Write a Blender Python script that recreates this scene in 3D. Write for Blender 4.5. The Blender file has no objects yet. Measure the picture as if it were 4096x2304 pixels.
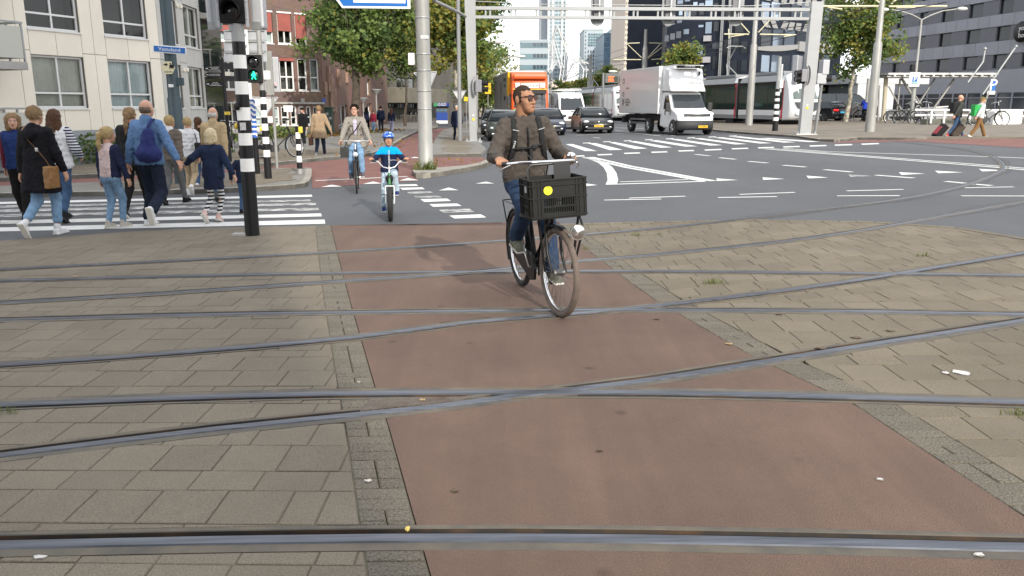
import bpy,bmesh,math,random
import numpy as np
from mathutils import Vector,Matrix
random.seed(7);np.random.seed(7)
R=math.radians
SC=bpy.context.scene
COL=SC.collection
# ---------------------------------------------------------------- camera, sky, sun, exposure
CAM_H=1.69;FOC=800.0;PITCH=R(12.8);TILT=0.018 # the street climbs gently to the right
cam=bpy.data.cameras.new('camera');cam_o=bpy.data.objects.new('camera',cam);COL.objects.link(cam_o)
cam.sensor_width=36.0;cam.lens=36.0*FOC/1024.0;cam.clip_start=0.05;cam.clip_end=6000
cam_o.location=(0,0,CAM_H);cam_o.rotation_euler=(math.pi/2-PITCH,0,0)
SC.camera=cam_o
SUN_EL=R(26);SUN_AZ=R(159.5) # compass angle from +Y: behind the camera, a little to the right
world=bpy.data.worlds.new('World');SC.world=world;world.use_nodes=True
wn=world.node_tree.nodes;wl=world.node_tree.links;wn.clear()
w_out=wn.new('ShaderNodeOutputWorld');w_bg=wn.new('ShaderNodeBackground')
w_sky=wn.new('ShaderNodeTexSky');w_sky.sky_type='NISHITA';w_sky.sun_disc=False
w_sky.sun_elevation=SUN_EL;w_sky.sun_rotation=SUN_AZ;w_sky.air_density=1.0;w_sky.dust_density=1.2;w_sky.ozone_density=1.0
w_tc=wn.new('ShaderNodeTexCoord');w_map=wn.new('ShaderNodeMapping');w_map.inputs['Scale'].default_value=(1.6,1.6,4.0)
w_ns=wn.new('ShaderNodeTexNoise');w_ns.inputs['Scale'].default_value=1.5;w_ns.inputs['Detail'].default_value=7;w_ns.inputs['Roughness'].default_value=0.6
w_rp=wn.new('ShaderNodeValToRGB');w_rp.color_ramp.elements[0].position=0.32;w_rp.color_ramp.elements[1].position=0.62
w_rp.color_ramp.elements[0].color=(0.42,0.42,0.42,1);w_rp.color_ramp.elements[1].color=(0.92,0.92,0.92,1)
w_mx=wn.new('ShaderNodeMix');w_mx.data_type='RGBA';w_mx.inputs['B'].default_value=(11.0,11.1,11.3,1) # thin bright cloud
wl.new(w_tc.outputs['Generated'],w_map.inputs['Vector']);wl.new(w_map.outputs['Vector'],w_ns.inputs['Vector'])
wl.new(w_ns.outputs['Fac'],w_rp.inputs['Fac']);wl.new(w_rp.outputs['Color'],w_mx.inputs['Factor'])
wl.new(w_sky.outputs['Color'],w_mx.inputs['A']);wl.new(w_mx.outputs['Result'],w_bg.inputs['Color'])
w_bg.inputs['Strength'].default_value=0.13
wl.new(w_bg.outputs['Background'],w_out.inputs['Surface'])
sun=bpy.data.lights.new('sun','SUN');sun.energy=3.0;sun.angle=R(1.0);sun.color=(1.0,0.93,0.82)
sun_o=bpy.data.objects.new('sun',sun);COL.objects.link(sun_o)
_sd=Vector((math.sin(SUN_AZ)*math.cos(SUN_EL),math.cos(SUN_AZ)*math.cos(SUN_EL),math.sin(SUN_EL)))
sun_o.rotation_euler=_sd.to_track_quat('Z','Y').to_euler();sun_o.location=(20,-40,30)
SC.view_settings.view_transform='Standard';SC.view_settings.look='None'
SC.view_settings.exposure=0.54;SC.view_settings.gamma=1.0;SC.view_settings.use_curve_mapping=False
SC.cycles.max_bounces=6;SC.cycles.diffuse_bounces=3;SC.cycles.glossy_bounces=3;SC.cycles.transparent_max_bounces=8
# ---------------------------------------------------------------- measuring: a pixel of the photograph (1024 wide) to a place in the street
_cp,_sp=math.cos(PITCH),math.sin(PITCH)
def ray(u,v):
 dx=(u-512)/FOC;dy=-(v-288)/FOC
 return Vector((dx,_cp+dy*_sp,-_sp+dy*_cp))
def G(u,v): # on the ground
 d=ray(u,v);t=CAM_H/(TILT*d.x-d.z);return Vector((t*d.x,t*d.y,CAM_H+t*d.z))
def at(u,v,Y): # at distance Y
 d=ray(u,v);t=Y/d.y;return Vector((t*d.x,Y,CAM_H+t*d.z))
def gz(x):return TILT*x
def Z(n,x,y): # reading of an enlarged view to (u, v)
 return({1:0,2:192,3:384,4:576,5:768,6:0,7:224}[n]+.09938*x,(100 if n in(6,7)else 0)+.09938*y)
def Zr(x,y):return(550+.184*x,125+.184*y)
def Fv(x,y):return(x*.39752,y*.39752)
def GZ(n,x,y):return G(*Z(n,x,y))
# ---------------------------------------------------------------- materials
MATS={}
def mat(name,col,rough=.6,metal=0.,var=0.,scale=6.,bump=0.,bscale=40.,spec=.5,col2=None,trans=0.,emit=None,estr=0.,coat=0.,stretch=None,detail=6.,ramp=(.3,.7)):
 if name in MATS:return MATS[name]
 m=bpy.data.materials.new(name);m.use_nodes=True;nt=m.node_tree;n=nt.nodes;l=nt.links
 b=n['Principled BSDF']
 b.inputs['Base Color'].default_value=(*col,1);b.inputs['Roughness'].default_value=rough;b.inputs['Metallic'].default_value=metal
 b.inputs['Specular IOR Level'].default_value=spec
 if trans:b.inputs['Transmission Weight'].default_value=trans
 if coat:b.inputs['Coat Weight'].default_value=coat;b.inputs['Coat Roughness'].default_value=.05
 if emit:b.inputs['Emission Color'].default_value=(*emit,1);b.inputs['Emission Strength'].default_value=estr
 if var or bump or col2:
  tc=n.new('ShaderNodeTexCoord');mp=n.new('ShaderNodeMapping');l.new(tc.outputs['Object'],mp.inputs['Vector'])
  if stretch:mp.inputs['Scale'].default_value=stretch
  if var or col2:
   ns=n.new('ShaderNodeTexNoise');ns.inputs['Scale'].default_value=scale;ns.inputs['Detail'].default_value=detail;ns.inputs['Roughness'].default_value=.62
   l.new(mp.outputs['Vector'],ns.inputs['Vector'])
   rp=n.new('ShaderNodeValToRGB');rp.color_ramp.elements[0].position=ramp[0];rp.color_ramp.elements[1].position=ramp[1]
   if col2:a,c=col,col2
   else:a=tuple(max(0,q*(1-var))for q in col);c=tuple(min(1,q*(1+var))for q in col)
   rp.color_ramp.elements[0].color=(*a,1);rp.color_ramp.elements[1].color=(*c,1)
   l.new(ns.outputs['Fac'],rp.inputs['Fac']);l.new(rp.outputs['Color'],b.inputs['Base Color'])
  if bump:
   nb=n.new('ShaderNodeTexNoise');nb.inputs['Scale'].default_value=bscale;nb.inputs['Detail'].default_value=4
   l.new(mp.outputs['Vector'],nb.inputs['Vector'])
   bp=n.new('ShaderNodeBump');bp.inputs['Strength'].default_value=bump;bp.inputs['Distance'].default_value=.02
   l.new(nb.outputs['Fac'],bp.inputs['Height']);l.new(bp.outputs['Normal'],b.inputs['Normal'])
 MATS[name]=m;return m
def vary(m,amt=.25,hue=.0):
 """each object that carries the material gets its own shade (slabs, panels, windows)"""
 nt=m.node_tree;n=nt.nodes;l=nt.links;b=n['Principled BSDF']
 oi=n.new('ShaderNodeObjectInfo');mr=n.new('ShaderNodeMapRange');mr.inputs['To Min'].default_value=1-amt;mr.inputs['To Max'].default_value=1+amt
 l.new(oi.outputs['Random'],mr.inputs['Value'])
 hs=n.new('ShaderNodeHueSaturation');l.new(mr.outputs['Result'],hs.inputs['Value'])
 lk=b.inputs['Base Color'].links
 if lk:l.new(lk[0].from_socket,hs.inputs['Color'])
 else:hs.inputs['Color'].default_value=b.inputs['Base Color'].default_value
 l.new(hs.outputs['Color'],b.inputs['Base Color']);return m
def dirty(m,scale=.7,lo=.72,hi=1.12,stretch=(1,1,1),spots=0.):
 """large uneven patches and dark spots over a material's own colour"""
 nt=m.node_tree;n=nt.nodes;l=nt.links;b=n['Principled BSDF'];tc=n.new('ShaderNodeTexCoord');mp=n.new('ShaderNodeMapping');mp.inputs['Scale'].default_value=stretch;l.new(tc.outputs['Object'],mp.inputs['Vector'])
 ns=n.new('ShaderNodeTexNoise');ns.inputs['Scale'].default_value=scale;ns.inputs['Detail'].default_value=9;ns.inputs['Roughness'].default_value=.65;l.new(mp.outputs['Vector'],ns.inputs['Vector'])
 mr=n.new('ShaderNodeMapRange');mr.inputs['From Min'].default_value=.3;mr.inputs['From Max'].default_value=.7;mr.inputs['To Min'].default_value=lo;mr.inputs['To Max'].default_value=hi;l.new(ns.outputs['Fac'],mr.inputs['Value']);val=mr.outputs['Result']
 if spots:
  vo=n.new('ShaderNodeTexVoronoi');vo.inputs['Scale'].default_value=spots;l.new(tc.outputs['Object'],vo.inputs['Vector']);r2=n.new('ShaderNodeMapRange');r2.inputs['From Min'].default_value=.03;r2.inputs['From Max'].default_value=.10;r2.inputs['To Min'].default_value=.62;r2.inputs['To Max'].default_value=1.;l.new(vo.outputs['Distance'],r2.inputs['Value']);mu=n.new('ShaderNodeMath');mu.operation='MULTIPLY';l.new(val,mu.inputs[0]);l.new(r2.outputs['Result'],mu.inputs[1]);val=mu.outputs[0]
 hs=n.new('ShaderNodeHueSaturation');l.new(val,hs.inputs['Value']);l.new(b.inputs['Base Color'].links[0].from_socket,hs.inputs['Color']);l.new(hs.outputs['Color'],b.inputs['Base Color']);return m
# ---------------------------------------------------------------- mesh builder
def frame_of(d):
 d=d.normalized();a=Vector((0,0,1))if abs(d.z)<.93 else Vector((1,0,0))
 x=a.cross(d).normalized();return x,d.cross(x)
class MB:
 def __init__(s):s.v=[];s.f=[];s.m=[];s.M=Matrix.Identity(4);s.sm=[]
 def put(s,vs,fs,m=0,smooth=False):
  o=len(s.v);s.v+=[tuple(s.M@Vector(p))for p in vs]
  for f in fs:s.f.append(tuple(i+o for i in f));s.m.append(m);s.sm.append(smooth)
  return s
 def poly(s,pts,m=0):return s.put(pts,[tuple(range(len(pts)))],m)
 def box(s,c,d,m=0,rz=0.,b=0.,rot=None):
  hx,hy,hz=d[0]/2,d[1]/2,d[2]/2
  T=Matrix.Translation(Vector(c))@(rot.to_4x4()if rot else Matrix.Rotation(rz,4,'Z'))
  if b<=0:
   vs=[T@Vector((x*hx,y*hy,z*hz))for z in(-1,1)for y in(-1,1)for x in(-1,1)]
   return s.put(vs,[(0,2,3,1),(4,5,7,6),(0,1,5,4),(2,6,7,3),(0,4,6,2),(1,3,7,5)],m)
  bm=bmesh.new();bmesh.ops.create_cube(bm,size=1)
  for q in bm.verts:q.co=Vector((q.co.x*2*hx,q.co.y*2*hy,q.co.z*2*hz))
  bmesh.ops.bevel(bm,geom=list(bm.edges),offset=b,segments=2,profile=.6,affect='EDGES')
  bm.verts.index_update()
  s.put([T@q.co for q in bm.verts],[tuple(q.index for q in f.verts)for f in bm.faces],m,False);bm.free();return s
 def tube(s,pts,r,m=0,n=8,cap=True,smooth=True,closed=False):
  pts=[Vector(p)for p in pts];k=len(pts);rs=r if isinstance(r,(list,tuple))else[r]*k
  vs=[];fs=[];x=None
  for i,p in enumerate(pts):
   if closed:d=pts[(i+1)%k]-pts[i-1]
   else:d=pts[min(i+1,k-1)]-pts[max(i-1,0)]
   if d.length<1e-9:d=Vector((0,0,1))
   d.normalize()
   if x is None:x,y=frame_of(d)
   else:
    x=(x-d*x.dot(d))
    if x.length<1e-6:x,y=frame_of(d)
    x.normalize();y=d.cross(x)
   for j in range(n):
    a=2*math.pi*j/n;vs.append(p+(x*math.cos(a)+y*math.sin(a))*rs[i])
  for i in range(k if closed else k-1):
   i2=(i+1)%k
   for j in range(n):fs.append((i*n+j,i*n+(j+1)%n,i2*n+(j+1)%n,i2*n+j))
  s.put(vs,fs,m,smooth)
  if cap and not closed:
   s.put(vs[:n][::-1],[tuple(range(n))],m);s.put(vs[-n:],[tuple(range(n))],m)
  return s
 def lathe(s,prof,c=(0,0,0),axis=(0,0,1),n=20,m=0,smooth=True,close=True):
  d=Vector(axis).normalized();x,y=frame_of(d);c=Vector(c);vs=[];fs=[]
  for r,z in prof:
   for j in range(n):
    a=2*math.pi*j/n;vs.append(c+d*z+(x*math.cos(a)+y*math.sin(a))*r)
  for i in range(len(prof)-1):
   for j in range(n):fs.append((i*n+j,i*n+(j+1)%n,(i+1)*n+(j+1)%n,(i+1)*n+j))
  s.put(vs,fs,m,smooth)
  if close:
   if prof[0][0]>1e-5:s.put(vs[:n][::-1],[tuple(range(n))],m)
   if prof[-1][0]>1e-5:s.put(vs[-n:],[tuple(range(n))],m)
  return s
 def sphere(s,c,r,m=0,n=12,sc=(1,1,1)):
  pr=[(math.sin(math.pi*i/(n//2))*1,-math.cos(math.pi*i/(n//2)))for i in range(n//2+1)]
  vs=[];fs=[];c=Vector(c)
  for q,z in pr:
   for j in range(n):
    a=2*math.pi*j/n;vs.append(c+Vector((q*math.cos(a)*sc[0],q*math.sin(a)*sc[1],z*sc[2]))*r)
  for i in range(len(pr)-1):
   for j in range(n):fs.append((i*n+j,i*n+(j+1)%n,(i+1)*n+(j+1)%n,(i+1)*n+j))
  return s.put(vs,fs,m,True)
 def prism(s,poly,a,b,m=0,smooth=False):
  """poly: 3D points of one end; extruded from +a to +b (vectors)"""
  a=Vector(a);b=Vector(b);n=len(poly);P=[Vector(p)for p in poly]
  vs=[p+a for p in P]+[p+b for p in P]
  fs=[tuple(range(n))[::-1],tuple(range(n,2*n))]+[(i,(i+1)%n,n+(i+1)%n,n+i)for i in range(n)]
  return s.put(vs,fs,m,smooth)
 def loft(s,rings,m=0,cap=True,smooth=True,closed=True):
  n=len(rings[0]);vs=[p for r in rings for p in r];fs=[]
  for i in range(len(rings)-1):
   for j in range(n if closed else n-1):fs.append((i*n+j,i*n+(j+1)%n,(i+1)*n+(j+1)%n,(i+1)*n+j))
  s.put(vs,fs,m,smooth)
  if cap:s.put(rings[0][::-1],[tuple(range(n))],m);s.put(rings[-1],[tuple(range(n))],m)
  return s
 def build(s,name,mats,parent=None,fix=True,loc=None):
  me=bpy.data.meshes.new(name);me.from_pydata(s.v,[],s.f)
  ms=mats if isinstance(mats,(list,tuple))else[mats]
  for q in ms:me.materials.append(q)
  me.polygons.foreach_set('material_index',s.m);me.polygons.foreach_set('use_smooth',s.sm)
  if fix:
   bm=bmesh.new();bm.from_mesh(me);bmesh.ops.recalc_face_normals(bm,faces=bm.faces);bm.to_mesh(me);bm.free()
  me.update()
  return link(name,me,parent,loc)
def link(name,me,parent=None,loc=None):
 o=bpy.data.objects.new(name,me);COL.objects.link(o)
 if parent:o.parent=parent
 if loc is not None:o.location=loc
 return o
def tag(o,label=None,cat=None,group=None,kind=None):
 if label:o['label']=label
 if cat:o['category']=cat
 if group:o['group']=group
 if kind:o['kind']=kind
 return o
def thing(name,label,cat,loc=(0,0,0),rz=0.,group=None,scale=1.):
 o=bpy.data.objects.new(name,None);COL.objects.link(o);o.empty_display_size=.2
 o.location=loc;o.rotation_euler=(0,0,rz);o.scale=(scale,)*3
 return tag(o,label,cat,group)
def copy_tree(o,parent=None):
 c=o.copy();COL.objects.link(c);c.parent=parent
 for ch in list(o.children):copy_tree(ch,c)
 return c
def text(name,s,size,m,parent,M,ext=.004,align='CENTER',xs=1.):
 cu=bpy.data.curves.new(name,'FONT');cu.body=s;cu.size=size;cu.align_x=align;cu.align_y='CENTER';cu.extrude=ext;cu.resolution_u=2
 t=bpy.data.objects.new(name,cu);COL.objects.link(t)
 dg=bpy.context.evaluated_depsgraph_get();me=bpy.data.meshes.new_from_object(t.evaluated_get(dg))
 bpy.data.objects.remove(t);me.name=name;me.materials.clear();me.materials.append(m)
 me.transform(M@Matrix.Diagonal((xs,1,1,1)))
 return link(name,me,parent)
def face_M(origin,xdir,up=(0,0,1)):
 """text plane: x along xdir, y up, z = x cross y towards the reader"""
 x=Vector(xdir).normalized();y=Vector(up).normalized();z=x.cross(y).normalized();y=z.cross(x)
 M=Matrix((x,y,z)).transposed().to_4x4();M.translation=Vector(origin);return M
def fast_mesh(name,V,Fq,mats,parent=None,mi=None,smooth=False):
 """numpy quads (or triangles) to an object"""
 me=bpy.data.meshes.new(name);V=np.asarray(V,np.float32);Fq=np.asarray(Fq,np.int32);k=Fq.shape[1]
 me.vertices.add(len(V));me.vertices.foreach_set('co',V.ravel());me.loops.add(Fq.size);me.loops.foreach_set('vertex_index',Fq.ravel())
 me.polygons.add(len(Fq));me.polygons.foreach_set('loop_start',np.arange(0,Fq.size,k,dtype=np.int32));me.polygons.foreach_set('loop_total',np.full(len(Fq),k,np.int32))
 for q in(mats if isinstance(mats,(list,tuple))else[mats]):me.materials.append(q)
 if mi is not None:me.polygons.foreach_set('material_index',np.asarray(mi,np.int32))
 if smooth:me.polygons.foreach_set('use_smooth',np.ones(len(Fq),bool))
 me.update(calc_edges=True);me.validate()
 return link(name,me,parent)
GROT=-math.atan(TILT) # ground pieces are laid flat and turned with the street's slope
def ground_obj(o):
 o.rotation_euler=(0,GROT,0);return o
def flat(p): # street point to the flat coordinates of a ground piece
 c=math.cos(GROT);return Vector((p.x/c,p.y,0))
def GF(u,v):return flat(G(u,v))
def FZ(n,x,y):return GF(*Z(n,x,y))
def FR(x,y):return GF(*Zr(x,y))
def FF(x,y):return GF(*Fv(x,y))
# ================================================================ GROUND
M_asph=dirty(mat('asphalt',(.082,.086,.093),.85,var=.28,scale=45,bump=.35,bscale=160),.35,.8,1.12,(1,.5,1))
M_asph2=mat('asphalt_old',(.105,.100,.092),.9,var=.3,scale=1.2,bump=.4,bscale=140)
M_slab=vary(dirty(mat('slab_concrete',(.172,.145,.108),.9,var=.30,scale=120,detail=3,bump=.5,bscale=170),.9,.78,1.1),.075)
M_slab2=vary(dirty(mat('slab_concrete_tan',(.165,.138,.098),.9,var=.30,scale=120,detail=3,bump=.5,bscale=170),.7,.74,1.14),.10)
M_rough=vary(mat('border_block',(.150,.132,.102),.95,var=.5,scale=95,bump=1.,bscale=110,detail=2),.12)
M_joint=mat('joint_moss',(.085,.080,.050),.95,col2=(.13,.11,.08),scale=3.,bump=.4)
M_red=dirty(mat('cycle_red',(.122,.070,.050),.88,col2=(.156,.102,.076),scale=110,detail=3,bump=.7,bscale=150),.8,.78,1.16,(1,1,1),2.2);dirty(M_red,1.3,.84,1.12,(2.4,.16,1))
M_red2=mat('cycle_red_far',(.165,.070,.058),.85,var=.2,scale=1.3,bump=.3)
M_rail=mat('rail_steel',(.100,.108,.128),.38,metal=.75,var=.4,scale=14,stretch=(.15,3,3))
M_raild=mat('rail_dull',(.060,.056,.050),.7,metal=.1,col2=(.135,.112,.080),scale=4)
M_groove=mat('rail_groove',(.022,.019,.017),.7,col2=(.10,.05,.02),scale=3.,ramp=(.45,.75))
M_paint=mat('road_paint',(.62,.62,.60),.7,var=.12,scale=3)
M_pavg=mat('paving_grey',(.175,.168,.152),.9,var=.2,scale=1.4,bump=.3,bscale=60)
M_kerb=vary(mat('kerb_stone',(.27,.25,.215),.9,var=.25,scale=5,bump=.3,bscale=60),.1)
M_dirt=mat('soil',(.06,.045,.03),.95,var=.4,scale=3)
def worn(m,thr,basecol):
 nt=m.node_tree;n=nt.nodes;l=nt.links;b=n['Principled BSDF']
 tc=n.new('ShaderNodeTexCoord');ns=n.new('ShaderNodeTexNoise');ns.inputs['Scale'].default_value=7;ns.inputs['Detail'].default_value=9;ns.inputs['Roughness'].default_value=.75
 mp=n.new('ShaderNodeMapping');mp.inputs['Scale'].default_value=(.5,2.2,1);l.new(tc.outputs['Object'],mp.inputs['Vector']);l.new(mp.outputs['Vector'],ns.inputs['Vector'])
 rp=n.new('ShaderNodeValToRGB');rp.color_ramp.elements[0].position=thr;rp.color_ramp.elements[1].position=thr+.08
 mx=n.new('ShaderNodeMix');mx.data_type='RGBA';mx.inputs['A'].default_value=(*basecol,1)
 src=b.inputs['Base Color'].links[0].from_socket
 l.new(ns.outputs['Fac'],rp.inputs['Fac']);l.new(rp.outputs['Color'],mx.inputs['Factor']);l.new(src,mx.inputs['B']);l.new(mx.outputs['Result'],b.inputs['Base Color']);return m
M_paintw=worn(mat('road_paint_worn',(.60,.60,.58),.75,var=.12,scale=3.1),.47,(.08,.08,.08))
worn(M_paint,.30,(.09,.09,.09))

def catmull(P,step=.35):
 out=[];P=[2*P[0]-P[1]]+P+[2*P[-1]-P[-2]]
 for i in range(1,len(P)-2):
  a,b,c,d=P[i-1:i+3];n=max(2,int((c-b).length/step))
  for k in range(n):
   t=k/n;out.append(.5*((2*b)+(c-a)*t+(2*a-5*b+4*c-d)*t*t+(3*b-a-3*c+d)*t**3))
 out.append(P[-2]);return out
def sl(y0,k,x0,x1,n=40):return[Vector((x0+(x1-x0)*i/n,y0+k*(x0+(x1-x0)*i/n),0))for i in range(n+1)]
def ext(P,a,b):return[P[0]+(P[0]-P[1]).normalized()*a]+P+[P[-1]+(P[-1]-P[-2]).normalized()*b]
def curve(pts,e0,e1):return catmull(ext([FF(*p)for p in pts],e0,e1))
# path, side of the groove (+1 = left of travel, i.e. away from the camera), label
RAILS=[(curve(((0,1366),(650,1353),(1300,1348),(1950,1357),(2576,1372)),6,6),1,'grooved steel tram rail nearest the bottom edge of the picture'),
         (curve(((0,1020),(440,1003),(817,993),(1184,990),(1635,990),(2100,1000),(2576,1014)),6,6),-1,'straight tram rail crossed by the curving rail at the bottom centre'),
         (curve(((0,804),(440,792),(880,785),(1367,780),(1635,779),(2104,782),(2576,790)),6,6),1,'straight tram rail running under the front wheel of the crate bicycle'),
         (curve(((0,707),(440,696),(880,688),(1635,684),(2576,694)),6,6),-1,'thin straight tram rail behind the rear wheel of the crate bicycle'),
         (curve(((0,1143),(540,1077),(1069,1023),(1300,993),(1635,953),(2104,878),(2576,804)),3,6),1,'curving tram rail that meets the second straight rail at bottom centre'),
         (curve(((0,920),(440,889),(881,851),(1184,812),(1440,791),(1635,772),(2104,714),(2576,638)),3,9),-1,'curving tram rail that ends up under the crate bicycle front wheel'),
         (curve(((0,762),(440,736),(881,706),(1184,685),(1440,658),(1635,642),(2104,589),(2576,507)),4,14),1,'curving tram rail sweeping right behind the crate bicycle rear wheel'),
         (curve(((0,679),(440,657),(850,635),(1239,609),(1635,577),(1948,542),(2260,503),(2425,469),(2513,435),(2527,419),(2513,402),(2471,386),(2402,373),(2309,362)),4,6),-1,'outermost curving tram rail bending back across the asphalt at right')]
PROF=[(-.105,-.05,0),(-.105,.000,0),(-.048,-.001,1),(-.043,.005,1),(.012,.005,1),(.018,-.002,2),(.022,-.036,2),(.056,-.036,2),(.06,-.002,0),(.063,.002,0),(.086,.002,0),(.086,-.05,0)]
SEGS=[]
for ri,(P,side,lab)in enumerate(RAILS):
 mb=MB();rings=[];lift=.0012*(ri%4)+(.003 if ri>5 else 0)
 for i,p in enumerate(P):
  d=(P[min(i+1,len(P)-1)]-P[max(i-1,0)]).normalized();nrm=Vector((-d.y,d.x,0))*side
  rings.append([p+nrm*t+Vector((0,0,z+lift))for t,z,_ in PROF])
 n=len(PROF);vs=[q for r in rings for q in r];fs=[];
 for k in range(n-1):
  fs=[(i*n+k,i*n+k+1,(i+1)*n+k+1,(i+1)*n+k)for i in range(len(rings)-1)]
  mb.put(vs,fs,PROF[k][2],False)if k==0 else(mb.f.extend(fs),mb.m.extend([PROF[k][2]]*len(fs)),mb.sm.extend([False]*len(fs)))
 o=mb.build('tram_rail',[M_raild,M_rail,M_groove]);ground_obj(o);tag(o,lab,'rail','tram rails')
 A=np.array([(p.x,p.y)for p in P]);SEGS.append((A,side))
def clip(poly,px,py,nx,ny):
 """keep the part of a convex polygon where (p - P).n > 0"""
 out=[];k=len(poly)
 for i in range(k):
  a,b=poly[i],poly[(i+1)%k];da=(a[0]-px)*nx+(a[1]-py)*ny;db=(b[0]-px)*nx+(b[1]-py)*ny
  if da>0:out.append(a)
  if(da>0)!=(db>0):
   t=da/(da-db);out.append((a[0]+(b[0]-a[0])*t,a[1]+(b[1]-a[1])*t))
 return out
def area(p):return abs(sum(p[i][0]*p[(i+1)%len(p)][1]-p[(i+1)%len(p)][0]*p[i][1]for i in range(len(p))))/2 if len(p)>2 else 0
def cut_by_rails(poly,lo=-.107,hi=.088):
 pieces=[poly]
 for A,side in SEGS:
  new=[]
  for q in pieces:
   c=np.mean(q,0);i=int(np.argmin(((A-c)**2).sum(1)));i0=max(0,i-1);i1=min(len(A)-1,i+1)
   if((A[i]-c)**2).sum()>.65**2:new.append(q);continue
   d=A[i1]-A[i0];d=d/np.hypot(*d);nx,ny=-d[1]*side,d[0]*side;px,py=A[i]
   for r in(clip(q,px+nx*hi,py+ny*hi,nx,ny),clip(q,px+nx*lo,py+ny*lo,-nx,-ny)):
    if area(r)>2e-4:new.append(r)
  pieces=new
 return pieces
def shrink(p,g):
 c=np.mean(p,0);out=[]
 k=len(p);A=sum(p[i][0]*p[(i+1)%k][1]-p[(i+1)%k][0]*p[i][1]for i in range(k));s=1 if A>0 else-1
 q=list(p)
 for i in range(k):
  a,b=p[i],p[(i+1)%k];dx,dy=b[0]-a[0],b[1]-a[1];L=math.hypot(dx,dy)
  if L<1e-6:continue
  nx,ny=-dy/L*s,dx/L*s;q=clip(q,a[0]+nx*g,a[1]+ny*g,nx,ny)
  if len(q)<3:return[]
 return q
def slab_mesh(mb,p,top,th=.05,b=.003,tilt=(0,0)):
 k=len(p);c=np.mean(p,0);q=shrink(p,b)
 if len(q)!=k:q=[(x+(c[0]-x)*.03,y+(c[1]-y)*.03)for x,y in p]
 h=lambda x,y:top+(x-c[0])*tilt[0]+(y-c[1])*tilt[1]
 vs=[(x,y,h(x,y))for x,y in q]+[(x,y,h(x,y)-b)for x,y in p]+[(x,y,top-th)for x,y in p]
 mb.put(vs,[tuple(range(k))]+[(i,(i+1)%k,k+(i+1)%k,k+i)for i in range(k)]+[(k+i,k+(i+1)%k,2*k+(i+1)%k,2*k+i)for i in range(k)])
# ---- edges of the cycle path and far edge of the paving
PL=[FF(*p)for p in((1085,1449),(1045,1310),(975,1060),(945,975),(885,770),(850,640),(833,567))]
PR=[FF(*p)for p in((2576,1300),(2140,1012),(1890,895),(1650,757),(1560,692),(1480,630),(1410,567))]
PL=[PL[0]+(PL[0]-PL[1]).normalized()*2.4]+PL;PR=[PR[0]+(PR[0]-PR[1]).normalized()*2.6]+PR
TOPL=[FF(*p)for p in((-700,640),(0,606),(330,582),(500,574),(833,567))]
TOPR=[FF(*p)for p in((1410,567),(1650,561),(1900,556),(2200,561),(2400,575),(2576,604),(3100,690))]
def xat(P,y):
 for a,b in zip(P,P[1:]):
  if a.y<=y<=b.y:return a.x+(b.x-a.x)*(y-a.y)/(b.y-a.y)
 return P[0].x if y<P[0].y else P[-1].x
def seg_near(P,x):
 for a,b in zip(P,P[1:]):
  if a.x<=x<=b.x:return a,b
 return(P[0],P[1])if x<P[0].x else(P[-2],P[-1])
def clip_line(p,a,b,keep): # keep: point on the side that stays
 nx,ny=-(b.y-a.y),(b.x-a.x)
 if(keep[0]-a.x)*nx+(keep[1]-a.y)*ny<0:nx,ny=-nx,-ny
 return clip(p,a.x,a.y,nx,ny)
ground=MB().poly([(-2500,-400,-.09),(2500,-400,-.09),(2500,4500,-.09),(-2500,4500,-.09)]).build('ground',M_asph2);ground_obj(ground);tag(ground,kind='structure')
road=MB().poly([tuple(p)for p in([TOPL[0]+Vector((-60,-8,0))]+TOPL+[PL[-1],PR[-1]]+TOPR+[TOPR[-1]+Vector((70,-20,0)),Vector((160,420,0)),Vector((-160,420,0))])]).build('road',M_asph);ground_obj(road);tag(road,kind='structure')
# dark bed of the curving rails where they cross the asphalt
M_bed=mat('rail_bed',(.040,.044,.052),.7,var=.3,scale=3)
for(P,sd_,lab)in RAILS[6:]:
 t=MB();vs=[]
 for i,p in enumerate(P):
  d=(P[min(i+1,len(P)-1)]-P[max(i-1,0)]).normalized();nr=Vector((-d.y,d.x,0))*(.14+.05*math.sin(i*.7));a_,b_=seg_near(TOPR,p.x);
  vs.append((p+nr,p-nr,p.x>3.2 and p.y>a_.y+(b_.y-a_.y)*(p.x-a_.x)/(b_.x-a_.x)+.2))
 for q,r in zip(vs,vs[1:]):
  if q[2]and r[2]:t.poly([(k.x,k.y,.0022)for k in(q[0],q[1],r[1],r[0])])
 t.build('rail_bed',M_bed,road)
# ---- the red cycle path between the rails
mb=MB();y=.3
while y<PL[-1].y-.01:
 y2=min(y+.22,PL[-1].y);n=12
 a0,a1,b0,b1=xat(PL,y),xat(PR,y),xat(PL,y2),xat(PR,y2)
 for i in range(n):
  q=[(a0+(a1-a0)*i/n,y),(a0+(a1-a0)*(i+1)/n,y),(b0+(b1-b0)*(i+1)/n,y2),(b0+(b1-b0)*i/n,y2)]
  for r in cut_by_rails(q):mb.poly([(a,b,0.0)for a,b in r])
 y=y2
cyc=mb.build('cycle_path',M_red);ground_obj(cyc);tag(cyc,kind='structure')
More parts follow.
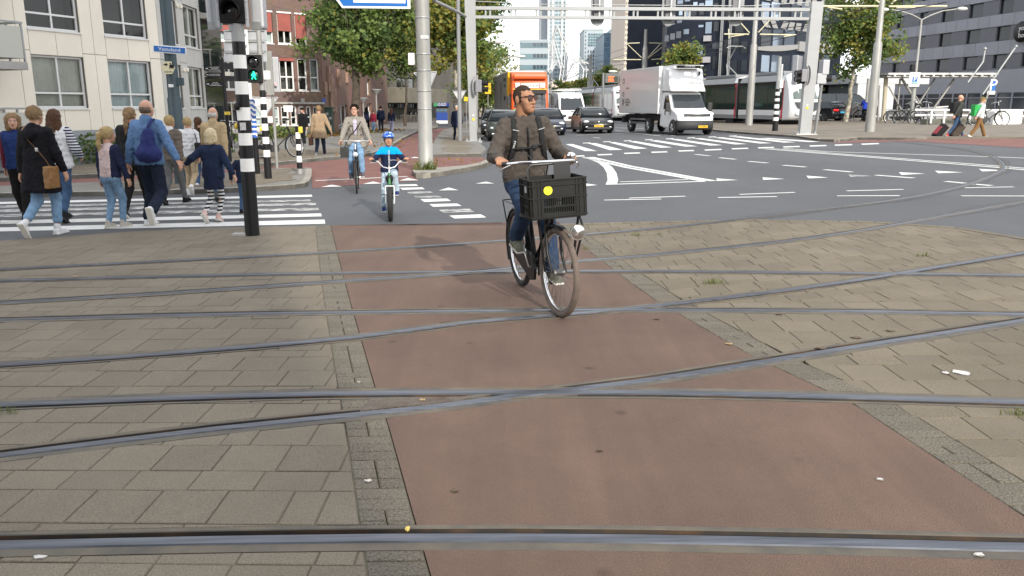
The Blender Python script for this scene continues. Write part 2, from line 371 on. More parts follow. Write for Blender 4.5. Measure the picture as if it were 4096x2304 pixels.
# ---- slabs
def rows(x0,x1,y0,y1,slope,w=.31,d=.30):
 y=y0;k=0
 while y<y1:
  dd=d if random.random()<.86 else random.choice((.2,.15));x=x0+random.uniform(0,.3)
  while x<x1:
   ww=w if random.random()<.9 else w*.5
   ww+=random.uniform(-.006,.006)
   yield[(x,y+slope*x),(x+ww,y+slope*(x+ww)),(x+ww,y+dd+slope*(x+ww)),(x,y+dd+slope*x)]
   x+=ww
  y+=dd;k+=1
BW=.235
def pave(name,gen,edge,side,top,m,blocks_skip):
 par=link(name,None);par.empty_display_size=.2;ground_obj(par);tag(par,kind='structure')
 fill=MB();slabs=[]
 for q in gen:
  c=np.mean(q,0)
  e=xat(edge,c[1])+side*BW
  if(c[0]-e)*side<-.4:continue
  a=Vector((xat(edge,c[1]-.4)+side*BW,c[1]-.4,0));b=Vector((xat(edge,c[1]+.4)+side*BW,c[1]+.4,0))
  q=clip_line(q,a,b,(e+side*5,c[1]))
  if len(q)<3:continue
  s0,s1=seg_near(top,c[0]);q=clip_line(q,s0,s1,(c[0],c[1]-30))
  if area(q)<1e-3:continue
  for r in cut_by_rails(q):
   if area(r)<1.2e-3:continue
   fill.poly([(x,y,-.004)for x,y in r]);slabs.append(r)
 # border blocks along the path edge
 P=edge;L=0;blocks=[]
 for a,b in zip(P,P[1:]):
  d=(b-a);n=max(1,round(d.length/.105));
  for i in range(n):
   p=a+d*(i/n);q=a+d*((i+1)/n);o=Vector((side*BW,0,0));ok=Vector((side*.004,0,0))
   for s in((0,1),)if random.random()<.7 else((0,.5),(.5,1)):
    quad=[tuple((p+ok+o*s[0])[:2]),tuple((q+ok+o*s[0])[:2]),tuple((q+o*s[1])[:2]),tuple((p+o*s[1])[:2])]
    for r in cut_by_rails(quad):
     if area(r)>1.2e-3:fill.poly([(x,y,-.004)for x,y in r]);blocks.append(r)
 fill.build('joint_filling',M_joint,par)
 vis=lambda r:(lambda c:1.5<c[1]and abs(c[0])<.68*c[1]+2.0)(np.mean(r,0))
 for nm,items,mm in(('slab',slabs,m),('border_block',blocks,M_rough)):
  items=sorted([r for r in items if vis(r)],key=lambda r:-area(r)/(np.mean(r,0)[1]**3)*(1 if abs(np.mean(r,0)[0])<.68*np.mean(r,0)[1]+.4 and np.mean(r,0)[1]>2.2 else 1e-4))
  rest=MB()
  for i,r in enumerate(items):
   g=shrink(r,.0025+random.random()*.0025)
   if len(g)<3:continue
   top_z=.001+random.uniform(-.0018,.0018);tl=(random.uniform(-.005,.005),random.uniform(-.005,.005))
   t=MB()if i<300 else rest;slab_mesh(t,g,top_z,tilt=tl)
   if i<300:t.build(nm,mm,par)
  if rest.f:tag(rest.build(nm+'_field',mm,par),kind='stuff')
 return par
pave('pavement_left',rows(-10.2,.8,1.2,13.4,-.047),PL,-1,TOPL,M_slab,0)
def right_gen():
 zl=lambda x:6.42-.052*x+.42
 A=Vector((-20,zl(-20),0));B=Vector((30,zl(30),0))
 for q in rows(.2,12.5,1.4,8.2,-.047):
  q=clip_line(q,A,B,(0,-50))
  if area(q)>1e-3:yield q
 for q in rows(-.5,13.5,1.0,15.5,.33):
  q=clip_line(q,A,B,(0,50))
  if area(q)>1e-3:yield q
pave('pavement_right',right_gen(),PR,1,TOPR,M_slab2,0)
# brick edging between the right paving and the asphalt
edg=link('edging_strip',None);ground_obj(edg);tag(edg,kind='structure')
for a,b in zip(TOPR,TOPR[1:]):
 d=b-a;n=max(1,round(d.length/.22));nr=Vector((-d.y,d.x,0)).normalized()
 for i in range(n):
  p=a+d*(i/n);q=a+d*((i+1)/n)
  poly=[(v.x,v.y)for v in(p+nr*.005,q+nr*.005,q+nr*.13,p+nr*.13)]
  for r in cut_by_rails(poly):
   r=shrink(r,.005)
   if len(r)>2 and area(r)>1e-3:t=MB();slab_mesh(t,r,.008);t.build('edging_brick',M_slab2,edg)
# ---- rusty tread plates filling the crossings of the rails
M_tread=mat('tread_plate',(.085,.058,.040),.7,col2=(.15,.13,.11),scale=9,metal=.3,bump=1.,bscale=60)
for pts,lab in((((930,1004),(1200,998),(1150,1009),(905,1034)),'rusty tread plate left of the rail crossing at bottom centre'),(((1440,985),(1590,972),(1615,984),(1470,987)),'rusty tread plate right of the rail crossing at bottom centre'),(((1345,786),(1560,783),(1500,787),(1400,793)),'thin steel plate between the rails beside the front wheel')):
 t=MB();t.prism([(q.x,q.y,0)for q in(FF(*p)for p in pts)],(0,0,-.02),(0,0,.0035));tag(ground_obj(t.build('tread_plate',M_tread)),lab,'plate','steel plates at the rail crossings')
# ---- road markings, each a painted patch on the road
def mark(pts,m=None,z=.004):ground_mark.append((pts,m or M_paint,z))
ground_mark=[]
def line(pts,w,m=None,z=.004):
 for a,b in zip(pts,pts[1:]):
  d=(b-a).normalized();nr=Vector((-d.y,d.x,0))*w/2;mark([a+nr,a-nr,b-nr,b+nr],m,z)
# zebra on the left
for(yl0,yl1,yr0,yr1,xr,mm)in((1285,1325,1205,1247,1020,None),(1215,1250,1143,1173,985,None),(1155,1180,1085,1110,957,M_paintw),(1105,1130,1035,1058,930,M_paintw),(1065,1085,1003,1019,875,M_paintw),(1028,1048,954,975,890,None)):
 a,b,c,d=FZ(6,0,yl0),FZ(6,0,yl1),FZ(7,xr,yr1),FZ(7,xr-8,yr0)
 mark([a+(a-d)*.35,d,c,b+(b-c)*.35],mm)
# cycle crossing blocks and shark teeth in the middle
for q in((1728,853,1935,849,1955,866,1742,869),(1770,885,1995,880,2022,899,1795,906),(1838,925,2075,920,2108,938,1862,943),(1905,968,2150,966,2195,980,1935,985),
          (1975,1000,2245,993,2285,1018,2015,1028),(2065,1050,2345,1043,2392,1068,2105,1077),(2160,1105,2470,1096,2520,1128,2205,1138),(2265,1165,2585,1152,2640,1184,2320,1195)):
 mark([FZ(7,q[i],q[i+1])for i in(0,2,4,6)],M_paintw if q[0]in(1838,1905,2160)else None)
for q in((975,880,1090,855,1190,875),(1395,850,1500,823,1590,845),(1765,815,1850,787,1960,812),(2160,915,2260,885,2360,912),(1870,587,1920,574,1990,585),(2530,845,2640,825,2720,845)):
 mark([FZ(7,q[i],q[i+1])for i in(0,2,4)],z=.010)
line([FZ(7,918,815),FZ(7,1845,773)],.16,z=.010)
# zebra on the right with its dashes
for q in((85,105,120,103,255,142,190,142),(205,100,245,98,395,135,325,137),(318,95,350,93,530,128,460,131),(425,90,465,88,665,122,600,124),(535,85,580,83,803,116,735,118),
          (650,78,695,77,938,110,870,112),(775,73,820,72,1070,104,1005,106),(890,69,935,67,1205,99,1140,101),(985,64,1030,62,1335,94,1270,96),(1140,73,1185,71,1470,90,1410,93)):
 mark([FR(q[i],q[i+1])for i in(0,2,4,6)])
for x,y in((180,98),(290,91),(402,86),(517,80),(632,75),(747,70),(862,65),(975,60)):mark([FR(x,y-1),FR(x+42,y-3),FR(x+38,y+1),FR(x-2,y+3)])
for x0,y0,x1,y1 in((30,175,98,172),(110,170,190,168),(255,162,340,160),(400,154,492,152),(548,148,640,146),(695,141,785,139),(838,136,935,133),(985,129,1080,127),(1128,124,1220,122),(1265,119,1360,117),(1408,114,1505,112),(1545,109,1645,107),(1690,104,1790,101)):
 mark([FR(x0,y0-2),FR(x1-6,y1-3),FR(x1,y1+3),FR(x0+6,y0+4)])
line([FR(*p)for p in((190,176),(240,188),(285,206),(315,230),(335,262),(342,300),(332,325))],.24)
line([FR(*p)for p in((225,175),(440,225),(890,305))],.17);line([FR(*p)for p in((190,178),(420,232),(840,306))],.17)
line([FR(340,323),FR(840,307)],.15);line([FR(380,310),FR(750,297)],.12)
for q in((905,291,906,305,1022,300),(1155,285,1158,299,1275,294),(1393,276,1405,291,1513,286),(1620,269,1635,283,1750,278),(1895,257,1910,272,2040,265),(2092,249,2110,263,2245,258),(2330,239,2350,253,2480,248),(190,318,195,333,258,327)):
 mark([FR(q[i],q[i+1])for i in(0,2,4)],M_paintw if q[0]==1620 else None)
for x0,y0,x1,y1 in((790,160,868,168),(920,178,1008,187),(1078,198,1183,207),(1265,219,1390,229),(1490,243,1642,256),(1770,273,1978,289),(2150,307,2256,317),(2305,322,2400,330)):line([FR(x0,y0),FR(x1,y1)],.16)
line([FR(*p)for p in((1165,130),(2405,229),(2700,255))],.15);line([FR(*p)for p in((1195,128),(2405,221),(2700,246))],.13);line([FR(*p)for p in((1265,127),(1500,145),(2370,172),(2700,185))],.14)
for x0,y0,x1,y1 in((295,409,604,403),(430,398,735,388),(913,395,1233,390),(1030,378,1330,367),(1560,386,1900,385),(1612,359,1920,351),(2235,386,2640,387),(2250,342,2520,337)):line([FR(x0,y0),FR(x1,y1)],.10)
for p,q in(((385,1308),(1000,1368)),((385,1318),(850,1368)),((0,1362),(560,1335)),((395,1285),(690,1296)),((175,1383),(240,1390))):line([FZ(4,*p),FZ(4,*q)],.14)
for pts,m,z in ground_mark:
 MB().poly([(p.x,p.y,z)for p in pts]).build('road_marking',m,road)
# ---- raised pavements with kerbs
def raised(name,pts,kerb,h=.11,m=None,kw=.16,klen=1.0):
 o=MB().prism([(p.x,p.y,0)for p in pts],(0,0,-.08),(0,0,h-.006)).build(name,m or M_pavg);ground_obj(o);tag(o,kind='structure')
 for a,b in zip(kerb,kerb[1:]):
  d=b-a;n=max(1,round(d.length/klen));nr=Vector((-d.y,d.x,0)).normalized()*kw
  for i in range(n):
   p=a+d*((i+.006)/n);q=a+d*((i+.994)/n)
   MB().prism([(v.x,v.y,0)for v in(p,q,q+nr,p+nr)],(0,0,-.08),(0,0,h)).build('kerb_stone',M_kerb,o)
 return o
# island with the signal posts, left of centre
k1=[FZ(6,-600,1035),FZ(6,0,985),FZ(6,1200,965),FZ(7,50,935),FZ(7,700,897),FZ(7,815,880),FZ(7,862,850),FZ(7,884,800),FZ(7,884,725)]
back=[FZ(7,860,712),FZ(7,600,716),FZ(7,300,738),FZ(6,1700,842),FZ(6,1000,862),FZ(6,0,905),FZ(6,-600,930)]
isl=raised('traffic_island',k1+back,k1,.10)
def slabs_on(par,poly,h,w=.5,d=.5,ang=0.,m=None):
 xs=[p.x for p in poly];ys=[p.y for p in poly];cx,cy=sum(xs)/len(xs),sum(ys)/len(ys);ca,sa=math.cos(ang),math.sin(ang);rr=max(max(xs)-min(xs),max(ys)-min(ys));k=0
 bm_in=lambda x,y:sum(((a.y>y)!=(b.y>y))and(x<(b.x-a.x)*(y-a.y)/(b.y-a.y)+a.x)for a,b in zip(poly,poly[1:]+poly[:1]))%2
 j=-rr
 while j<rr:
  i=-rr+random.random()*w
  while i<rr:
   q=[(cx+X*ca-Y*sa,cy+X*sa+Y*ca)for X,Y in((i,j),(i+w,j),(i+w,j+d),(i,j+d))]
   if all(bm_in(*p)for p in q)and k<300:
    q=shrink(q,.006);t=MB();slab_mesh(t,q,h+random.uniform(-.002,.003),.012,tilt=(random.uniform(-.006,.006),random.uniform(-.006,.006)));t.build('slab',m or M_slab,par);k+=1
   i+=w
  j+=d
slabs_on(isl,[k1[2]+Vector((0,.25,0)),k1[3]+Vector((0,.25,0)),k1[4]+Vector((-.1,.25,0)),k1[7]+Vector((-.25,0,0))]+back[:5],.108,.5,.4,-.12)
# red cycle lane behind the island and up the side street
lane=[FZ(6,-600,935),FZ(6,0,905),FZ(6,1000,862),FZ(7,300,745),FZ(7,880,720),FZ(7,890,890),FZ(7,1000,885),FZ(7,1400,850),FZ(7,1965,815),FZ(7,1895,760),FZ(7,2010,730),FZ(7,2600,660),FZ(7,2650,600),FZ(7,2576,575),FZ(7,2080,578),FZ(7,2090,500),FZ(7,2130,400),FZ(7,2200,318),FZ(7,2290,290),FZ(7,2270,284),FZ(7,2150,290),FZ(7,1950,330),FZ(7,1800,405),FZ(7,1660,500),FZ(7,1500,562),FZ(7,1250,593),FZ(7,1000,613),FZ(7,480,670),FZ(6,1000,785),FZ(6,0,825),FZ(6,-600,850)]
o=MB().poly([(p.x,p.y,.006)for p in lane]).build('cycle_lane',M_red2);ground_obj(o);tag(o,kind='structure')
# wide pavement in front of the buildings on the left
k2=[FZ(6,-600,848),FZ(6,0,823),FZ(6,1000,783),FZ(7,480,667),FZ(7,1000,610),FZ(7,1250,590),FZ(7,1500,559),FZ(7,1660,497),FZ(7,1800,402),FZ(7,1950,327),FZ(7,2150,288)]
pav=raised('pavement_side_street',k2+[Vector((-14,160,0)),Vector((-70,160,0)),Vector((-60,18,0))],k2,.11)
slabs_on(pav,[k2[1]+Vector((0,.3,0)),k2[2]+Vector((0,.3,0)),k2[3]+Vector((0,.3,0)),k2[4]+Vector((0,.4,0)),k2[5]+Vector((-.2,.4,0)),Vector((-6.5,34,0)),Vector((-11,34,0)),Vector((-15,24,0))],.116,.6,.6,-.15)
# pavement with the left gantry leg
k3=[FZ(7,2590,568),FZ(7,2080,578),FZ(7,2090,500),FZ(7,2130,400),FZ(7,2200,318),FZ(7,2290,290)]
k3b=[Vector((-6,150,0)),Vector((-3.0,150,0)),Vector((-1.5,60,0)),FZ(3,945,1440),FZ(7,2640,520)]
pv3=raised('pavement_gantry',k3+k3b,k3[1::-1]+[],.11)
for a,b in((k3b[2],k3b[1]),(k3b[3],k3b[2]),(k3b[4],k3b[3])):
 pass
slabs_on(pv3,[k3[0]+Vector((-.3,.3,0)),k3[1]+Vector((.3,.3,0)),k3[2]+Vector((.3,0,0)),k3[3]+Vector((.2,0,0)),k3b[2]+Vector((-.3,-10,0)),k3b[3]],.112,.6,.6,.05)
# low curved kerb round the big tram pole
kc=[FZ(7,1895,752),FZ(7,1920,778),FZ(7,2000,790),FZ(7,2200,765),FZ(7,2450,722),FZ(7,2600,690),FF(1250,408)]
kin=[FF(1238,404),FZ(7,2576,668),FZ(7,2400,700),FZ(7,2150,722),FZ(7,2000,728),FZ(7,1930,735)]
raised('kerb_island',kc+kin,kc,.12,M_kerb,.22,.8)
# pavement on the far right with tram platform
k4=[FZ(4,1150,1290),FZ(4,1420,1325),FZ(4,1700,1350),FZ(4,2200,1385),FZ(4,2450,1423),FZ(5,700,1428),FZ(5,900,1405),FZ(5,1600,1405)]
far_r=raised('pavement_far_right',k4+[FZ(5,2700,1400),Vector((75,60,0)),Vector((75,140,0)),Vector((14,140,0)),Vector((12.2,60,0))],k4,.10,mat('paving_brown',(.17,.145,.115),.9,var=.22,scale=.8,bump=.3,bscale=50))
o=MB().poly([(p.x,p.y,.006)for p in(FZ(5,600,1440),FZ(5,900,1412),FZ(5,2800,1395),FZ(5,2900,1430),FF(2576,372),FF(2300,356),FF(2020,362))]).build('cycle_lane_far_right',M_red2);ground_obj(o);tag(o,kind='structure')
# ================================================================ BUILDINGS
def glassy(name,tint=(.9,.95,.95),base=.01,rough=.02):
 m=bpy.data.materials.new(name);m.use_nodes=True;n=m.node_tree.nodes;l=m.node_tree.links;n.clear()
 o=n.new('ShaderNodeOutputMaterial');mx=n.new('ShaderNodeMixShader');t=n.new('ShaderNodeBsdfTransparent');g=n.new('ShaderNodeBsdfGlossy')
 t.inputs['Color'].default_value=(*tint,1);g.inputs['Roughness'].default_value=rough
 fr=n.new('ShaderNodeFresnel');fr.inputs['IOR'].default_value=1.5;ad=n.new('ShaderNodeMath');ad.operation='ADD';ad.inputs[1].default_value=base;ad.use_clamp=True
 l.new(fr.outputs[0],ad.inputs[0]);l.new(ad.outputs[0],mx.inputs[0]);l.new(t.outputs[0],mx.inputs[1]);l.new(g.outputs[0],mx.inputs[2]);l.new(mx.outputs[0],o.inputs[0]);return m
M_glass=glassy('glass_clear');M_glassd=glassy('glass_tinted',(.35,.42,.42),.1)
M_pane=vary(mat('pane_dark',(.020,.024,.028),.06,spec=.9),.5)
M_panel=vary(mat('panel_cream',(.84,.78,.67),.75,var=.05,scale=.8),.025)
M_panel_shade=vary(mat('panel_cream_shaded',(.54,.53,.50),.75,var=.05,scale=.8),.025)  # cream panels of the second face, its shade put into a greyer colour
M_white=mat('white_paint',(.74,.74,.73),.45)
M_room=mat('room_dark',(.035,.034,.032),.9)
M_curt=mat('curtain',(.50,.48,.42),.95,var=.15,scale=2);M_curtb=mat('curtain_bluish',(.58,.63,.63),.95,var=.12,scale=2)
M_galv=mat('galvanised',(.34,.35,.35),.45,metal=.6,var=.12,scale=4)
M_frost=mat('frosted_glass',(.48,.48,.43),.25,spec=.5)
M_conc=mat('concrete',(.36,.35,.33),.85,var=.15,scale=1.5,bump=.2)
M_black=mat('black_paint',(.012,.012,.014),.5,spec=.25)
def brick(name,c1,c2,mortar,sc=1.):
 m=mat(name,c1,.88);n=m.node_tree.nodes;l=m.node_tree.links;b=n['Principled BSDF']
 tc=n.new('ShaderNodeTexCoord');mp=n.new('ShaderNodeMapping');bt=n.new('ShaderNodeTexBrick');l.new(tc.outputs['UV'],mp.inputs['Vector']);l.new(mp.outputs['Vector'],bt.inputs['Vector'])
 bt.inputs['Color1'].default_value=(*c1,1);bt.inputs['Color2'].default_value=(*c2,1);bt.inputs['Mortar'].default_value=(*mortar,1);bt.inputs['Scale'].default_value=sc
 bt.inputs['Brick Width'].default_value=.22;bt.inputs['Row Height'].default_value=.065;bt.inputs['Mortar Size'].default_value=.008
 ns=n.new('ShaderNodeTexNoise');ns.inputs['Scale'].default_value=.6;ns.inputs['Detail'].default_value=8;l.new(tc.outputs['Object'],ns.inputs['Vector'])
 mx=n.new('ShaderNodeMix');mx.data_type='RGBA';mx.blend_type='MULTIPLY';mx.inputs['Factor'].default_value=.6;l.new(bt.outputs['Color'],mx.inputs['A']);l.new(ns.outputs['Color'],mx.inputs['B'])
 g=n.new('ShaderNodeHueSaturation');g.inputs['Saturation'].default_value=.9;g.inputs['Value'].default_value=1.5;l.new(mx.outputs['Result'],g.inputs['Color']);l.new(g.outputs['Color'],b.inputs['Base Color']);return m
M_brick=brick('brick_brown',(.17,.088,.064),(.115,.066,.052),(.15,.12,.10));M_brick2=brick('brick_red',(.19,.082,.055),(.15,.07,.05),(.15,.12,.10))
class Fac:
 """a vertical wall plane; s runs to the right seen from the street, z is height"""
 def __init__(f,p,d):f.p=Vector((p[0],p[1],0));f.d=Vector((d[0],d[1],0)).normalized();f.n=Vector((f.d.y,-f.d.x,0));f.rz=math.atan2(f.d.y,f.d.x)
 def sz(f,u,v):
  r=ray(u,v);o=Vector((0,0,CAM_H));t=(f.p-o).dot(f.n)/r.dot(f.n);q=o+r*t;return(q-f.p).dot(f.d),q.z
 def P(f,s,z,out=0.):return f.p+f.d*s+f.n*out+Vector((0,0,z))
 def box(f,mb,s0,s1,z0,z1,o0,o1,m=0,b=0):mb.box(f.P((s0+s1)/2,(z0+z1)/2,(o0+o1)/2),(s1-s0,o1-o0,z1-z0),m,f.rz,b)
def pix_fac(u,Y,vpu):
 return Fac((Y*(u-512)/820.4,Y),((vpu-512)/820.4,1))
def wall(f,s0,s1,z0,z1,holes,m,parent,depth=.18,thick=.5,name='wall'):
 """front wall with real openings; holes = (s0, s1, z0, z1)"""
 S=sorted({s0,s1,*[h[0]for h in holes],*[h[1]for h in holes]});S=[q for q in S if s0<=q<=s1]
 Zs=sorted({z0,z1,*[h[2]for h in holes],*[h[3]for h in holes]});Zs=[q for q in Zs if z0<=q<=z1]
 mb=MB()
 for a,b in zip(S,S[1:]):
  for c,d in zip(Zs,Zs[1:]):
   ms,mz=(a+b)/2,(c+d)/2
   if not any(h[0]<ms<h[1]and h[2]<mz<h[3]for h in holes):mb.poly([f.P(a,c),f.P(b,c),f.P(b,d),f.P(a,d)])
 for h in holes:
  q=[f.P(h[0],h[2]),f.P(h[1],h[2]),f.P(h[1],h[3]),f.P(h[0],h[3])];r=[p-f.n*depth for p in q]
  for i in range(4):mb.poly([q[i],q[(i+1)%4],r[(i+1)%4],r[i]])
 for a,b in((s0,s0),(s1,s1)):mb.poly([f.P(a,z0),f.P(a,z0,-thick),f.P(a,z1,-thick),f.P(a,z1)])
 mb.poly([f.P(s0,z1),f.P(s1,z1),f.P(s1,z1,-thick),f.P(s0,z1,-thick)]);
 o=mb.build(name,m,parent,fix=False);me=o.data;uv=me.uv_layers.new(name='UVMap')
 for p in me.polygons:
  for li in p.loop_indices:
   w=me.vertices[me.loops[li].vertex_index].co;uv.data[li].uv=((w-f.p).dot(f.d),w.z)
 return o
WC={}
def window(f,parent,s0,s1,z0,z1,cols=2,trans=.3,fr=.06,mf=None,pane=None,curtain=None,depth=.16,room=True,sill=True):
 """frame > pane (> none); real frame bars, glass set back, curtain and room behind"""
 w,h=round(s1-s0,2),round(z1-z0,2);key=(w,h,cols,trans,fr,mf and mf.name,pane and pane.name,curtain and curtain.name,room,sill)
 if key not in WC:
  a=MB();d=.07
  for x in(fr/2,w-fr/2):a.box((x,0,h/2),(fr,d,h))
  for z in(fr/2,h-fr/2):a.box((w/2,0,z),(w-2*fr,d,fr))
  for i in range(1,cols):a.box((w*i/cols,.002,h/2),(fr*.9,d,h-2*fr))
  if trans:a.box((w/2,-.002,h*trans),(w-2*fr,d+.006,fr*.9))
  if sill:a.box((w/2,-.07,-.025),(w+.06,.2,.05))
  F_=a.build('window',mf or M_white);b=MB()
  b.poly([(fr*.5,.01,fr*.5),(w-fr*.5,.01,fr*.5),(w-fr*.5,.01,h-fr*.5),(fr*.5,.01,h-fr*.5)]);P_=b.build('pane',pane or M_glass,fix=False)
  Cm=None;Rm=None
  if curtain:
   c=MB();n=max(12,int(w*22));vs=[];rr=random.Random(len(WC))
   for i in range(n+1):vs+=[(w*i/n,.14+.022*math.sin(i*2.1+rr.random()),0),(w*i/n,.14+.025*math.sin(i*2.1+rr.random()),h)]
   c.put(vs,[(2*i,2*i+2,2*i+3,2*i+1)for i in range(n)],0,True);C_=c.build('curtain',curtain,fix=False);Cm=C_.data;bpy.data.objects.remove(C_)
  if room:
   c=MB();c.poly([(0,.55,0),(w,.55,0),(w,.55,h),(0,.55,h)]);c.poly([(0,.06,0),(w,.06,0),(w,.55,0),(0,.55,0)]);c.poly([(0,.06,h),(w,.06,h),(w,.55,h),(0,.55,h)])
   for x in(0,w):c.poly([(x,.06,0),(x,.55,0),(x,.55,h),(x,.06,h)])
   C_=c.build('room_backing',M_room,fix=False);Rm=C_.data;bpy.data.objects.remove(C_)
  WC[key]=(F_.data,P_.data,Cm,Rm);bpy.data.objects.remove(F_);bpy.data.objects.remove(P_)
 F,P,Cm,Rm=WC[key]
 o=link('window',F,parent,f.P(s0,z0,-depth));o.rotation_euler=(0,0,f.rz)
 link('pane',P,o)
 if Cm:link('curtain',Cm,o)
 if Rm:link('room_backing',Rm,o)
 return o
def body_box(f,s0,s1,z0,z1,depth,m,parent,name='rear_wall',inset=.6):
 """the building's bulk behind a facade"""
 mb=MB();q=[f.P(s0,0,-inset),f.P(s1,0,-inset),f.P(s1,0,-depth),f.P(s0,0,-depth)]
 mb.prism([(p.x,p.y,z0)for p in q],(0,0,0),(0,0,z1-z0));return mb.build(name,m,parent)

# ---- cream apartment building on the left: two faces meeting at a corner
Fa=pix_fac(90,27,835)
def fz(f,n,x,y):return f.sz(*Z(n,x,y))
sA=fz(Fa,1,370,1085)[0];sA2=fz(Fa,1,888,1085)[0];sB=fz(Fa,1,1125,1085)[0];sB2=fz(Fa,1,1552,1085)[0];sc_=fz(Fa,1,1655,1085)[0];sL=fz(Fa,1,255,1085)[0]
zb=fz(Fa,1,600,1088)[1];zt=fz(Fa,1,560,562)[1];zb1=fz(Fa,1,500,300)[1];ST=zb1-zb;HW=zt-zb
apt=thing('apartment_building','cream panel apartment building with white window frames at the left edge','building',Fa.P(sc_,0))
apt_o=apt.location.copy();apt.location=(0,0,0)
zpl=fz(Fa,1,920,1312)[1]
Fb=Fac(Fa.P(sc_,0)[:2],((458-512)/820.4,1))
sE,sE2=fz(Fb,1,1915,1085)[0],fz(Fb,1,2058,1085)[0];sF,sF2=fz(Fb,1,1725,1085)[0],fz(Fb,1,1848,1085)[0];sEnd=fz(Fb,1,2100,1085)[0]
NF=4
ha=[(a,b,zb+k*ST,zt+k*ST)for k in range(NF)for a,b in((sA,sA2),(sB,sB2),(sA-6.2,sA2-6.2))]
hb=[(a,b,zb+k*ST,zt+k*ST)for k in range(NF)for a,b in((sE,sE2),(sF,sF2))]
top=zb+NF*ST
M_sub=mat('joint_shadow_gap',(.16,.15,.13),.9)
wall(Fa,sA-9,sc_,-.6,top,ha,M_sub,apt,.2);wall(Fb,0,sEnd,-.6,top,hb,M_sub,apt,.2)
body_box(Fa,sA-9,sc_-.6,-.6,top,9,M_room,apt);body_box(Fb,.6,sEnd,-.6,top,7,M_panel_shade,apt)
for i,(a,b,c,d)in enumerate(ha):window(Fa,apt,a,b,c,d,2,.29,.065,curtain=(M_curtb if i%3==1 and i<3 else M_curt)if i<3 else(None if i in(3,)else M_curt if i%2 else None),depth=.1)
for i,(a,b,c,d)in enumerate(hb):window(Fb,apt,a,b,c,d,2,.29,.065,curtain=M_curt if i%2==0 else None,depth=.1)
def panels(f,cols,wins,m,zbase):
 """cladding panels, each its own piece with open joints"""
 for(a,b)in cols:
  isw=any(abs(a-w[0])<.02 for w in wins)
  for k in range(-1,NF):
   z0,z1=(zbase,zb)if k==-1 else(zt+k*ST,zb+(k+1)*ST)
   segs=[(z0,z1)]
   if not isw:segs=[(zbase,zt+.12)]if k==-1 else[(zt+k*ST+.12,zt+(k+1)*ST+.12)]
   for z0,z1 in segs:
    if z0>top-.1:continue
    z1=min(z1,top);halves=((a,(a+b)/2),((a+b)/2,b))if isw and b-a>1.3 else((a,b),)
    for p,q in halves:
     t=MB();f.box(t,p+.008,q-.008,z0+.008,z1-.008,.002,.03,0,.006);t.build('panel',m,apt)
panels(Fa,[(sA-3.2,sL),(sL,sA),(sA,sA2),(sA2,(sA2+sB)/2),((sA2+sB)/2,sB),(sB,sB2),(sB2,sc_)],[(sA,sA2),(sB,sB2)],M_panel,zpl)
panels(Fb,[(0,sF),(sF,sF2),(sF2,sE),(sE,sE2),(sE2,sEnd)],[(sE,sE2),(sF,sF2)],M_panel_shade,.3)
mb=MB()
for i in range(9):Fa.box(mb,sA-9,sc_+.02,-.5+i*(zpl+.5)/9+.01,-.5+(i+1)*(zpl+.5)/9,.0,.05 if i%2 else .035)
mb.build('plinth',mat('plinth_grey',(.30,.32,.34),.6),apt)
for s,zz in((fz(Fa,1,1012,628)),(fz(Fb,1,1835,700)),(fz(Fb,1,1870,702)),(fz(Fb,1,1765,50)),(fz(Fb,1,1805,65))):
 t=MB();(Fa if s<0 and zz and s==fz(Fa,1,1012,628)[0]else Fb).box(t,s-.12,s+.12,zz-.07,zz+.07,.03,.09,0,.01);t.build('vent_grille',M_panel,apt)
def balcony(f,s0,s1,zf,parent,out=1.4,frost=True,planter=False):
 t=MB();f.box(t,s0,s1,zf-.22,zf,.03,out,0,.01);bal=t.build('balcony',M_conc,parent)
 t=MB()
 for s in[s0+.04+i*(s1-s0-.08)/max(1,round((s1-s0)/1.2))for i in range(max(1,round((s1-s0)/1.2))+1)]:f.box(t,s-.025,s+.025,zf,zf+1.05,out-.07,out-.02)
 for o in(.1,out*.5):f.box(t,s1-.07,s1-.02,zf,zf+1.05,o,o+.05)
 f.box(t,s0,s1,zf+1.05,zf+1.1,out-.08,out-.01);f.box(t,s1-.08,s1-.01,zf+1.05,zf+1.1,.03,out-.08);t.build('railing',M_galv,bal)
 t=MB();f.box(t,s0+.03,s1-.08,zf+.1,zf+.96,out-.035,out-.02);f.box(t,s1-.035,s1-.02,zf+.1,zf+.96,.12,out-.1);t.build('balcony_glass',M_frost if frost else M_glassd,bal)
 return bal
sbal=fz(Fa,1,30,1085)[0];zf0=fz(Fa,1,100,1290)[1]
fl_pts=[]
for k in range(3):
 balcony(Fa,sbal-5,sL-.75,.55+k*ST,apt,1.3,True)
balS=fz(Fb,1,2090,1085)[0]
for k in range(4):
 balcony(Fb,balS-.2,balS+2.6,.75+k*ST,apt,1.1,False)
 t=MB();Fb.box(t,balS-.2,balS+2.6,.8+k*ST,2.9+k*ST,.02,.06);t.build('balcony_window',M_pane,apt)
for o in apt.children:pass

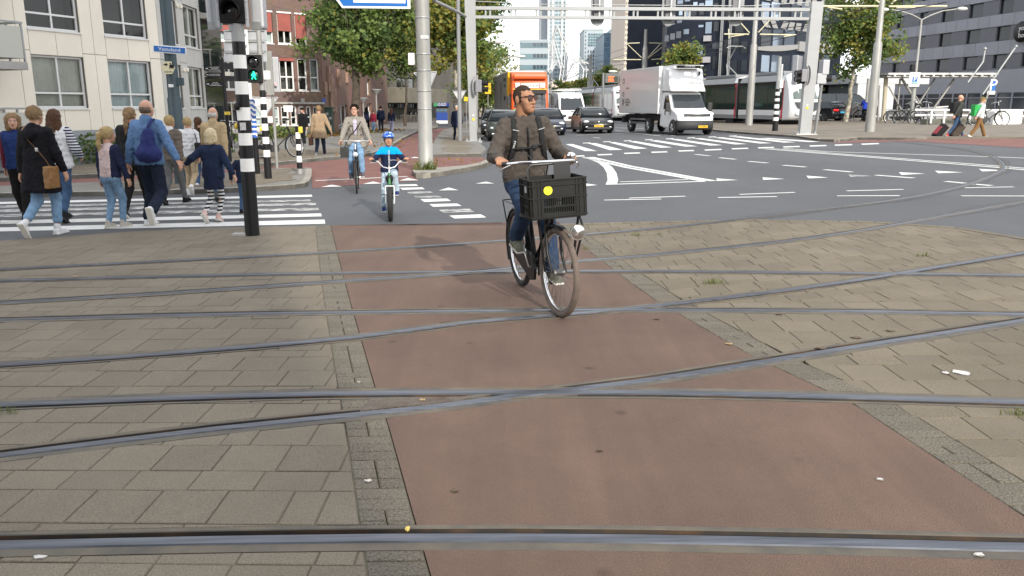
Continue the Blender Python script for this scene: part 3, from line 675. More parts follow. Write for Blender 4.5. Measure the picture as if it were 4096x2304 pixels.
# ---- brown brick building beyond it
Fk=pix_fac(290,50,1450)
brk=thing('brick_building','brown brick building with white windows and red roller blinds behind the crossing','building')
zq=lambda x,y:fz(Fk,2,x,y)
hw=[]
def rect(x0,y0,x1,y1):a=zq(x0,y1);b=zq(x1,y1);t=zq((x0+x1)/2,y0);return(a[0],b[0],(a[1]+b[1])/2,t[1])
up=[rect(705,120,825,435),rect(868,130,1012,445),rect(1045,148,1160,455),rect(1215,165,1320,462)]
w0=up[1][1]-up[1][0]
zu0,zu1=up[1][2],up[1][3]
mid=[rect(893,580,1040,912),rect(1075,605,1170,917),rect(1198,612,1288,922)];zm0,zm1=mid[0][2],mid[0][3]
low=[rect(x0,1068,x1,1262)for x0,x1 in((815,890),(905,985),(1000,1065),(1083,1140),(1160,1212),(1230,1275))];zl0,zl1=low[1][2],low[1][3]
sR=zq(1330,1100)[0];sLk=zq(140,1100)[0]
up=[(a,b,zu0,zu1)for a,b,c,d in up if b<sR];mid=[(a,b,zm0,zm1)for a,b,c,d in mid];low=[(a,b,zl0,zl1)for a,b,c,d in low]
s=up[0][0]-2.6
while s>sLk+.6:up.append((s,s+w0,zu0,zu1));mid.append((s,s+w0,zm0,zm1));s-=2.6
mid.append((up[0][0],up[0][1],zm0,zm1))
s=low[0][0]-1.9
while s>sLk+.6:low.append((s,s+1.3,zl0,zl1));s-=1.9
HS=zu0-zm0
top3=[(a,b,zu0+HS,zu1+HS)for a,b,c,d in up]
holes=up+mid+low+top3;ktop=zu1+HS+1.2
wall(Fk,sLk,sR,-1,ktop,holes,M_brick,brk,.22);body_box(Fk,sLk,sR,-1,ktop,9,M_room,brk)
M_blind=mat('red_blind',(.30,.085,.068),.8,var=.15,scale=2)
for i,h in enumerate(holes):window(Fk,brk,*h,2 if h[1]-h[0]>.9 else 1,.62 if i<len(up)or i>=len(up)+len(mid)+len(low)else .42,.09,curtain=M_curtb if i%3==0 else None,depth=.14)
for i,h in enumerate(up):
 t=MB();lowz=h[2]+(h[3]-h[2])*(.36,.42,.2,.3,.3,.3)[min(i,5)]
 Fk.box(t,h[0]+.05,h[1]-.05,lowz,h[3]-.03,-.03,-.01);t.build('sun_blind',M_blind,brk)
 t=MB();Fk.box(t,h[0],h[1],h[3]-.03,h[3]+.06,-.05,.04);t.build('blind_rail',M_white,brk)
t=MB();Fk.box(t,mid[0][0],mid[0][1],mid[0][3]-.2,mid[0][3]-.02,-.04,.0);t.build('sun_blind',M_blind,brk)
t=MB();Fk.box(t,sLk,sR,zl1+.12,zl1+.24,.0,.09);t.build('stone_band',M_conc,brk)
t=MB();Fk.box(t,sLk,sR,-.9,zl0-.12,.0,.06);t.build('brick_base',M_brick,brk)
for(x,y)in((1113,1015),(1325,1015)):
 t=MB();a=zq(x,y);Fk.box(t,a[0]-.12,a[0]+.12,a[1]-.15,a[1]+.15,.002,.03);t.build('wall_sign',mat('sign_blue_small',(.05,.1,.35),.5)if x>1200 else M_conc,brk)
# its second face turning into the side street
pB=Fk.P(sR,0);Fc=Fac(pB[:2],(Vector((at(388,106,88).x,88))-Vector(pB[:2])));Lc=(Vector((at(388,106,88).x,88))-Vector(pB[:2])).length
cz=lambda x,y:fz(Fc,2,x,y)
hc=[]
for x0,y0,x1,y1 in((1490,1055,1565,1252),(1745,1040,1800,1230)):
 a,b=cz(x0,y1),cz(x1,y0);hc.append((a[0],b[0],.1,b[1]))
for x0,y0,x1,y1 in((1765,800,1790,960),):a,b=cz(x0,y1),cz(x1,y0);hc.append((a[0],b[0],a[1],b[1]))
wall(Fc,0,Lc,-1,ktop+2,hc,M_brick2,brk,.3,name='side_wall')
body_box(Fc,.3,Lc,-1,ktop+2,9,M_room,brk,'rear_wall',.8)
for h in hc:window(Fc,brk,*h,2,.0,.09,depth=.22,pane=M_pane,room=False,sill=False)
for x,ys in((1362,(720,790,850)),(1385,(800,880,950,1030)),(1402,(840,905,975,1050)),(1425,(940,1000,1060)),(1465,(750,800)),(1330,(880,)),(1550,(770,))):
 for y in ys:
  a=cz(x,y);t=MB();Fc.box(t,a[0]-.25,a[0]+.25,a[1]-.45,a[1]+.35,.0,.16,0,.02);t.build('stone_step',mat('stone_block',(.30,.19,.14),.9,var=.2),brk)
# ---- dark concrete building with an overhanging box
drk=thing('concrete_building','dark concrete building with overhanging box behind the trees','building')
q0=at(384,106,90);q1=at(470,106,120);Fd=Fac(q0[:2],(q1-q0)[:2]);Ld=(q1-q0).length
dz=lambda x,y:fz(Fd,2,x,y)
M_dconc=mat('dark_concrete',(.105,.098,.085),.85,var=.2,scale=.7);M_lconc=mat('box_concrete',(.17,.155,.125),.85,var=.2,scale=.7)
hd=[]
for x0,y0,x1,y1 in((1905,690,1945,1030),(1960,790,2000,890),(2060,790,2250,890),(1960,1040,2060,1090),(2075,1040,2160,1095),(2180,1040,2265,1095)):a,b=dz(x0,y1),dz(x1,y0);hd.append((a[0],b[0],a[1],b[1]))
wall(Fd,0,Ld,-1,16,hd,M_dconc,drk,.3);body_box(Fd,0,Ld,-1,16,12,M_room,drk,'rear_wall',.8)
for h in hd:window(Fd,drk,*h,3,0,.1,mf=M_dconc,pane=M_pane,depth=.2,room=False,sill=False)
a,b=dz(1950,1035),dz(2400,905);t=MB();Fd.box(t,a[0],b[0],a[1],b[1],.0,2.2,0,.05);t.build('overhanging_box',M_lconc,drk)
# ---- the health office kiosk with its blue sign
Yk=88;p0=at(*Z(3,500,1070),Yk);p1=at(*Z(3,655,1035),Yk)
kio=thing('kiosk','kiosk under a blue and green letter sign beside the big tram pole','kiosk')
Fg=Fac((p0.x,Yk),(1,.0));wk=p1.x-p0.x;gx=gz(p0.x)
M_bsign=mat('sign_blue',(.012,.035,.20),.4);M_gsign=mat('sign_green',(.05,.24,.10),.4)
t=MB();Fg.box(t,0,wk*.27,p0.z,p1.z,-.2,.12,0,.01);t.build('sign_end',M_gsign,kio)
t=MB();Fg.box(t,wk*.27+.005,wk,p0.z,p1.z,-.2,.12,0,.01);t.build('sign_board',M_bsign,kio)
text('lettering','GGD',.42,M_white,kio,face_M(Fg.P(wk*.55,(p0.z+p1.z)/2,.13),Fg.d),.005)
t=MB();Fg.box(t,.2,wk-.1,gx-.2,p0.z,-2.4,-.25);t.build('kiosk_body',M_dconc,kio)
for i in range(3):
 t=MB();Fg.box(t,.3+i*(wk-.5)/3,.2+(i+1)*(wk-.5)/3,gx+1.3,p0.z-.3,-.24,-.2);t.build('pane',mat('kiosk_glass',(.10,.20,.30),.08),kio)
t=MB();Fg.box(t,.25,wk-.2,gx+.35,gx+1.2,-.24,-.16);t.build('counter_panel',mat('kiosk_blue',(.02,.06,.28),.4),kio)
t=MB();Fg.box(t,.25,wk-.2,gx-.2,gx+.34,-.24,-.14);t.build('plinth',M_white,kio)

# ---- far blocks: floor bands and windows are pieces
def block(name,label,u0,u1,vt,Y,depth,m,cat='building',vb=106,skew=0.,side_m=None):
 a=at(u0,vt,Y);b=at(u1,vt,Y+skew);t=thing(name,label,cat);f=Fac(a[:2],(b-a)[:2]);L=(Vector(b[:2])-Vector(a[:2])).length;h=a.z
 mb=MB();q=[f.P(0,0),f.P(L,0),f.P(L,0,-depth),f.P(0,0,-depth)];mb.prism([(p.x,p.y,-1)for p in q],(0,0,0),(0,0,h+1));mb.build('wall',m,t)
 mb=MB();f.box(mb,-.15,L+.15,h,h+.5,-depth,.15);mb.build('roof_edge',side_m or m,t)
 return t,f,L,h
M_tglass=vary(mat('tower_glass',(.10,.17,.20),.12,spec=.9),.25);M_tband=mat('tower_band',(.33,.38,.41),.5);M_tdark=vary(mat('tower_window',(.05,.07,.09),.08,spec=.8),.4)
def bands(t,f,L,z0,z1,n,mg,frac=.45,name='window_band',out=.06,s0=0.,s1=None,split=1):
 s1=L if s1 is None else s1;H=(z1-z0)/n
 for i in range(n):
  for k in range(split):
   a=s0+(s1-s0)*k/split;b=s0+(s1-s0)*(k+1)/split-(.3 if split>1 else 0)
   mb=MB();f.box(mb,a,b,z0+i*H+H*(1-frac),z0+(i+1)*H,-.3,out);mb.build(name,mg,t)
def grid(t,f,L,z0,z1,nx,nz,m,fw=.5,fh=.6,s0=0.,s1=None,out=.03,name='window'):
 s1=L if s1 is None else s1;W=(s1-s0)/nx;H=(z1-z0)/nz;me=None;k=0;rest=MB()
 for j in range(nz):
  for i in range(nx):
   if k<300:
    if me is None:mb=MB();mb.box((0,0,0),(W*fw,.3,H*fh));o=mb.build(name,m,t);me=o.data
    else:o=link(name,me,t)
    o.location=f.P(s0+(i+.5)*W,z0+(j+.5)*H,out-.15);o.rotation_euler=(0,0,f.rz);k+=1
   else:f.box(rest,s0+(i+.5-fw/2)*W,s0+(i+.5+fw/2)*W,z0+(j+.5-fh/2)*H,z0+(j+.5+fh/2)*H,out-.3,out)
 if rest.f:tag(rest.build('window_field',m,t),kind='stuff')
z3=lambda x,y:Z(3,x,y)
# glass tower and its wing
t,f,L,h=block('glass_tower','tall pale glass office tower rising out of the picture top',*(z3(1655,0)[0],z3(1845,0)[0]),-60,330,30,M_tband)
bands(t,f,L,10,h,36,M_tglass,.5,split=5)
for i in range(4):
 mb=MB();s=L*(.05,.28,.78,1.0)[i];f.box(mb,s-.4,s+.4,0,h,-.2,.35);mb.build('mullion',mat('tower_mullion',(.5,.53,.55),.5),t)
t,f,L,h=block('tower_annex','narrow light grey slab against the left of the glass tower',z3(1580,0)[0],z3(1652,0)[0],-30,336,22,mat('annex_grey',(.33,.35,.38),.6))
bands(t,f,L,20,h,34,M_tband,.12,'floor_line')
t,f,L,h=block('office_wing','low wide office wing with pale glass bands left of the glass tower',z3(1372,0)[0],z3(1652,0)[0],z3(0,412)[1],322,22,M_tband)
bands(t,f,L,h-11.2*4.9,h-.6,13,M_tglass,.48,split=1);bands(t,f,L,h-11.2*4.9,h-.6,13,M_tdark,.36,'dark_pane',.1,L*.46,L*.98,4)
# white and teal block
t,f,L,h=block('white_apartment_block','white apartment block with teal glass upper floors on the skyline',z3(2015,0)[0],z3(2208,0)[0],z3(0,305)[1],300,20,M_tband)
zs=at(600,z3(0,470)[1],300).z;grid(t,f,L,zs,h-1,6,5,M_tglass,.86,.8,L*.2,L);grid(t,f,L,2,zs-1,6,14,M_tdark,.42,.62,L*.16,L);grid(t,f,L,2,h,1,19,M_tdark,.3,.5,0,L*.15)
t,f,L,h=block('blue_glass_block','blue glass office block left of the beige tower',z3(2215,0)[0],z3(2448,0)[0],z3(0,348)[1],262,25,mat('blue_frame',(.10,.16,.22),.4));grid(t,f,L,2,h-.6,13,13,vary(mat('blue_glass',(.065,.135,.21),.1,spec=.8),.25),.92,.82)
t,f,L,h=block('rooftop_storey','glazed set back storey above the blue glass block',z3(2310,0)[0],z3(2448,0)[0],z3(0,288)[1],275,20,mat('pale_glass_frame',(.42,.48,.52),.4));grid(t,f,L,h-8,h-.6,10,2,M_tglass,.88,.8)
t,f,L,h=block('beige_tower','beige stone tower with a grid of small windows behind the white truck',Z(4,522,0)[0],Z(4,640,0)[0],-70,215,30,mat('beige_stone',(.50,.43,.36),.8));grid(t,f,L,6,h,7,30,M_tdark,.42,.5)
mb=MB();f.box(mb,L+.05,L+12,-1,h,-25,.2);mb.build('side_wall',mat('beige_stone_light',(.56,.50,.42),.8),t)
mb=MB();f.box(mb,L*.86,L*.95,0,h,-.1,.4);mb.build('pilaster',mat('sand_stone',(.66,.55,.38),.8),t)
t,f,L,h=block('banded_office','grey office with white window bands behind the street trees',455,489,44,170,15,mat('office_grey',(.20,.21,.21),.7));bands(t,f,L,3,h-.5,9,M_white,.45,split=3)
t,f,L,h=block('street_house_row','terrace of pale house fronts behind the trunks at street end',424,486,84,150,12,mat('facade_tan',(.36,.31,.26),.8,var=.2,scale=.3));grid(t,f,L,1,h-1,14,4,M_tdark,.5,.6)
t,f,L,h=block('orange_pavilion','low pale stone pavilion behind the orange lorry',552,590,83,200,12,mat('pavilion_stone',(.52,.45,.38),.8));bands(t,f,L,2,h-1,3,M_tdark,.35,split=5)

# ---- dark hotel block with scattered windows
Yd=76;M_dark=mat('dark_cladding',(.014,.019,.032),.5,var=.25,scale=.8,spec=.2);M_darkg=mat('grey_cladding',(.105,.108,.115),.6,var=.15,scale=.6)
hot=thing('dark_office_block','dark blue black office block with scattered reflective windows behind the tram','building')
pa=at(Z(4,885,0)[0],106,78);pb=at(Z(4,1760,0)[0],106,74);F1=Fac(pa[:2],(pb-pa)[:2]);L1=(pb-pa).length;H1=30
mb=MB();q=[F1.P(0,0),F1.P(L1,0),F1.P(L1,0,-20),F1.P(0,0,-20)];mb.prism([(p.x,p.y,-1)for p in q],(0,0,0),(0,0,H1+1));mb.build('wall',M_dark,hot)
pl=at(Z(4,682,0)[0],106,100);F0=Fac(pl[:2],(pa-pl)[:2]);L0=(pa-pl).length-.05
mb=MB();q=[F0.P(0,0),F0.P(L0,0),F0.P(L0,0,-8),F0.P(0,0,-8)];mb.prism([(p.x,p.y,-1)for p in q],(0,0,0),(0,0,H1+1));mb.build('side_wall',M_darkg,hot)
for zz in range(1,10):t=MB();F0.box(t,0,L0,zz*3.1-.06,zz*3.1,.0,.03);t.build('panel_joint',M_black,hot)
for(x0,y0,x1,y1)in((712,270,722,370),(785,235,795,380),(712,430,720,520),(785,400,793,500),(780,560,788,660),(720,120,735,160),(800,60,812,160)):
 a,b=fz(F0,4,x0,y1),fz(F0,4,x1,y0);t=MB();F0.box(t,a[0],max(b[0],a[0]+.3),a[1],b[1],-.05,.02);t.build('slot_window',M_pane,hot)
M_refl=vary(mat('window_sky_reflect',(.30,.36,.44),.05,metal=.75),.35);M_refd=vary(mat('window_dim',(.028,.034,.044),.08,spec=.45),.4)
wins=[(890,355,940,420,1),(948,335,1000,400,1),(1008,315,1062,385,1),(1015,205,1068,235,1),(970,230,1002,250,1),(895,262,940,275,1),(1080,292,1140,345,1),(1085,110,1140,200,1),(1035,110,1075,155,1),(1150,110,1215,160,0),(1232,250,1285,275,1),
  (1300,220,1370,338,1),(1385,215,1440,315,0),(1385,30,1440,90,0),(1300,0,1380,60,1),(1020,0,1080,40,1),(1095,0,1150,15,1),(1240,110,1290,150,0),(1225,452,1280,565,1),(1290,358,1365,418,2),(1280,572,1355,632,2),(1225,660,1270,710,1),(1370,430,1440,495,0),(1560,380,1640,500,0),
  (1545,605,1625,738,0),(1370,560,1430,700,0),(1460,400,1540,560,0),(1455,620,1530,740,0),(1240,30,1290,60,1),(1180,20,1225,60,1),(1470,100,1540,200,0),(1560,100,1640,210,0),(1600,240,1690,330,0),(940,60,985,110,1),(895,120,940,180,0),(900,470,955,560,0),(1150,430,1200,500,0),(1660,420,1730,540,0),(1660,600,1730,720,0)]
for x0,y0,x1,y1,k in wins:
 a,b=fz(F1,4,x0,y1),fz(F1,4,x1,y0);t=MB();F1.box(t,a[0],b[0],a[1],b[1],-.1,.03 if k<2 else .3)
 o=t.build('window' if k<2 else 'pale_panel',(M_refd,M_refl,mat('pale_panel',(.36,.35,.37),.6))[k],hot)
 if k<2:t=MB();F1.box(t,a[0]-.05,a[0],a[1],b[1],0,.06);F1.box(t,b[0],b[0]+.05,a[1],b[1],0,.06);t.build('window_frame',M_black,o)
for x in(1445,1460,1545,1530):
 a=fz(F1,4,x,770);t=MB();F1.box(t,a[0]-.05,a[0]+.05,0,H1,.3,.4);t.build('mast_pipe',M_galv,hot)
# glazed wing with a black and white striped crown
wing=thing('glazed_wing','glazed wing with black and white striped bands above the tram front','building')
pw0=pb;pw1=at(Z(4,2620,0)[0],106,84);F2=Fac(pw0[:2],(pw1-pw0)[:2]);L2=(pw1-pw0).length
mb=MB();q=[F2.P(.02,0),F2.P(L2,0),F2.P(L2,0,-15),F2.P(.02,0,-15)];mb.prism([(p.x,p.y,-1)for p in q],(0,0,0),(0,0,31));mb.build('wall',M_dark,wing)
for y0,y1,n in((300,460,6),(560,720,7),(30,200,7)):
 for i in range(n):
  xa=1850+(2560-1850)*i/n;xb=1850+(2560-1850)*(i+1)/n;a,b=fz(F2,4,xa,y1),fz(F2,4,xb,y0);t=MB();F2.box(t,a[0]+.08,b[0]-.08,a[1],b[1],-.1,.04);t.build('window',M_refl if(i*7+n)%3 else M_refd,wing)
M_str=mat('stripe_pale',(.27,.27,.27),.6)
for i in range(9):
 a=fz(F2,4,1900+75*i,285);z0,z1=fz(F2,4,2000,285)[1],fz(F2,4,2000,205)[1];t=MB();sk=(-.9,-.6,.5,.3,.2,.4,-.5,.3,.6)[i]
 t.prism([F2.P(a[0],z0,.03),F2.P(a[0]+.85,z0,.03),F2.P(a[0]+.85+sk,z1,.03),F2.P(a[0]+sk,z1,.03)],(0,0,0),F2.n*.06);t.build('stripe',M_str,wing)
 a=fz(F2,4,1900+80*i,10);z0=fz(F2,4,2000,18)[1];t=MB();t.prism([F2.P(a[0],z0,.03),F2.P(a[0]+.8,z0,.03),F2.P(a[0]+.8+sk,z0+1.6,.03),F2.P(a[0]+sk,z0+1.6,.03)],(0,0,0),F2.n*.06);t.build('stripe',M_str,wing)
t=MB();pts=[]
for i in range(13):a=fz(F2,4,1820+38*i,505-2*i+22*math.sin(i/12*math.pi));pts.append(F2.P(a[0],a[1],.05))
for i in range(12,-1,-1):a=fz(F2,4,1820+38*i,470-2*i);pts.append(F2.P(a[0],a[1],.05))
t.prism(pts,(0,0,0),F2.n*.08);t.build('curved_band',M_str,wing)
a,b=fz(F2,4,2220,515),fz(F2,4,2620,455);t=MB();F2.box(t,a[0],b[0],a[1],b[1],0,.25);t.build('pale_panel',M_str,wing)
# ---- grey hotel on the right
Fh=Fac((85*(1030-512)/820.4,85),(.19,-1));Lh0=Fh.sz(868,106)[0]
htl=thing('grey_hotel','grey panel hotel with square dark windows at the right edge','building')
M_hgl=vary(mat('hotel_panel',(.29,.30,.345),.7,var=.06,scale=.5),.06);M_hgd=vary(mat('hotel_panel_dark',(.155,.16,.185),.7,var=.06,scale=.5),.08)
hz=lambda x,y:fz(Fh,5,x,y)
hr=[]
rowsz=[]
for yb,yt,x in((215,85,1820),(465,335,1790),(718,595,1755)):rowsz.append((hz(x,yb)[1],hz(x,yt)[1]))
rh=rowsz[1][0]-rowsz[2][0];rowsz+=[(rowsz[0][0]+rh*k,rowsz[0][1]+rh*k)for k in(1,2)]
cols=[(hz(a,640)[0],hz(b,640)[0])for a,b in((1478,1556),(1692,1815),(1960,2100),(2255,2395))]
cols.append((hz(2540,640)[0],hz(2540,640)[0]+1.6));cols.insert(0,(hz(1255,640)[0],hz(1325,640)[0]))
holes=[(a,b,z0,z1)for z0,z1 in rowsz for a,b in cols];z00=rowsz[2][0]
wall(Fh,Lh0,hz(2700,640)[0]+4,-1,rowsz[-1][1]+2,holes,M_hgd,htl,.3);body_box(Fh,Lh0,hz(2700,640)[0]+4,-1,rowsz[-1][1]+2,14,M_hgd,htl,'rear_wall',.8)
for h_ in holes:window(Fh,htl,*h_,1,0,.06,mf=M_black,pane=M_refd,depth=.25,room=False,sill=False)
zz=[(rowsz[2][1],rowsz[1][0]),(rowsz[1][1],rowsz[0][0]),(rowsz[0][1],rowsz[3][0]),(rowsz[3][1],rowsz[4][0])]
for z0,z1 in zz:
 s=Lh0;
 while s<hz(2700,640)[0]+4:
  t=MB();Fh.box(t,s+.02,s+1.68,z0+.05,z1-.05,.003,.06);t.build('panel',M_hgl,htl);s+=1.7
t=MB();Fh.box(t,Lh0,hz(2700,640)[0]+4,z00-2.6,z00-.2,.003,.08);t.build('fascia',M_hgl,htl)
# round hotel sign
a=hz(2585,320);sg=MB();c=Fh.P(a[0],a[1],.35);sg.lathe([(0,-.06),(hz(2585,215)[1]-a[1],-.06),(hz(2585,215)[1]-a[1],.06),(0,.06)],c,Fh.n,40);rs=thing('round_sign','round black hotel sign with white letters at the right edge','sign',c);o=sg.build('disc',M_black);o.parent=rs;o.matrix_parent_inverse=Matrix.Translation(-c)
text('lettering','you\nhot',.72,M_white,rs,Matrix.Translation(-c)@face_M(Fh.P(a[0]+.15,a[1],.43),Fh.d),.01)
# lower glazed front of the hotel with white posts
for i in range(18):
 s=Lh0+3+i*2.2;t=MB();Fh.box(t,s+.06,s+2.14,.4,z00-2.7,.0,.05);t.build('shop_window',M_refd,htl);t=MB();Fh.box(t,s-.06,s+.06,-.5,z00-2.6,0,.2);t.build('mullion',M_hgl,htl)
 t=MB();Fh.box(t,s+.06,s+2.14,2.55,2.65,.05,.12);t.build('transom',M_hgl,htl)
# white flat canopy building between the wing and the hotel
cpy=thing('white_entrance','white flat roofed entrance building with dark opening behind the taxi','building')
p0=at(Z(5,455,0)[0],106,82);p1=at(Z(5,905,0)[0],106,76);Fe=Fac(p0[:2],(p1-p0)[:2]);Le=(p1-p0).length;ez=lambda x,y:fz(Fe,5,x,y)
z_b,z_t=ez(650,852)[1],ez(650,765)[1]
t=MB();Fe.box(t,0,Le,z_b,z_t,-8,.4,0,.05);t.build('roof_slab',mat('entrance_white_shaded',(.46,.47,.48),.6),cpy)  # white greyed down: the tree's shade is put into the colour
t=MB();Fe.box(t,ez(600,900)[0],ez(825,900)[0],-.5,z_b,-3,-.1);t.build('wall',mat('entrance_green_grey',(.115,.125,.12),.6),cpy)
t=MB();Fe.box(t,0,ez(595,900)[0],-.5,z_b,-3,-.4);t.build('entrance_opening',M_pane,cpy)
t=MB();Fe.box(t,ez(828,900)[0],Le,-.5,z_b,-4,.2);t.build('end_wall',mat('entrance_white_shaded',(.46,.47,.48),.6),cpy)
a,b=ez(470,915),ez(540,880);t=MB();Fe.box(t,a[0],b[0],a[1],b[1],-.39,-.3);t.build('lit_sign',mat('sign_pale_yellow',(.6,.55,.3),.5),cpy)
# ---- unseen block added behind the photographer, shaped to shade the left side of the crossing
shd=thing('unseen_shade_block','tall grey office block standing behind the photographer','building')
ed=Vector((-.30,2.7))+Vector((.374,-1.0))*19.0;Fs=Fac((ed.x-24,ed.y),(1,0));
t=MB();Fs.box(t,0,24,-1,39,0,14);t.build('wall',M_conc,shd)
for k in range(10):
 for i in range(6):
  t=MB();t.box(Fs.P(2+i*3.4,3+k*3.5,-.01),(2.2,.1,1.8));t.build('window',M_pane,shd)
# ================================================================ TREES AND PLANTS
def leafmat(name,c,c2):
 m=mat(name,c,.55,col2=c2,scale=2.5,spec=.35);n=m.node_tree.nodes;l=m.node_tree.links;b=n['Principled BSDF']
 tr=n.new('ShaderNodeBsdfTranslucent');mx=n.new('ShaderNodeMixShader');mx.inputs[0].default_value=.38;o=n['Material Output']
 src=b.inputs['Base Color'].links[0].from_socket;l.new(src,tr.inputs['Color']);l.new(b.outputs[0],mx.inputs[1]);l.new(tr.outputs[0],mx.inputs[2]);l.new(mx.outputs[0],o.inputs[0]);return m
L_dk=leafmat('leaf_dark',(.060,.100,.030),(.085,.145,.042));L_md=leafmat('leaf_green',(.135,.200,.050),(.185,.255,.070));L_yl=leafmat('leaf_yellow',(.23,.235,.045),(.34,.29,.06));L_br=leafmat('leaf_brown',(.22,.12,.04),(.30,.17,.05))
M_bark=mat('bark',(.075,.060,.045),.95,var=.4,scale=6,bump=.8,bscale=14);M_plane=mat('bark_plane',(.17,.15,.115),.9,col2=(.42,.39,.31),scale=5,bump=.4,bscale=14,ramp=(.42,.58))
def leaves(pos,size,rng,flat=.5):
 """pos (n,3) -> folded leaf quads"""
 n=len(pos);a=rng.normal(size=(n,3));a[:,2]*=flat;a/=np.linalg.norm(a,axis=1)[:,None]+1e-9
 b=rng.normal(size=(n,3));b-=a*(a*b).sum(1)[:,None];b/=np.linalg.norm(b,axis=1)[:,None]+1e-9
 c=np.cross(a,b);s=size*rng.uniform(.6,1.35,n)[:,None]
 V=np.empty((n,4,3));V[:,0]=pos-a*s*.55;V[:,1]=pos+b*s*.42+c*s*.12;V[:,2]=pos+a*s*.6;V[:,3]=pos-b*s*.42+c*s*.12
 F=np.arange(n*4).reshape(n,4);return V.reshape(-1,3),F
def crown_mesh(name,pos,size,mix,rng,mats,parent,flat=.6):
 V,F=leaves(pos,size,rng,flat);mi=rng.choice(len(mats),size=len(pos),p=mix);return fast_mesh(name,V,F,mats,parent,mi)
def tree(label,base,crown_c,crown_r,n=9000,leaf=.16,mix=(.35,.45,.2),trunk_r=.2,bark=None,seed=1,nb=26,group='street trees',clump=.20,lean=0.):
 rng=np.random.default_rng(seed);t=thing('tree',label,'tree',base,0,group);base=Vector(base);cc=Vector(crown_c)-base;R_=np.array(crown_r)
 mb=MB();fork=Vector((cc.x*.55+lean,cc.y*.6,max(cc.z-R_[2]*.75,1.2)));k=7;pts=[Vector((0,0,-.2)).lerp(fork,i/k)+Vector((rng.normal()*.05,rng.normal()*.05,0))*(i>0)for i in range(k+1)]
 mb.tube(pts,[trunk_r*(1.25-.1*i if i<2 else 1.05-.06*i)for i in range(k+1)],0,10);
 tips=[]
 lead=fork.lerp(cc+Vector((0,0,R_[2]*.8)),1.);mb.tube([fork,fork.lerp(lead,.4)+Vector((rng.normal()*.2,rng.normal()*.2,0)),fork.lerp(lead,.95)],[trunk_r*.62,trunk_r*.36,.02],0,7)
 for i in range(nb):
  d=rng.normal(size=3);d/=np.linalg.norm(d);rad=rng.uniform(.35,1.0)**.6;p=np.array(cc)+d*R_*rad*rng.uniform(.82,1.06);tips.append(p)
  st=fork.lerp(lead,rng.uniform(0,.75));e=Vector(p);m_=st.lerp(e,.5)+Vector((rng.normal()*.25,rng.normal()*.25,rng.uniform(.1,.5)))
  mb.tube([st,m_,e],[trunk_r*.3,trunk_r*.16,.012],0,5)
  for q in range(2):
   e2=Vector(m_.lerp(e,.4))+Vector(rng.normal(size=3)*R_*.28);mb.tube([m_.lerp(e,.3),e2],[trunk_r*.1,.008],0,4);tips.append(np.array(e2))
 mb.build('trunk',bark or M_bark,t)
 tips=np.array(tips);w=rng.uniform(.35,1.4,len(tips));w/=w.sum();idx=rng.choice(len(tips),n,p=w);sp=rng.normal(size=(n,3))*R_*clump;sp[:,2]*=.75
 pos=tips[idx]+sp;V,F=leaves(pos,leaf,rng,.6);tm=rng.choice(3,size=len(tips),p=mix);mi=np.where(rng.random(n)<.62,tm[idx],rng.choice(3,size=n,p=mix));fast_mesh('crown',V,F,[L_dk,L_md,L_yl],t,mi);return t
def gp(u,v):p=G(u,v);return p
def tree_px(label,ub,Yb,cu,cv,ru,rv,**k):
 x=Yb*(ub-512)/820.4;s=Yb/820.4;c=Vector((Yb*(cu-512)/820.4,Yb,CAM_H+(106-cv)*s));return tree(label,(x,Yb,gz(x)),c,(ru*s,ru*s*.9,rv*s),**k)
tree_px('large green tree in front of the brick building beside the direction sign',355,45,360,20,56,60,n=18000,leaf=.20,mix=(.40,.52,.08),trunk_r=.27,seed=3,nb=60,clump=.115)
tree_px('yellowing plane tree with mottled trunk behind the grey lamp post',455,46,458,20,48,48,n=11000,leaf=.22,mix=(.12,.48,.40),trunk_r=.14,bark=M_plane,seed=5,nb=44,clump=.13)
tree_px('young dark green tree between the tree trunk and the big tram pole',405,74,408,58,26,34,n=5200,leaf=.22,mix=(.5,.42,.08),trunk_r=.13,seed=8,nb=20)
tree_px('plane tree beside the left side of the orange lorry trailer',500,92,494,78,22,34,n=5000,leaf=.26,mix=(.25,.5,.25),trunk_r=.16,bark=M_plane,seed=9,nb=22)
tree_px('farther plane tree at the left kerb of the avenue',478,70,476,62,24,36,n=5000,leaf=.22,mix=(.2,.5,.3),trunk_r=.14,bark=M_plane,seed=10,nb=22)
tree_px('tree at the far end of the avenue beyond the lorry',482,130,484,88,12,20,n=2400,leaf=.4,mix=(.35,.45,.2),trunk_r=.18,seed=11,nb=14)
tree_px('small golden green tree above the roof of the white box truck',680,66,680,66,17,19,n=5200,leaf=.2,mix=(.18,.42,.40),trunk_r=.12,seed=12,nb=22,clump=.22)
tree_px('leafy green tree behind the leaning tram pole on the right',846,62,856,28,37,46,n=11000,leaf=.22,mix=(.3,.5,.2),trunk_r=.17,bark=M_plane,seed=13,nb=44,clump=.13)
tree_px('brownish tree on the skyline behind the departure board',608,120,607,82,13,13,n=2600,leaf=.36,mix=(.35,.25,.4),trunk_r=.2,seed=14,nb=14)
tree_px('low tree on the skyline behind the white van roof',588,125,586,88,13,9,n=2200,leaf=.36,mix=(.3,.35,.35),trunk_r=.2,seed=15,nb=14)
tree_px('hazy tree behind the orange lorry cab',561,140,562,88,10,8,n=1600,leaf=.4,mix=(.2,.35,.45),trunk_r=.2,seed=16,nb=12)
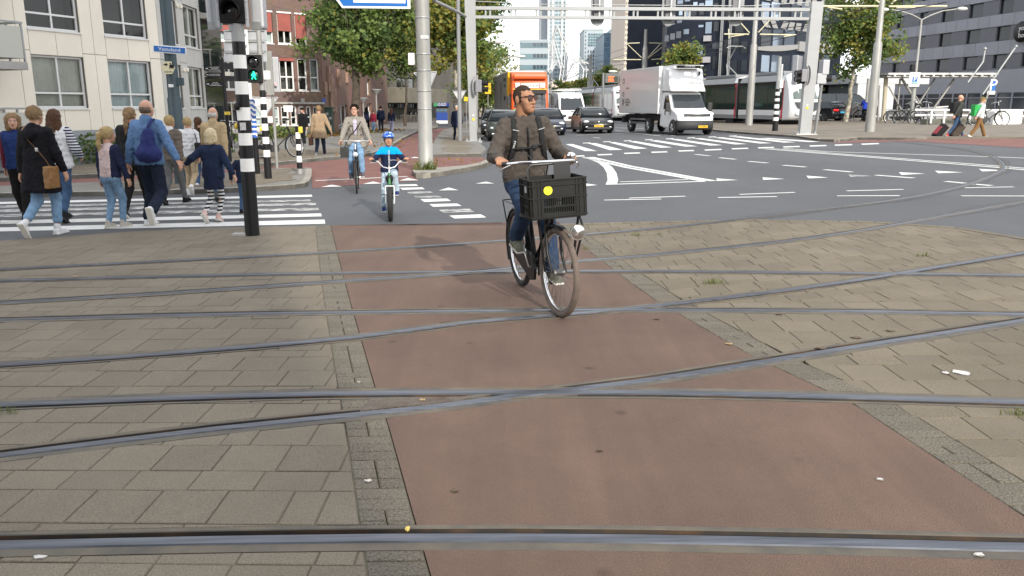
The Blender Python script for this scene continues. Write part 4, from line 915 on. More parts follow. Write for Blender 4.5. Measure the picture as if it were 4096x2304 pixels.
# hedges and planting
def hedge(name,label,pts,h,w,n,leaf,mix,seed,cat='hedge'):
 rng=np.random.default_rng(seed);P=np.array([(p.x,p.y,p.z)for p in pts]);seg=rng.integers(0,len(P)-1,n);tt=rng.random(n)[:,None];pos=P[seg]*(1-tt)+P[seg+1]*tt
 env=.6+.4*np.sin(pos[:,0]*3.1+seed)*np.cos(pos[:,0]*1.3);pos+=np.c_[rng.normal(size=n)*w*.4,rng.normal(size=n)*w*.5,rng.random(n)**.8*h*(.65+.5*env)]
 o=crown_mesh(name,pos,leaf,mix,rng,[L_dk,L_md,L_yl],None,.9);return tag(o,label,cat)
hg=lambda n,x,y:GZ(n,x,y)
hedge('hedge','scruffy green hedge along the foot of the cream apartment building',[hg(6,-200,690),hg(6,500,680),hg(6,1000,655),hg(6,1500,630),hg(6,2000,600)],.95,1.3,9000,.11,(.45,.5,.05),21)
hedge('low_shrubs','low shrubs behind the parked bicycle in front of the brick building',[hg(7,150,430),hg(7,500,400),hg(7,760,375),hg(7,900,365)],.75,1.6,5000,.13,(.35,.5,.15),22,'shrubs')
rng=np.random.default_rng(4)
def scatter(name,label,cat,P0,P1,wid,n,size,mats,mix):
 a=np.array(P0);b=np.array(P1);t_=rng.random(n)[:,None];pos=a*(1-t_)+b*t_+np.c_[rng.normal(size=n)*wid,rng.normal(size=n)*wid,rng.random(n)*.03+.13];V,F=leaves(pos,size,rng,.25);o=fast_mesh(name,V,F,mats,None,rng.choice(len(mats),size=n,p=mix));return tag(o,label,cat,kind='stuff')
scatter('fallen_leaves','drift of brown fallen leaves along the shrubs and brick building','leaves',hg(7,850,385),hg(7,1500,320),1.3,1500,.2,[L_br,L_yl],(.8,.2))
scatter('fallen_leaves','scattered dry leaves on the wide side pavement near the kerb','leaves',hg(7,1000,640),hg(7,1800,440),.8,60,.12,[L_br,L_yl],(.8,.2))
scatter('fallen_leaves','dry leaves lying on the red cycle lane by the big tram pole','leaves',hg(7,1900,700),hg(7,2500,640),.7,30,.1,[L_br,L_yl],(.8,.2))
def tuft(u,v,r,n,h,label):
 p=G(u,v);rg=np.random.default_rng(int(u*7+v));V=[];F=[]
 for i in range(n):
  a=rg.uniform(0,6.28);q=np.array(p)+np.array([rg.normal()*r,rg.normal()*r*.5,0]);hh=h*rg.uniform(.4,1.2);dx=np.array([math.cos(a),math.sin(a),0]);nn=np.array([-dx[1],dx[0],0])*h*.04
  k=len(V);V+=[q-nn,q+nn,q+dx*hh*.25+nn*.8+[0,0,hh*.6],q+dx*hh*.25-nn*.8+[0,0,hh*.6],q+dx*hh*.7+[0,0,hh*.9],q+dx*hh*.7+[0,0,hh*.9]];F+=[[k,k+1,k+2,k+3],[k+3,k+2,k+4,k+5]]
 tag(fast_mesh('weed_tuft',np.array(V),np.array(F),leafmat('weed',(.10,.14,.03),(.17,.19,.05))if 'weed' not in MATS else MATS['weed'],None),label,'weeds','weeds in the joints')
for(x,y,r,n,h,lab)in((1795,714,.07,60,.07,'largest weed tuft between the slabs right of the bicycle'),(1600,593,.05,40,.06,'small weed tuft beside the far curved rail right of the crate'),(2325,645,.05,40,.06,'weed tuft near the right edge between two curved rails'),(2568,1045,.05,50,.05,'weeds against the straight rail at the right edge'),(12,1040,.06,50,.05,'weeds against the rail at the left edge'),(1655,590,.03,25,.05,'tiny weed right of the small tuft by the far rail'),(1470,627,.03,25,.05,'tiny weed in the joint beside the front wheel')):
 tuft(*Fv(x,y),r,n,h,lab)
p=G(*Z(7,2040,730));
tuft(*Z(7,2040,745),.15,110,.4,'tall ragged weeds growing round the foot of the big tram pole')
# ================================================================ STREET FURNITURE
M_grey=mat('grey_paint',(.31,.32,.325),.45,var=.06,scale=2);M_gal2=dirty(mat('pole_galvanised',(.30,.30,.285),.55,metal=.2,var=.14,scale=3,stretch=(1,1,.3)),2.,.8,1.1,(1,1,.25))
M_bk=mat('post_black',(.010,.010,.011),.4,spec=.3);M_wt=mat('post_white',(.80,.80,.78),.4);M_yel=mat('button_yellow',(.68,.50,.05),.45)
M_teal=mat('post_teal',(.036,.062,.075),.45,var=.15,scale=4);M_alu=mat('sign_back',(.40,.41,.43),.45,metal=.3,var=.06);M_lens=mat('lens_dark',(.01,.01,.011),.12,spec=.8);M_housing=mat('signal_housing',(.012,.012,.013),.6,spec=.25)
M_sblue=mat('street_blue',(.010,.12,.42),.35);M_lamp=mat('lamp_head',(.62,.62,.60),.4);M_creamrod=mat('insulator_rod',(.55,.52,.36),.5);M_wire=mat('wire',(.02,.02,.022),.6)
def zat(v,Y,u=512):return at(u,v,Y).z
def upright(u,v):p=G(u,v);return p
def banded(p,r0,r1,zs,cols,name,label,cat,extra=None,group=None):
 """post of stacked painted bands; zs from the ground up"""
 t=thing(name,label,cat,p,0,group);H=zs[-1]
 for i,(a,b)in enumerate(zip(zs,zs[1:])):
  ra=r0+(r1-r0)*a/H;rb=r0+(r1-r0)*b/H;m={'k':M_bk,'w':M_wt,'g':M_grey,'c':M_gal2}[cols[i]]
  mb=MB();mb.lathe([(ra,a),(rb,b)],n=20);mb.build({'k':'black_band','w':'white_band','g':'grey_tube','c':'concrete_sleeve'}[cols[i]],m,t)
 return t
def hz_(p,vs,u=None):return[max(-.05,at(512,v,p.y).z-p.z)for v in vs]
# ---- big striped signal post in front
p=G(252.5,235.3);zs=[-.02]+hz_(p,[171.3,158.4,145.2,133,120.3,107.4,94.4,81.5,68.6,55.2,41.7])+[hz_(p,[22])[0],3.7]
sp1=banded(p,.098,.078,zs,'kwkwkwkwkwkgg','signal_post','stout black and white banded signal post at the near end of the zebra','signal post')
t=MB();t.lathe([(.035,-.012),(.045,0),(.035,.02),(0,.024)],(-.105,-.02,at(512,Z(2,0,1270)[1],p.y).z-p.z),(-1,-.5,0),14);t.build('push_button',M_yel,sp1)
t=MB();t.box((.01,-.098,at(512,Z(2,0,1270)[1],p.y).z-p.z),(.075,.012,.1));t.build('sticker',mat('sticker_pale',(.55,.56,.56),.6,var=.3,scale=40),sp1)
t=MB();t.lathe([(.05,0),(.05,.01),(0,.011)],(-.05,-.085,at(512,Z(2,0,1072)[1],p.y).z-p.z),(-.5,-1,0),18);t.build('sticker',M_housing,sp1)
t=MB();t.box((-.17,0,.012),(.2,.16,.03));t.build('foot_plate',M_conc,sp1)
def signal(name,label,c,n_l,lr,face,hood=.16,lit=None,backboard=None,w=None,parent=None):
 """traffic signal: housing, lenses with hoods; c = centre of the lowest lens, face = facing direction"""
 f=Vector((face[0],face[1],0)).normalized();x=Vector((-f.y,f.x,0));rot=Matrix((x,-f,Vector((0,0,1)))).transposed();st=lr*2.35;t=parent or thing(name,label,'traffic light',c);T=Matrix.Translation(Vector(c)if parent else Vector((0,0,0)))@rot.to_4x4()
 W=w or lr*2.6
 mb=MB();mb.M=T;mb.box((0,.12,st*(n_l-1)/2),(W,.2,st*n_l+.04),0,0,.02);mb.build('housing',M_housing,t)
 if backboard:mb=MB();mb.M=T;mb.box((0,.23,st*(n_l-1)/2),(W+backboard,.015,st*n_l+backboard),0,0,.006);mb.build('back_board',M_housing,t)
 for i in range(n_l):
  mb=MB();mb.M=T;mb.lathe([(lr,.02),(lr*.95,-.005),(lr*.6,-.02),(0,-.028)],(0,0,st*i),(0,1,0),24);L=mb.build('lens',lit.get(i,M_lens)if lit else M_lens,t)
  mb=MB();mb.M=T;n=18;vs=[]
  for k in range(n+1):
   a=math.pi*(-.12+1.24*k/n);vs+=[(math.cos(a)*lr*1.06,.02,st*i+math.sin(a)*lr*1.06),(math.cos(a)*lr*1.04,-hood*(.55+.45*math.sin(max(0,min(math.pi,a)))),st*i+math.sin(a)*lr*1.04)]
  mb.put(vs,[(2*k,2*k+1,2*k+3,2*k+2)for k in range(n)],0,True);mb.build('hood',M_housing,L,fix=False)
 return t
c=at(*Z(2,400,108),p.y-.12)
sg=signal('traffic_light','black traffic light head cut by the picture top on the striped signal post',c,3,.112,(.05,-1),.2,w=.34)
for sx in(-.185,.185):
 t=MB();t.box((sx,.03,.22),(.035,.06,.86),0,0,.008);t.build('mounting_bar',M_alu,sg)
 for zz in(-.1,.12,.36):t=MB();t.sphere((sx,-.004,zz),.012,n=8);t.build('bolt',M_galv,sg)
t=MB();t.box((0,.12,-.2),(.16,.12,.1),0,0,.01);t.build('bracket',M_alu,sg)
for lab,u0,u1,yy in(('grey backed signal housing right of the black traffic light',590,715,.2),('grey backed signal housing left of the black traffic light',162,235,.25)):
 a=at(*Z(2,u0,285),p.y+yy);b=at(*Z(2,u1,285),p.y+yy);o=thing('traffic_light',lab,'traffic light',a);w=b.x-a.x
 t=MB();t.box((w/2,.14,.6),(w,.28,1.2),0,.12 if u0>400 else-.12,.03);t.build('housing',M_alu,o);t=MB();t.box((w/2,.0,.03),(w*.7,.1,.1));t.build('bracket',M_galv,o)
# ---- second striped post with the pedestrian light
p2=G(268.7,183.0);vz=[Z(7,0,y)[1]for y in(572,503,440)]+[Z(2,0,y)[1]for y in(1378,1312,1245,1180,1110,1045,980,908)]
sp2=banded(p2,.088,.055,[-.02]+hz_(p2,vz)+[at(512,Z(2,0,290)[1],p2.y).z-p2.z],'kwkwkwkwkwkc','signal_post','slim black and white post carrying the green pedestrian light','signal post')
t=MB();t.sphere((-.09,-.02,at(512,Z(2,0,1300)[1],p2.y).z-p2.z),.05,sc=(.8,.8,1.2));t.build('push_button',M_yel,sp2)
t=MB();t.box((.13,0,at(512,Z(2,0,757)[1],p2.y).z-p2.z),(.14,.12,.2),0,0,.01);t.build('junction_box',M_white,sp2)
M_green=mat('green_lens',(.004,.05,.03),.3);M_gman=mat('green_man_lit',(.0,.6,.32),.5,emit=(.02,1.,.52),estr=1.6)
cg=at(*Z(2,626,757),p2.y-.2);pg=signal('pedestrian_light','pedestrian light showing a green walking figure on the slim striped post',cg,2,.125,(.1,-1),.12,lit={0:M_green},w=.34)
t=MB();t.M=Matrix.Rotation(0,4,'Z');s=.098
def fig(pts):t.prism([(x*s,-.032,z*s)for x,z in pts],(0,0,0),(0,-.006,0))
fig([(-.14,.55),(.14,.55),(.16,.82),(0,.92),(-.16,.82)]);fig([(-.22,.5),(.24,.5),(.2,-.1),(-.22,-.1)]);fig([(-.24,.48),(-.5,.1),(-.62,-.12),(-.5,-.16),(-.22,.18)]);fig([(.24,.48),(.42,.1),(.55,-.05),(.5,-.16),(.2,.12)]);fig([(-.2,-.1),(.05,-.1),(-.22,-.55),(-.35,-.95),(-.58,-.92),(-.42,-.5)]);fig([(0,-.1),(.2,-.1),(.3,-.5),(.55,-.9),(.35,-.98),(.1,-.55)])
t.build('walking_figure',M_gman,pg)
# sign boards seen from the back
pole=G(*Z(2,575,1480));pl_=Vector((at(*Z(2,562,600),22).x,22,0));pl_.z=gz(pl_.x)
sb=thing('sign_post','white post with three stacked blank grey sign backs','sign',pl_)
t=MB();t.tube([(0,0,0),(0,0,at(512,Z(2,0,300)[1],22).z-pl_.z)],.045,n=12);t.build('pole',M_white,sb)
for y0,y1 in((302,405),(415,515),(525,620)):
 a=at(*Z(2,315,y1),22);b=at(*Z(2,742,y0),22);t=MB();t.box(((a.x+b.x)/2-pl_.x,.07,(a.z+b.z)/2-pl_.z),(b.x-a.x,.02,b.z-a.z),0,0,.008);o=t.build('sign_board',M_alu,sb)
 for dx in(-.4,.4):t=MB();t.box(((a.x+b.x)/2-pl_.x,.03,(a.z+b.z)/2-pl_.z+dx*.3),(b.x-a.x-.1,.03,.03));t.build('rail',M_galv,o)
 t=MB();t.tube([(.0,-.05,(a.z+b.z)/2-pl_.z-.03),(0,-.05,(a.z+b.z)/2-pl_.z+.03)],.02,n=8);t.build('clamp',M_galv,o)
pc=Vector((at(*Z(2,785,600),23).x,23,0));pc.z=gz(pc.x);cb=thing('sign_cabinet','grey sign cabinet on a post behind the pedestrian light','sign',pc)
a,b=at(*Z(2,722,928),23),at(*Z(2,855,572),23);t=MB();t.box(((a.x+b.x)/2-pc.x,.1,(a.z+b.z)/2-pc.z),(b.x-a.x,.18,b.z-a.z),0,.15,.02);t.build('cabinet',M_alu,cb)
a,b=at(*Z(2,752,960),22.9),at(*Z(2,795,515),22.9);t=MB();t.box(((a.x+b.x)/2-pc.x,-.05,(a.z+b.z)/2-pc.z),(b.x-a.x,.08,b.z-a.z),0,0,.01);t.build('bracket',M_gal2,cb)
t=MB();t.tube([(0,.02,-.1),(0,.02,a.z-pc.z+.3)],.04,n=10);t.build('pole',M_gal2,cb)
a=at(*Z(2,832,843),22.8);t=MB();t.box((a.x-pc.x,-.1,a.z-pc.z),(.07,.01,.1));t.build('sticker',mat('sticker_red',(.5,.2,.2),.6,col2=(.6,.6,.6),scale=60),cb)
def yield_back(label,Zt,Y,post=True,mback=None):
 (n,pts)=Zt;P=[at(*Z(n,*q),Y)for q in pts];o=thing('yield_sign',label,'sign',(P[2].x,Y,gz(P[2].x)));o_l=o.location
 t=MB();t.prism([q-o_l for q in P],(0,0,0),(0,.02,0));t.build('sign_plate',mback or mat('sign_back_pale',(.48,.49,.49),.5,var=.1,scale=9),o)
 t=MB();ring=P+[P[0]]
 for a,b in zip(ring,ring[1:]):t.tube([a-o_l,b-o_l],.022,n=6)
 t.build('rim',M_alu,o)
 if post:t=MB();t.tube([(0,.06,0),(0,.06,P[0].z-o_l.z-.1)],.04,n=10);t.build('pole',M_gal2,o)
 return o
yb=yield_back('back of a triangular give way sign between the two striped posts',(2,((580,978),(866,982),(725,1188))),26.9)
a=at(*Z(2,668,1030),26.85)-yb.location
for dx,dz,w in((0,0,.5),(.95,-.2,.3),(.35,-.55,.3)):
 t=MB();t.box((a.x+dx,-.012,a.z+dz),(w,.01,.2));t.build('paper_label',M_white,yb)
yield_back('back of a give way sign half hidden by the big tram pole',(3,((300,735),(530,722),(455,900))),27,mback=M_alu)
yield_back('grey give way sign back on the post behind the grey lamp post',(3,((688,908),(828,908),(762,1030))),45)
# blue and white striped pole
pw=G(257.8,178.0);bs=thing('striped_pole','blue and white spiral striped pole with black foot on the island','pole',pw);zt=at(512,Z(2,0,1000)[1],pw.y).z-pw.z;zk=at(512,Z(2,0,1385)[1],pw.y).z-pw.z
t=MB();t.tube([(0,0,0),(0,0,zk)],.07,n=16);t.build('foot',M_bk,bs);n=16;k=40;vs=[(math.cos(2*math.pi*j/n)*.065,math.sin(2*math.pi*j/n)*.065,zk+(zt-zk)*i/k)for i in range(k+1)for j in range(n)]
t=MB()
for m_ in(0,1):t.put(vs,[(i*n+j,i*n+(j+1)%n,(i+1)*n+(j+1)%n,(i+1)*n+j)for i in range(k)for j in range(n)if((i*16//k*5+j+i)//8)%2==m_],m_,True)
t.build('striped_tube',[M_wt,mat('stripe_blue',(.03,.11,.42),.4)],bs)
# bollard with a yellow button
pbz=G(300.3,177.3);bo=banded(pbz,.072,.058,[-.02]+hz_(pbz,[Z(7,0,y)[1]for y in(690,625,562,505,445,388,325,265)]),'ckwkwkwk','bollard','short black and white banded bollard with yellow push button','bollard')
t=MB();t.box((.085,-.03,at(512,Z(7,0,300)[1],pbz.y).z-pbz.z),(.1,.1,.16),0,0,.025);t.build('push_button',M_yel,bo)
# ---- dark street name pole
pv=G(*Z(6,1835,885));vp=thing('lamp_post','dark teal lamp post carrying the blue Vasteland street sign','lamp post',pv)
t=MB();zc=at(512,Z(1,0,995)[1],pv.y).z-pv.z;t.lathe([(.15,0),(.15,zc),(.135,zc+.03),(.128,zc+.06),(.118,7)],n=24);t.build('pole',M_teal,vp)
a,b=at(*Z(1,1548,545),pv.y-.2),at(*Z(1,1868,455),pv.y-.2);o=thing('street_sign','blue street name sign reading Vasteland on the dark lamp post','sign',(a+b)/2,.04);w,h=b.x-a.x,(b.z-a.z)*.86
t=MB();t.box((0,0,0),(w,.03,h),0,0,.012);t.build('border',M_white,o);t=MB();t.box((0,-.014,0),(w-.045,.012,h-.045));t.build('panel',M_sblue,o);text('lettering','Vasteland',h*.68,M_white,o,face_M((0,-.022,.0),(1,0,0)),.003,xs=1.12)
for v_ in o.children:v_.rotation_euler=(0,.075,0)
c=at(*Z(1,1692,682),pv.y-.16);t=MB();t.lathe([(.155,-.006),(.155,.006)],(0,0,0),(0,1,0),6);hx=thing('route_sign','small yellow hexagonal walking route sign on the dark lamp post','sign',c);t.build('plate',mat('route_yellow',(.66,.61,.40),.6),hx)
t=MB();t.prism([(-.1,-.012,.07),(-.02,-.012,.1),(-.02,-.012,.08),(.0,-.012,.08),(.0,-.012,.06),(-.02,-.012,.06),(-.02,-.012,.04)],(0,0,0),(0,-.002,0));
for dx in(.06,.11):t.sphere((dx,-.012,.09),.016,n=8,sc=(1,.2,1));t.prism([(dx-.02,-.012,.07),(dx+.025,-.012,.07),(dx+.03,-.012,-.03),(dx+.005,-.012,.01),(dx-.03,-.012,-.03)],(0,0,0),(0,-.002,0))
t.build('symbol',M_black,hx);text('lettering','ROUTE',.05,M_black,hx,face_M((0,-.009,-.09),(1,0,0)),.001)
a,b=at(*Z(1,1697,878),pv.y-.17)-pv,at(*Z(1,1743,847),pv.y-.17)-pv;t=MB();t.box(((a+b)/2),(b.x-a.x,.008,b.z-a.z));t.build('sticker',M_white,vp)
a,b=at(*Z(1,1768,860),pv.y)-pv,at(*Z(1,1840,782),pv.y)-pv;t=MB();t.box(((a+b)/2),(b.x-a.x,.14,b.z-a.z),0,0,.015);t.build('loudspeaker',M_teal,vp)
# ---- finger post
Yf=26;pf=Vector((at(*Z(1,2290,1250),Yf).x,Yf,0));pf.z=gz(pf.x)+.1;fp=thing('finger_post','black finger post with white lettered walking signs','sign',pf);t=MB();t.tube([(0,0,0),(-.02,0,at(512,Z(1,0,590)[1],Yf).z-pf.z)],.055,n=12);t.build('pole',M_black,fp)
for(x0,y0,x1,y1,txt)in((2050,660,2235,720,'Museum Boijmans\nHet Nieuwe\nKunsthal Rotterdam'),(2055,726,2238,780,'Rotterdam Centraal\nHistorisch Delfshaven'),(2060,816,2245,875,'Westelijk\nHandelsterrein\nHet Nieuwe Instituut')):
 a,b=at(*Z(1,x0,y1),Yf-.08)-pf,at(*Z(1,x1,y0),Yf-.08)-pf;t=MB();hh=b.z-a.z;t.prism([(a.x+.12,a.y,a.z),(b.x,a.y,a.z),(b.x,a.y,b.z),(a.x+.12,a.y,b.z),(a.x,a.y,(a.z+b.z)/2)],(0,0,0),(0,.03,0));o=t.build('finger_board',M_black,fp)
 text('lettering',txt,hh/4.2,M_white,o,face_M(((a.x+b.x)/2+.05,a.y-.006,(a.z+b.z)/2),(1,0,0)),.002);t=MB();t.prism([(a.x+.16,a.y-.004,a.z+.06),(a.x+.05,a.y-.004,(a.z+b.z)/2),(a.x+.16,a.y-.004,b.z-.06),(a.x+.12,a.y-.004,(a.z+b.z)/2)],(0,0,0),(0,.002,0));t.build('arrow',M_white,o)
for(x0,y0,x1,y1)in((2268,632,2315,692),(2270,760,2320,815)):
 a,b=at(*Z(1,x0,y1),Yf+.1)-pf,at(*Z(1,x1,y0),Yf+.1)-pf;t=MB();t.prism([(a.x-.1,a.y,a.z),(b.x,a.y+.5,a.z),(b.x,a.y+.5,b.z),(a.x-.1,a.y,b.z)],(0,0,0),(0,.03,0));t.build('finger_board',M_black,fp)
t=MB();a=at(*Z(1,2292,1140),Yf)-pf;t.box((a.x,-.03,a.z),(.14,.14,.1),0,0,.01);t.build('tape',M_yel,fp)
# ---- big tram pole with direction sign
pt=G(*Fv(1072,432));tp=thing('tram_pole','thick galvanised tram pole with weeds at its foot left of the gantry','pole',pt)
t=MB();t.lathe([(.2,-.1),(.2,.75),(.188,.76),(.184,2.8),(.178,9)],n=28);t.build('shaft',M_gal2,tp)
for v in(Z(3,0,180)[1],Z(3,0,710)[1],Z(3,0,915)[1],Z(3,0,1095)[1],Z(3,0,545)[1]):
 z=at(512,v,pt.y).z-pt.z;t=MB();t.lathe([(.188,-.02),(.196,-.015),(.196,.015),(.188,.02)],(0,0,z),n=28);t.build('clamp_band',M_galv,tp)
a,b=at(*Z(3,250,655),pt.y)-pt,at(*Z(3,308,535),pt.y)-pt;t=MB();t.box(((a+b)/2),(b.x-a.x,.25,b.z-a.z),0,0,.02);t.build('junction_box',M_white,tp)
a=at(*Z(3,408,373),pt.y-.19)-pt;t=MB();t.box(a,(.2,.012,.07));t.build('sticker',M_white,tp)
pts=[at(*Z(3,x,y),pt.y+dy)-pt for x,y,dy in((455,-60,0),(520,15,.5),(640,70,2),(740,120,4),(820,165,7))];t=MB();t.tube(pts,.05,n=8);t.build('bracket_arm',M_gal2,tp)
a,b=at(*Z(2,1460,80),21.4),at(*Z(2,2195,0),21.4);ds=thing('direction_sign','white direction sign with blue border pointing left at the picture top','sign',(0,0,0));hh=.72;zb_=a.z;zt_=zb_+hh;xa,xb=a.x,b.x;Ys=21.4
t=MB();t.prism([(xa+.13,Ys,zb_),(xb,Ys,zb_-.02),(xb,Ys,zt_),(xa+.13,Ys,zt_),(xa-.14,Ys,(zb_+zt_)/2)],(0,0,0),(0,.05,0));t.build('edge',M_white,ds)
t=MB();t.prism([(xa+.16,Ys-.004,zb_+.05),(xb-.07,Ys-.004,zb_+.035),(xb-.07,Ys-.004,zt_-.05),(xa+.16,Ys-.004,zt_-.05),(xa-.06,Ys-.004,(zb_+zt_)/2)],(0,0,0),(0,.003,0));t.build('blue_field',M_sblue,ds)
t=MB();t.prism([(xa+.42,Ys-.008,zb_+.13),(xb-.12,Ys-.008,zb_+.11),(xb-.12,Ys-.008,zt_-.1),(xa+.42,Ys-.008,zt_-.1)],(0,0,0),(0,.003,0));t.build('white_field',M_white,ds)
text('lettering','Euromast',.3,M_black,ds,face_M(((xa+xb)/2+.05,Ys-.012,zb_+.3),(1,0,0)),.002,xs=1.15)
# ---- grey lamp post
pl2=G(*Z(3,766,1440));lp=thing('lamp_post','slim grey lamp post just left of the gantry leg','lamp post',pl2);t=MB();t.lathe([(.11,0),(.11,1.6),(.095,1.65),(.085,10)],n=16);t.build('pole',mat('lamp_grey',(.20,.205,.21),.5),lp)
# ---- signal gantry
gl=G(*Z(3,903,1440));gr=G(*Z(4,2290,1370));gy=thing('signal_gantry','grey steel signal gantry spanning the road above the vehicles','gantry');Lv=gr-gl
def leg(p,bot,top,ztop,name):
 """tapering box leg from pixel edges"""
 (xb0,xb1),(xt0,xt1)=bot,top;mb=MB();d0=.36;d1=.42
 b=[Vector((xb0,p.y-d0/2,p.z)),Vector((xb1,p.y-d0/2,p.z)),Vector((xb1,p.y+d0/2,p.z)),Vector((xb0,p.y+d0/2,p.z))];c=[Vector((xt0,p.y-d1/2,ztop)),Vector((xt1,p.y-d1/2,ztop)),Vector((xt1,p.y+d1/2,ztop)),Vector((xt0,p.y+d1/2,ztop))]
 mb.loft([b,c],smooth=False);o=mb.build('leg',M_grey,gy);mb=MB();mb.box(((xb0+xb1)/2,p.y,p.z+.06),(xb1-xb0+.5,.8,.12),0,0,.02);mb.build('foot_plate',M_galv,o)
 for sx in(-1,1):
  for sy in(-1,1):mb=MB();mb.lathe([(.03,0),(.03,.1),(0,.11)],((xb0+xb1)/2+sx*((xb1-xb0)/2+.14),p.y+sy*.3,p.z+.12),n=8);mb.build('anchor_bolt',M_galv,o)
px=lambda n,x,y,Y:at(*Z(n,x,y),Y).x
zT=at(*Z(3,870,0),gl.y).z+.05
leg(gl,(px(3,868,1420,gl.y),px(3,936,1420,gl.y)),(px(3,812,0,gl.y),px(3,920,0,gl.y)),zT,'leg');zT2=at(*Z(4,2420,20),gr.y).z
leg(gr,(px(4,2240,1350,gr.y),px(4,2350,1350,gr.y)),(px(4,2362,20,gr.y),px(4,2478,20,gr.y)),zT2,'leg')
ga=lambda x,y:None
zc1a,zc1b=at(*Z(3,930,82),gl.y).z,at(*Z(4,2360,98),gr.y).z;zc0a,zc0b=at(*Z(3,930,172),gl.y).z,at(*Z(4,2360,190),gr.y).z;xs0,xs1=px(3,915,100,gl.y),px(4,2370,100,gr.y)
def beam(za,zb,r,name):
 mb=MB();d=Vector((xs1-xs0,gr.y-gl.y,zb-za));L=d.length;d.normalize();y=Vector((0,0,1)).cross(d).normalized();z=d.cross(y);rot=Matrix((d,y,z)).transposed();mb.box(Vector((xs0,gl.y,za)).lerp(Vector((xs1,gr.y,zb)),.5),(L,.2,r),0,0,0,rot);mb.build(name,M_grey,gy)
beam(zc1a,zc1b,.15,'top_chord');beam(zc0a,zc0b,.13,'bottom_chord')
for x in[1020,1065,1270,1315,1520,1565,1765,1810,2010,2055,2250,2295,2490,2530]+[1935+q for q in(800,845,1075,1120,1340,1385,1580,1640,1800,1870,1985,2040,2200,2260)]:
 u=Z(3,x,0)[0];f=(u-Z(3,915,0)[0])/(Z(4,2370,0)[0]-Z(3,915,0)[0])
 if not 0<f<1:continue
 pa_=Vector((xs0+(xs1-xs0)*f,gl.y+(gr.y-gl.y)*f,0));z0=zc0a+(zc0b-zc0a)*f;z1=zc1a+(zc1b-zc1a)*f;mb=MB();mb.box((pa_.x,pa_.y,(z0+z1)/2),(.08,.1,z1-z0-.12));mb.build('strut',M_grey,gy)
t=MB();t.tube([(xs0,gl.y-.05,zc1a+.3),(xs0+3,gl.y,zc1a+.17),(xs1-3,gr.y,zc1b+.17),(xs1,gr.y,zc1b+.35)],.02,n=6);t.build('cable',M_galv,gy)
for i,(x0,x1,lab)in enumerate(((145,280,'leftmost oval backed signal hanging on the gantry beam'),(860,995,'middle oval backed signal hanging on the gantry beam'),(1525,1680,'rightmost oval backed signal hanging on the gantry beam'))):
 f=(Z(4,(x0+x1)/2,0)[0]-Z(3,915,0)[0])/(Z(4,2370,0)[0]-Z(3,915,0)[0]);Y=gl.y+(gr.y-gl.y)*f+.25;a=at(*Z(4,x0,262),Y);b=at(*Z(4,x1,262),Y);w=b.x-a.x;o=thing('traffic_light',lab,'traffic light',Vector(((a.x+b.x)/2,Y,a.z)));r=w/2;Hs=1.95;n=20
 ol=[(r*math.cos(math.pi+math.pi*k/n),0,r+r*math.sin(math.pi+math.pi*k/n))for k in range(n+1)]+[(r*math.cos(math.pi*k/n),0,Hs-r+r*math.sin(math.pi*k/n))for k in range(n+1)]
 t=MB();t.prism(ol,(0,0,0),(0,.03,0));t.build('back_board',mat('backboard_grey',(.24,.25,.26),.5,var=.15,scale=5),o)
 t=MB();t.box((-.02,-.07,Hs/2),(w*.52,.12,Hs*.78),0,0,.02);t.build('housing',mat('housing_grey',(.13,.13,.14),.5),o);t=MB();t.box((w*.12,-.16,Hs*.55),(.08,.06,Hs*.8));t.build('mounting_bar',M_alu,o)
def leg_signal(label,n,box,Y,visor_dx,plate=True):
 x0,y0,x1,y1=box;a,b=at(*Z(n,x0,y1),Y),at(*Z(n,x1,y0),Y);o=thing('traffic_light',label,'traffic light',Vector(((a.x+b.x)/2,Y,a.z)));w,h=b.x-a.x,b.z-a.z
 t=MB();t.box((0,0,h/2),(w*.5,.3,h*.7),0,0,.03);t.build('housing',mat('housing_grey2',(.20,.20,.22),.5),o)
 for i in(0,1):t=MB();t.lathe([(h*.13,0),(h*.15,w*.5)],(visor_dx*w*.25,-.02,h*(.33+.34*i)),(visor_dx,-.15,-.1),14,close=False);t.lathe([(h*.13,.01),(0,.02)],(visor_dx*w*.25,-.02,h*(.33+.34*i)),(visor_dx,0,0),14);t.build('hood',M_housing,o)
 if plate:
  t=MB();k=10;vs=[]
  for q in range(k+1):ang=math.pi*(q/k-.5);vs+=[(-visor_dx*(w*.28+w*.22*math.cos(ang)),-.12,h*.5+h*.55*math.sin(ang)),(-visor_dx*(w*.28+w*.22*math.cos(ang)),.12,h*.5+h*.55*math.sin(ang))]
  t.put(vs,[(2*q,2*q+2,2*q+3,2*q+1)for q in range(k)],0,True);t.build('curved_shield',M_alu,o,fix=False)
 return o
leg_signal('signal with black hoods on the right side of the left gantry leg',3,(890,775,1015,955),gl.y-.35,1)
leg_signal('signal with curved shield on the left side of the right gantry leg',4,(2225,670,2360,850),gr.y-.35,-1)
o=thing('traffic_light','tall grey signal with half round top left of the right gantry leg','traffic light',at(*Z(4,2232,850),gr.y-.2));h=at(*Z(4,2232,560),gr.y).z-at(*Z(4,2232,850),gr.y).z
t=MB();t.box((0,.1,h/2),(.3,.25,h),0,.5,.1);t.build('housing',mat('housing_grey2',(.2,.2,.22),.5),o);t=MB();t.box((-.19,0,h/2),(.08,.3,h*1.02),0,.5,.03);t.build('back_board',M_alu,o)
for i in(.12,.35):t=MB();t.lathe([(.13,0),(.14,.2)],(.1,-.05,h*i),(.8,-.5,0),14);t.build('hood',M_housing,o)
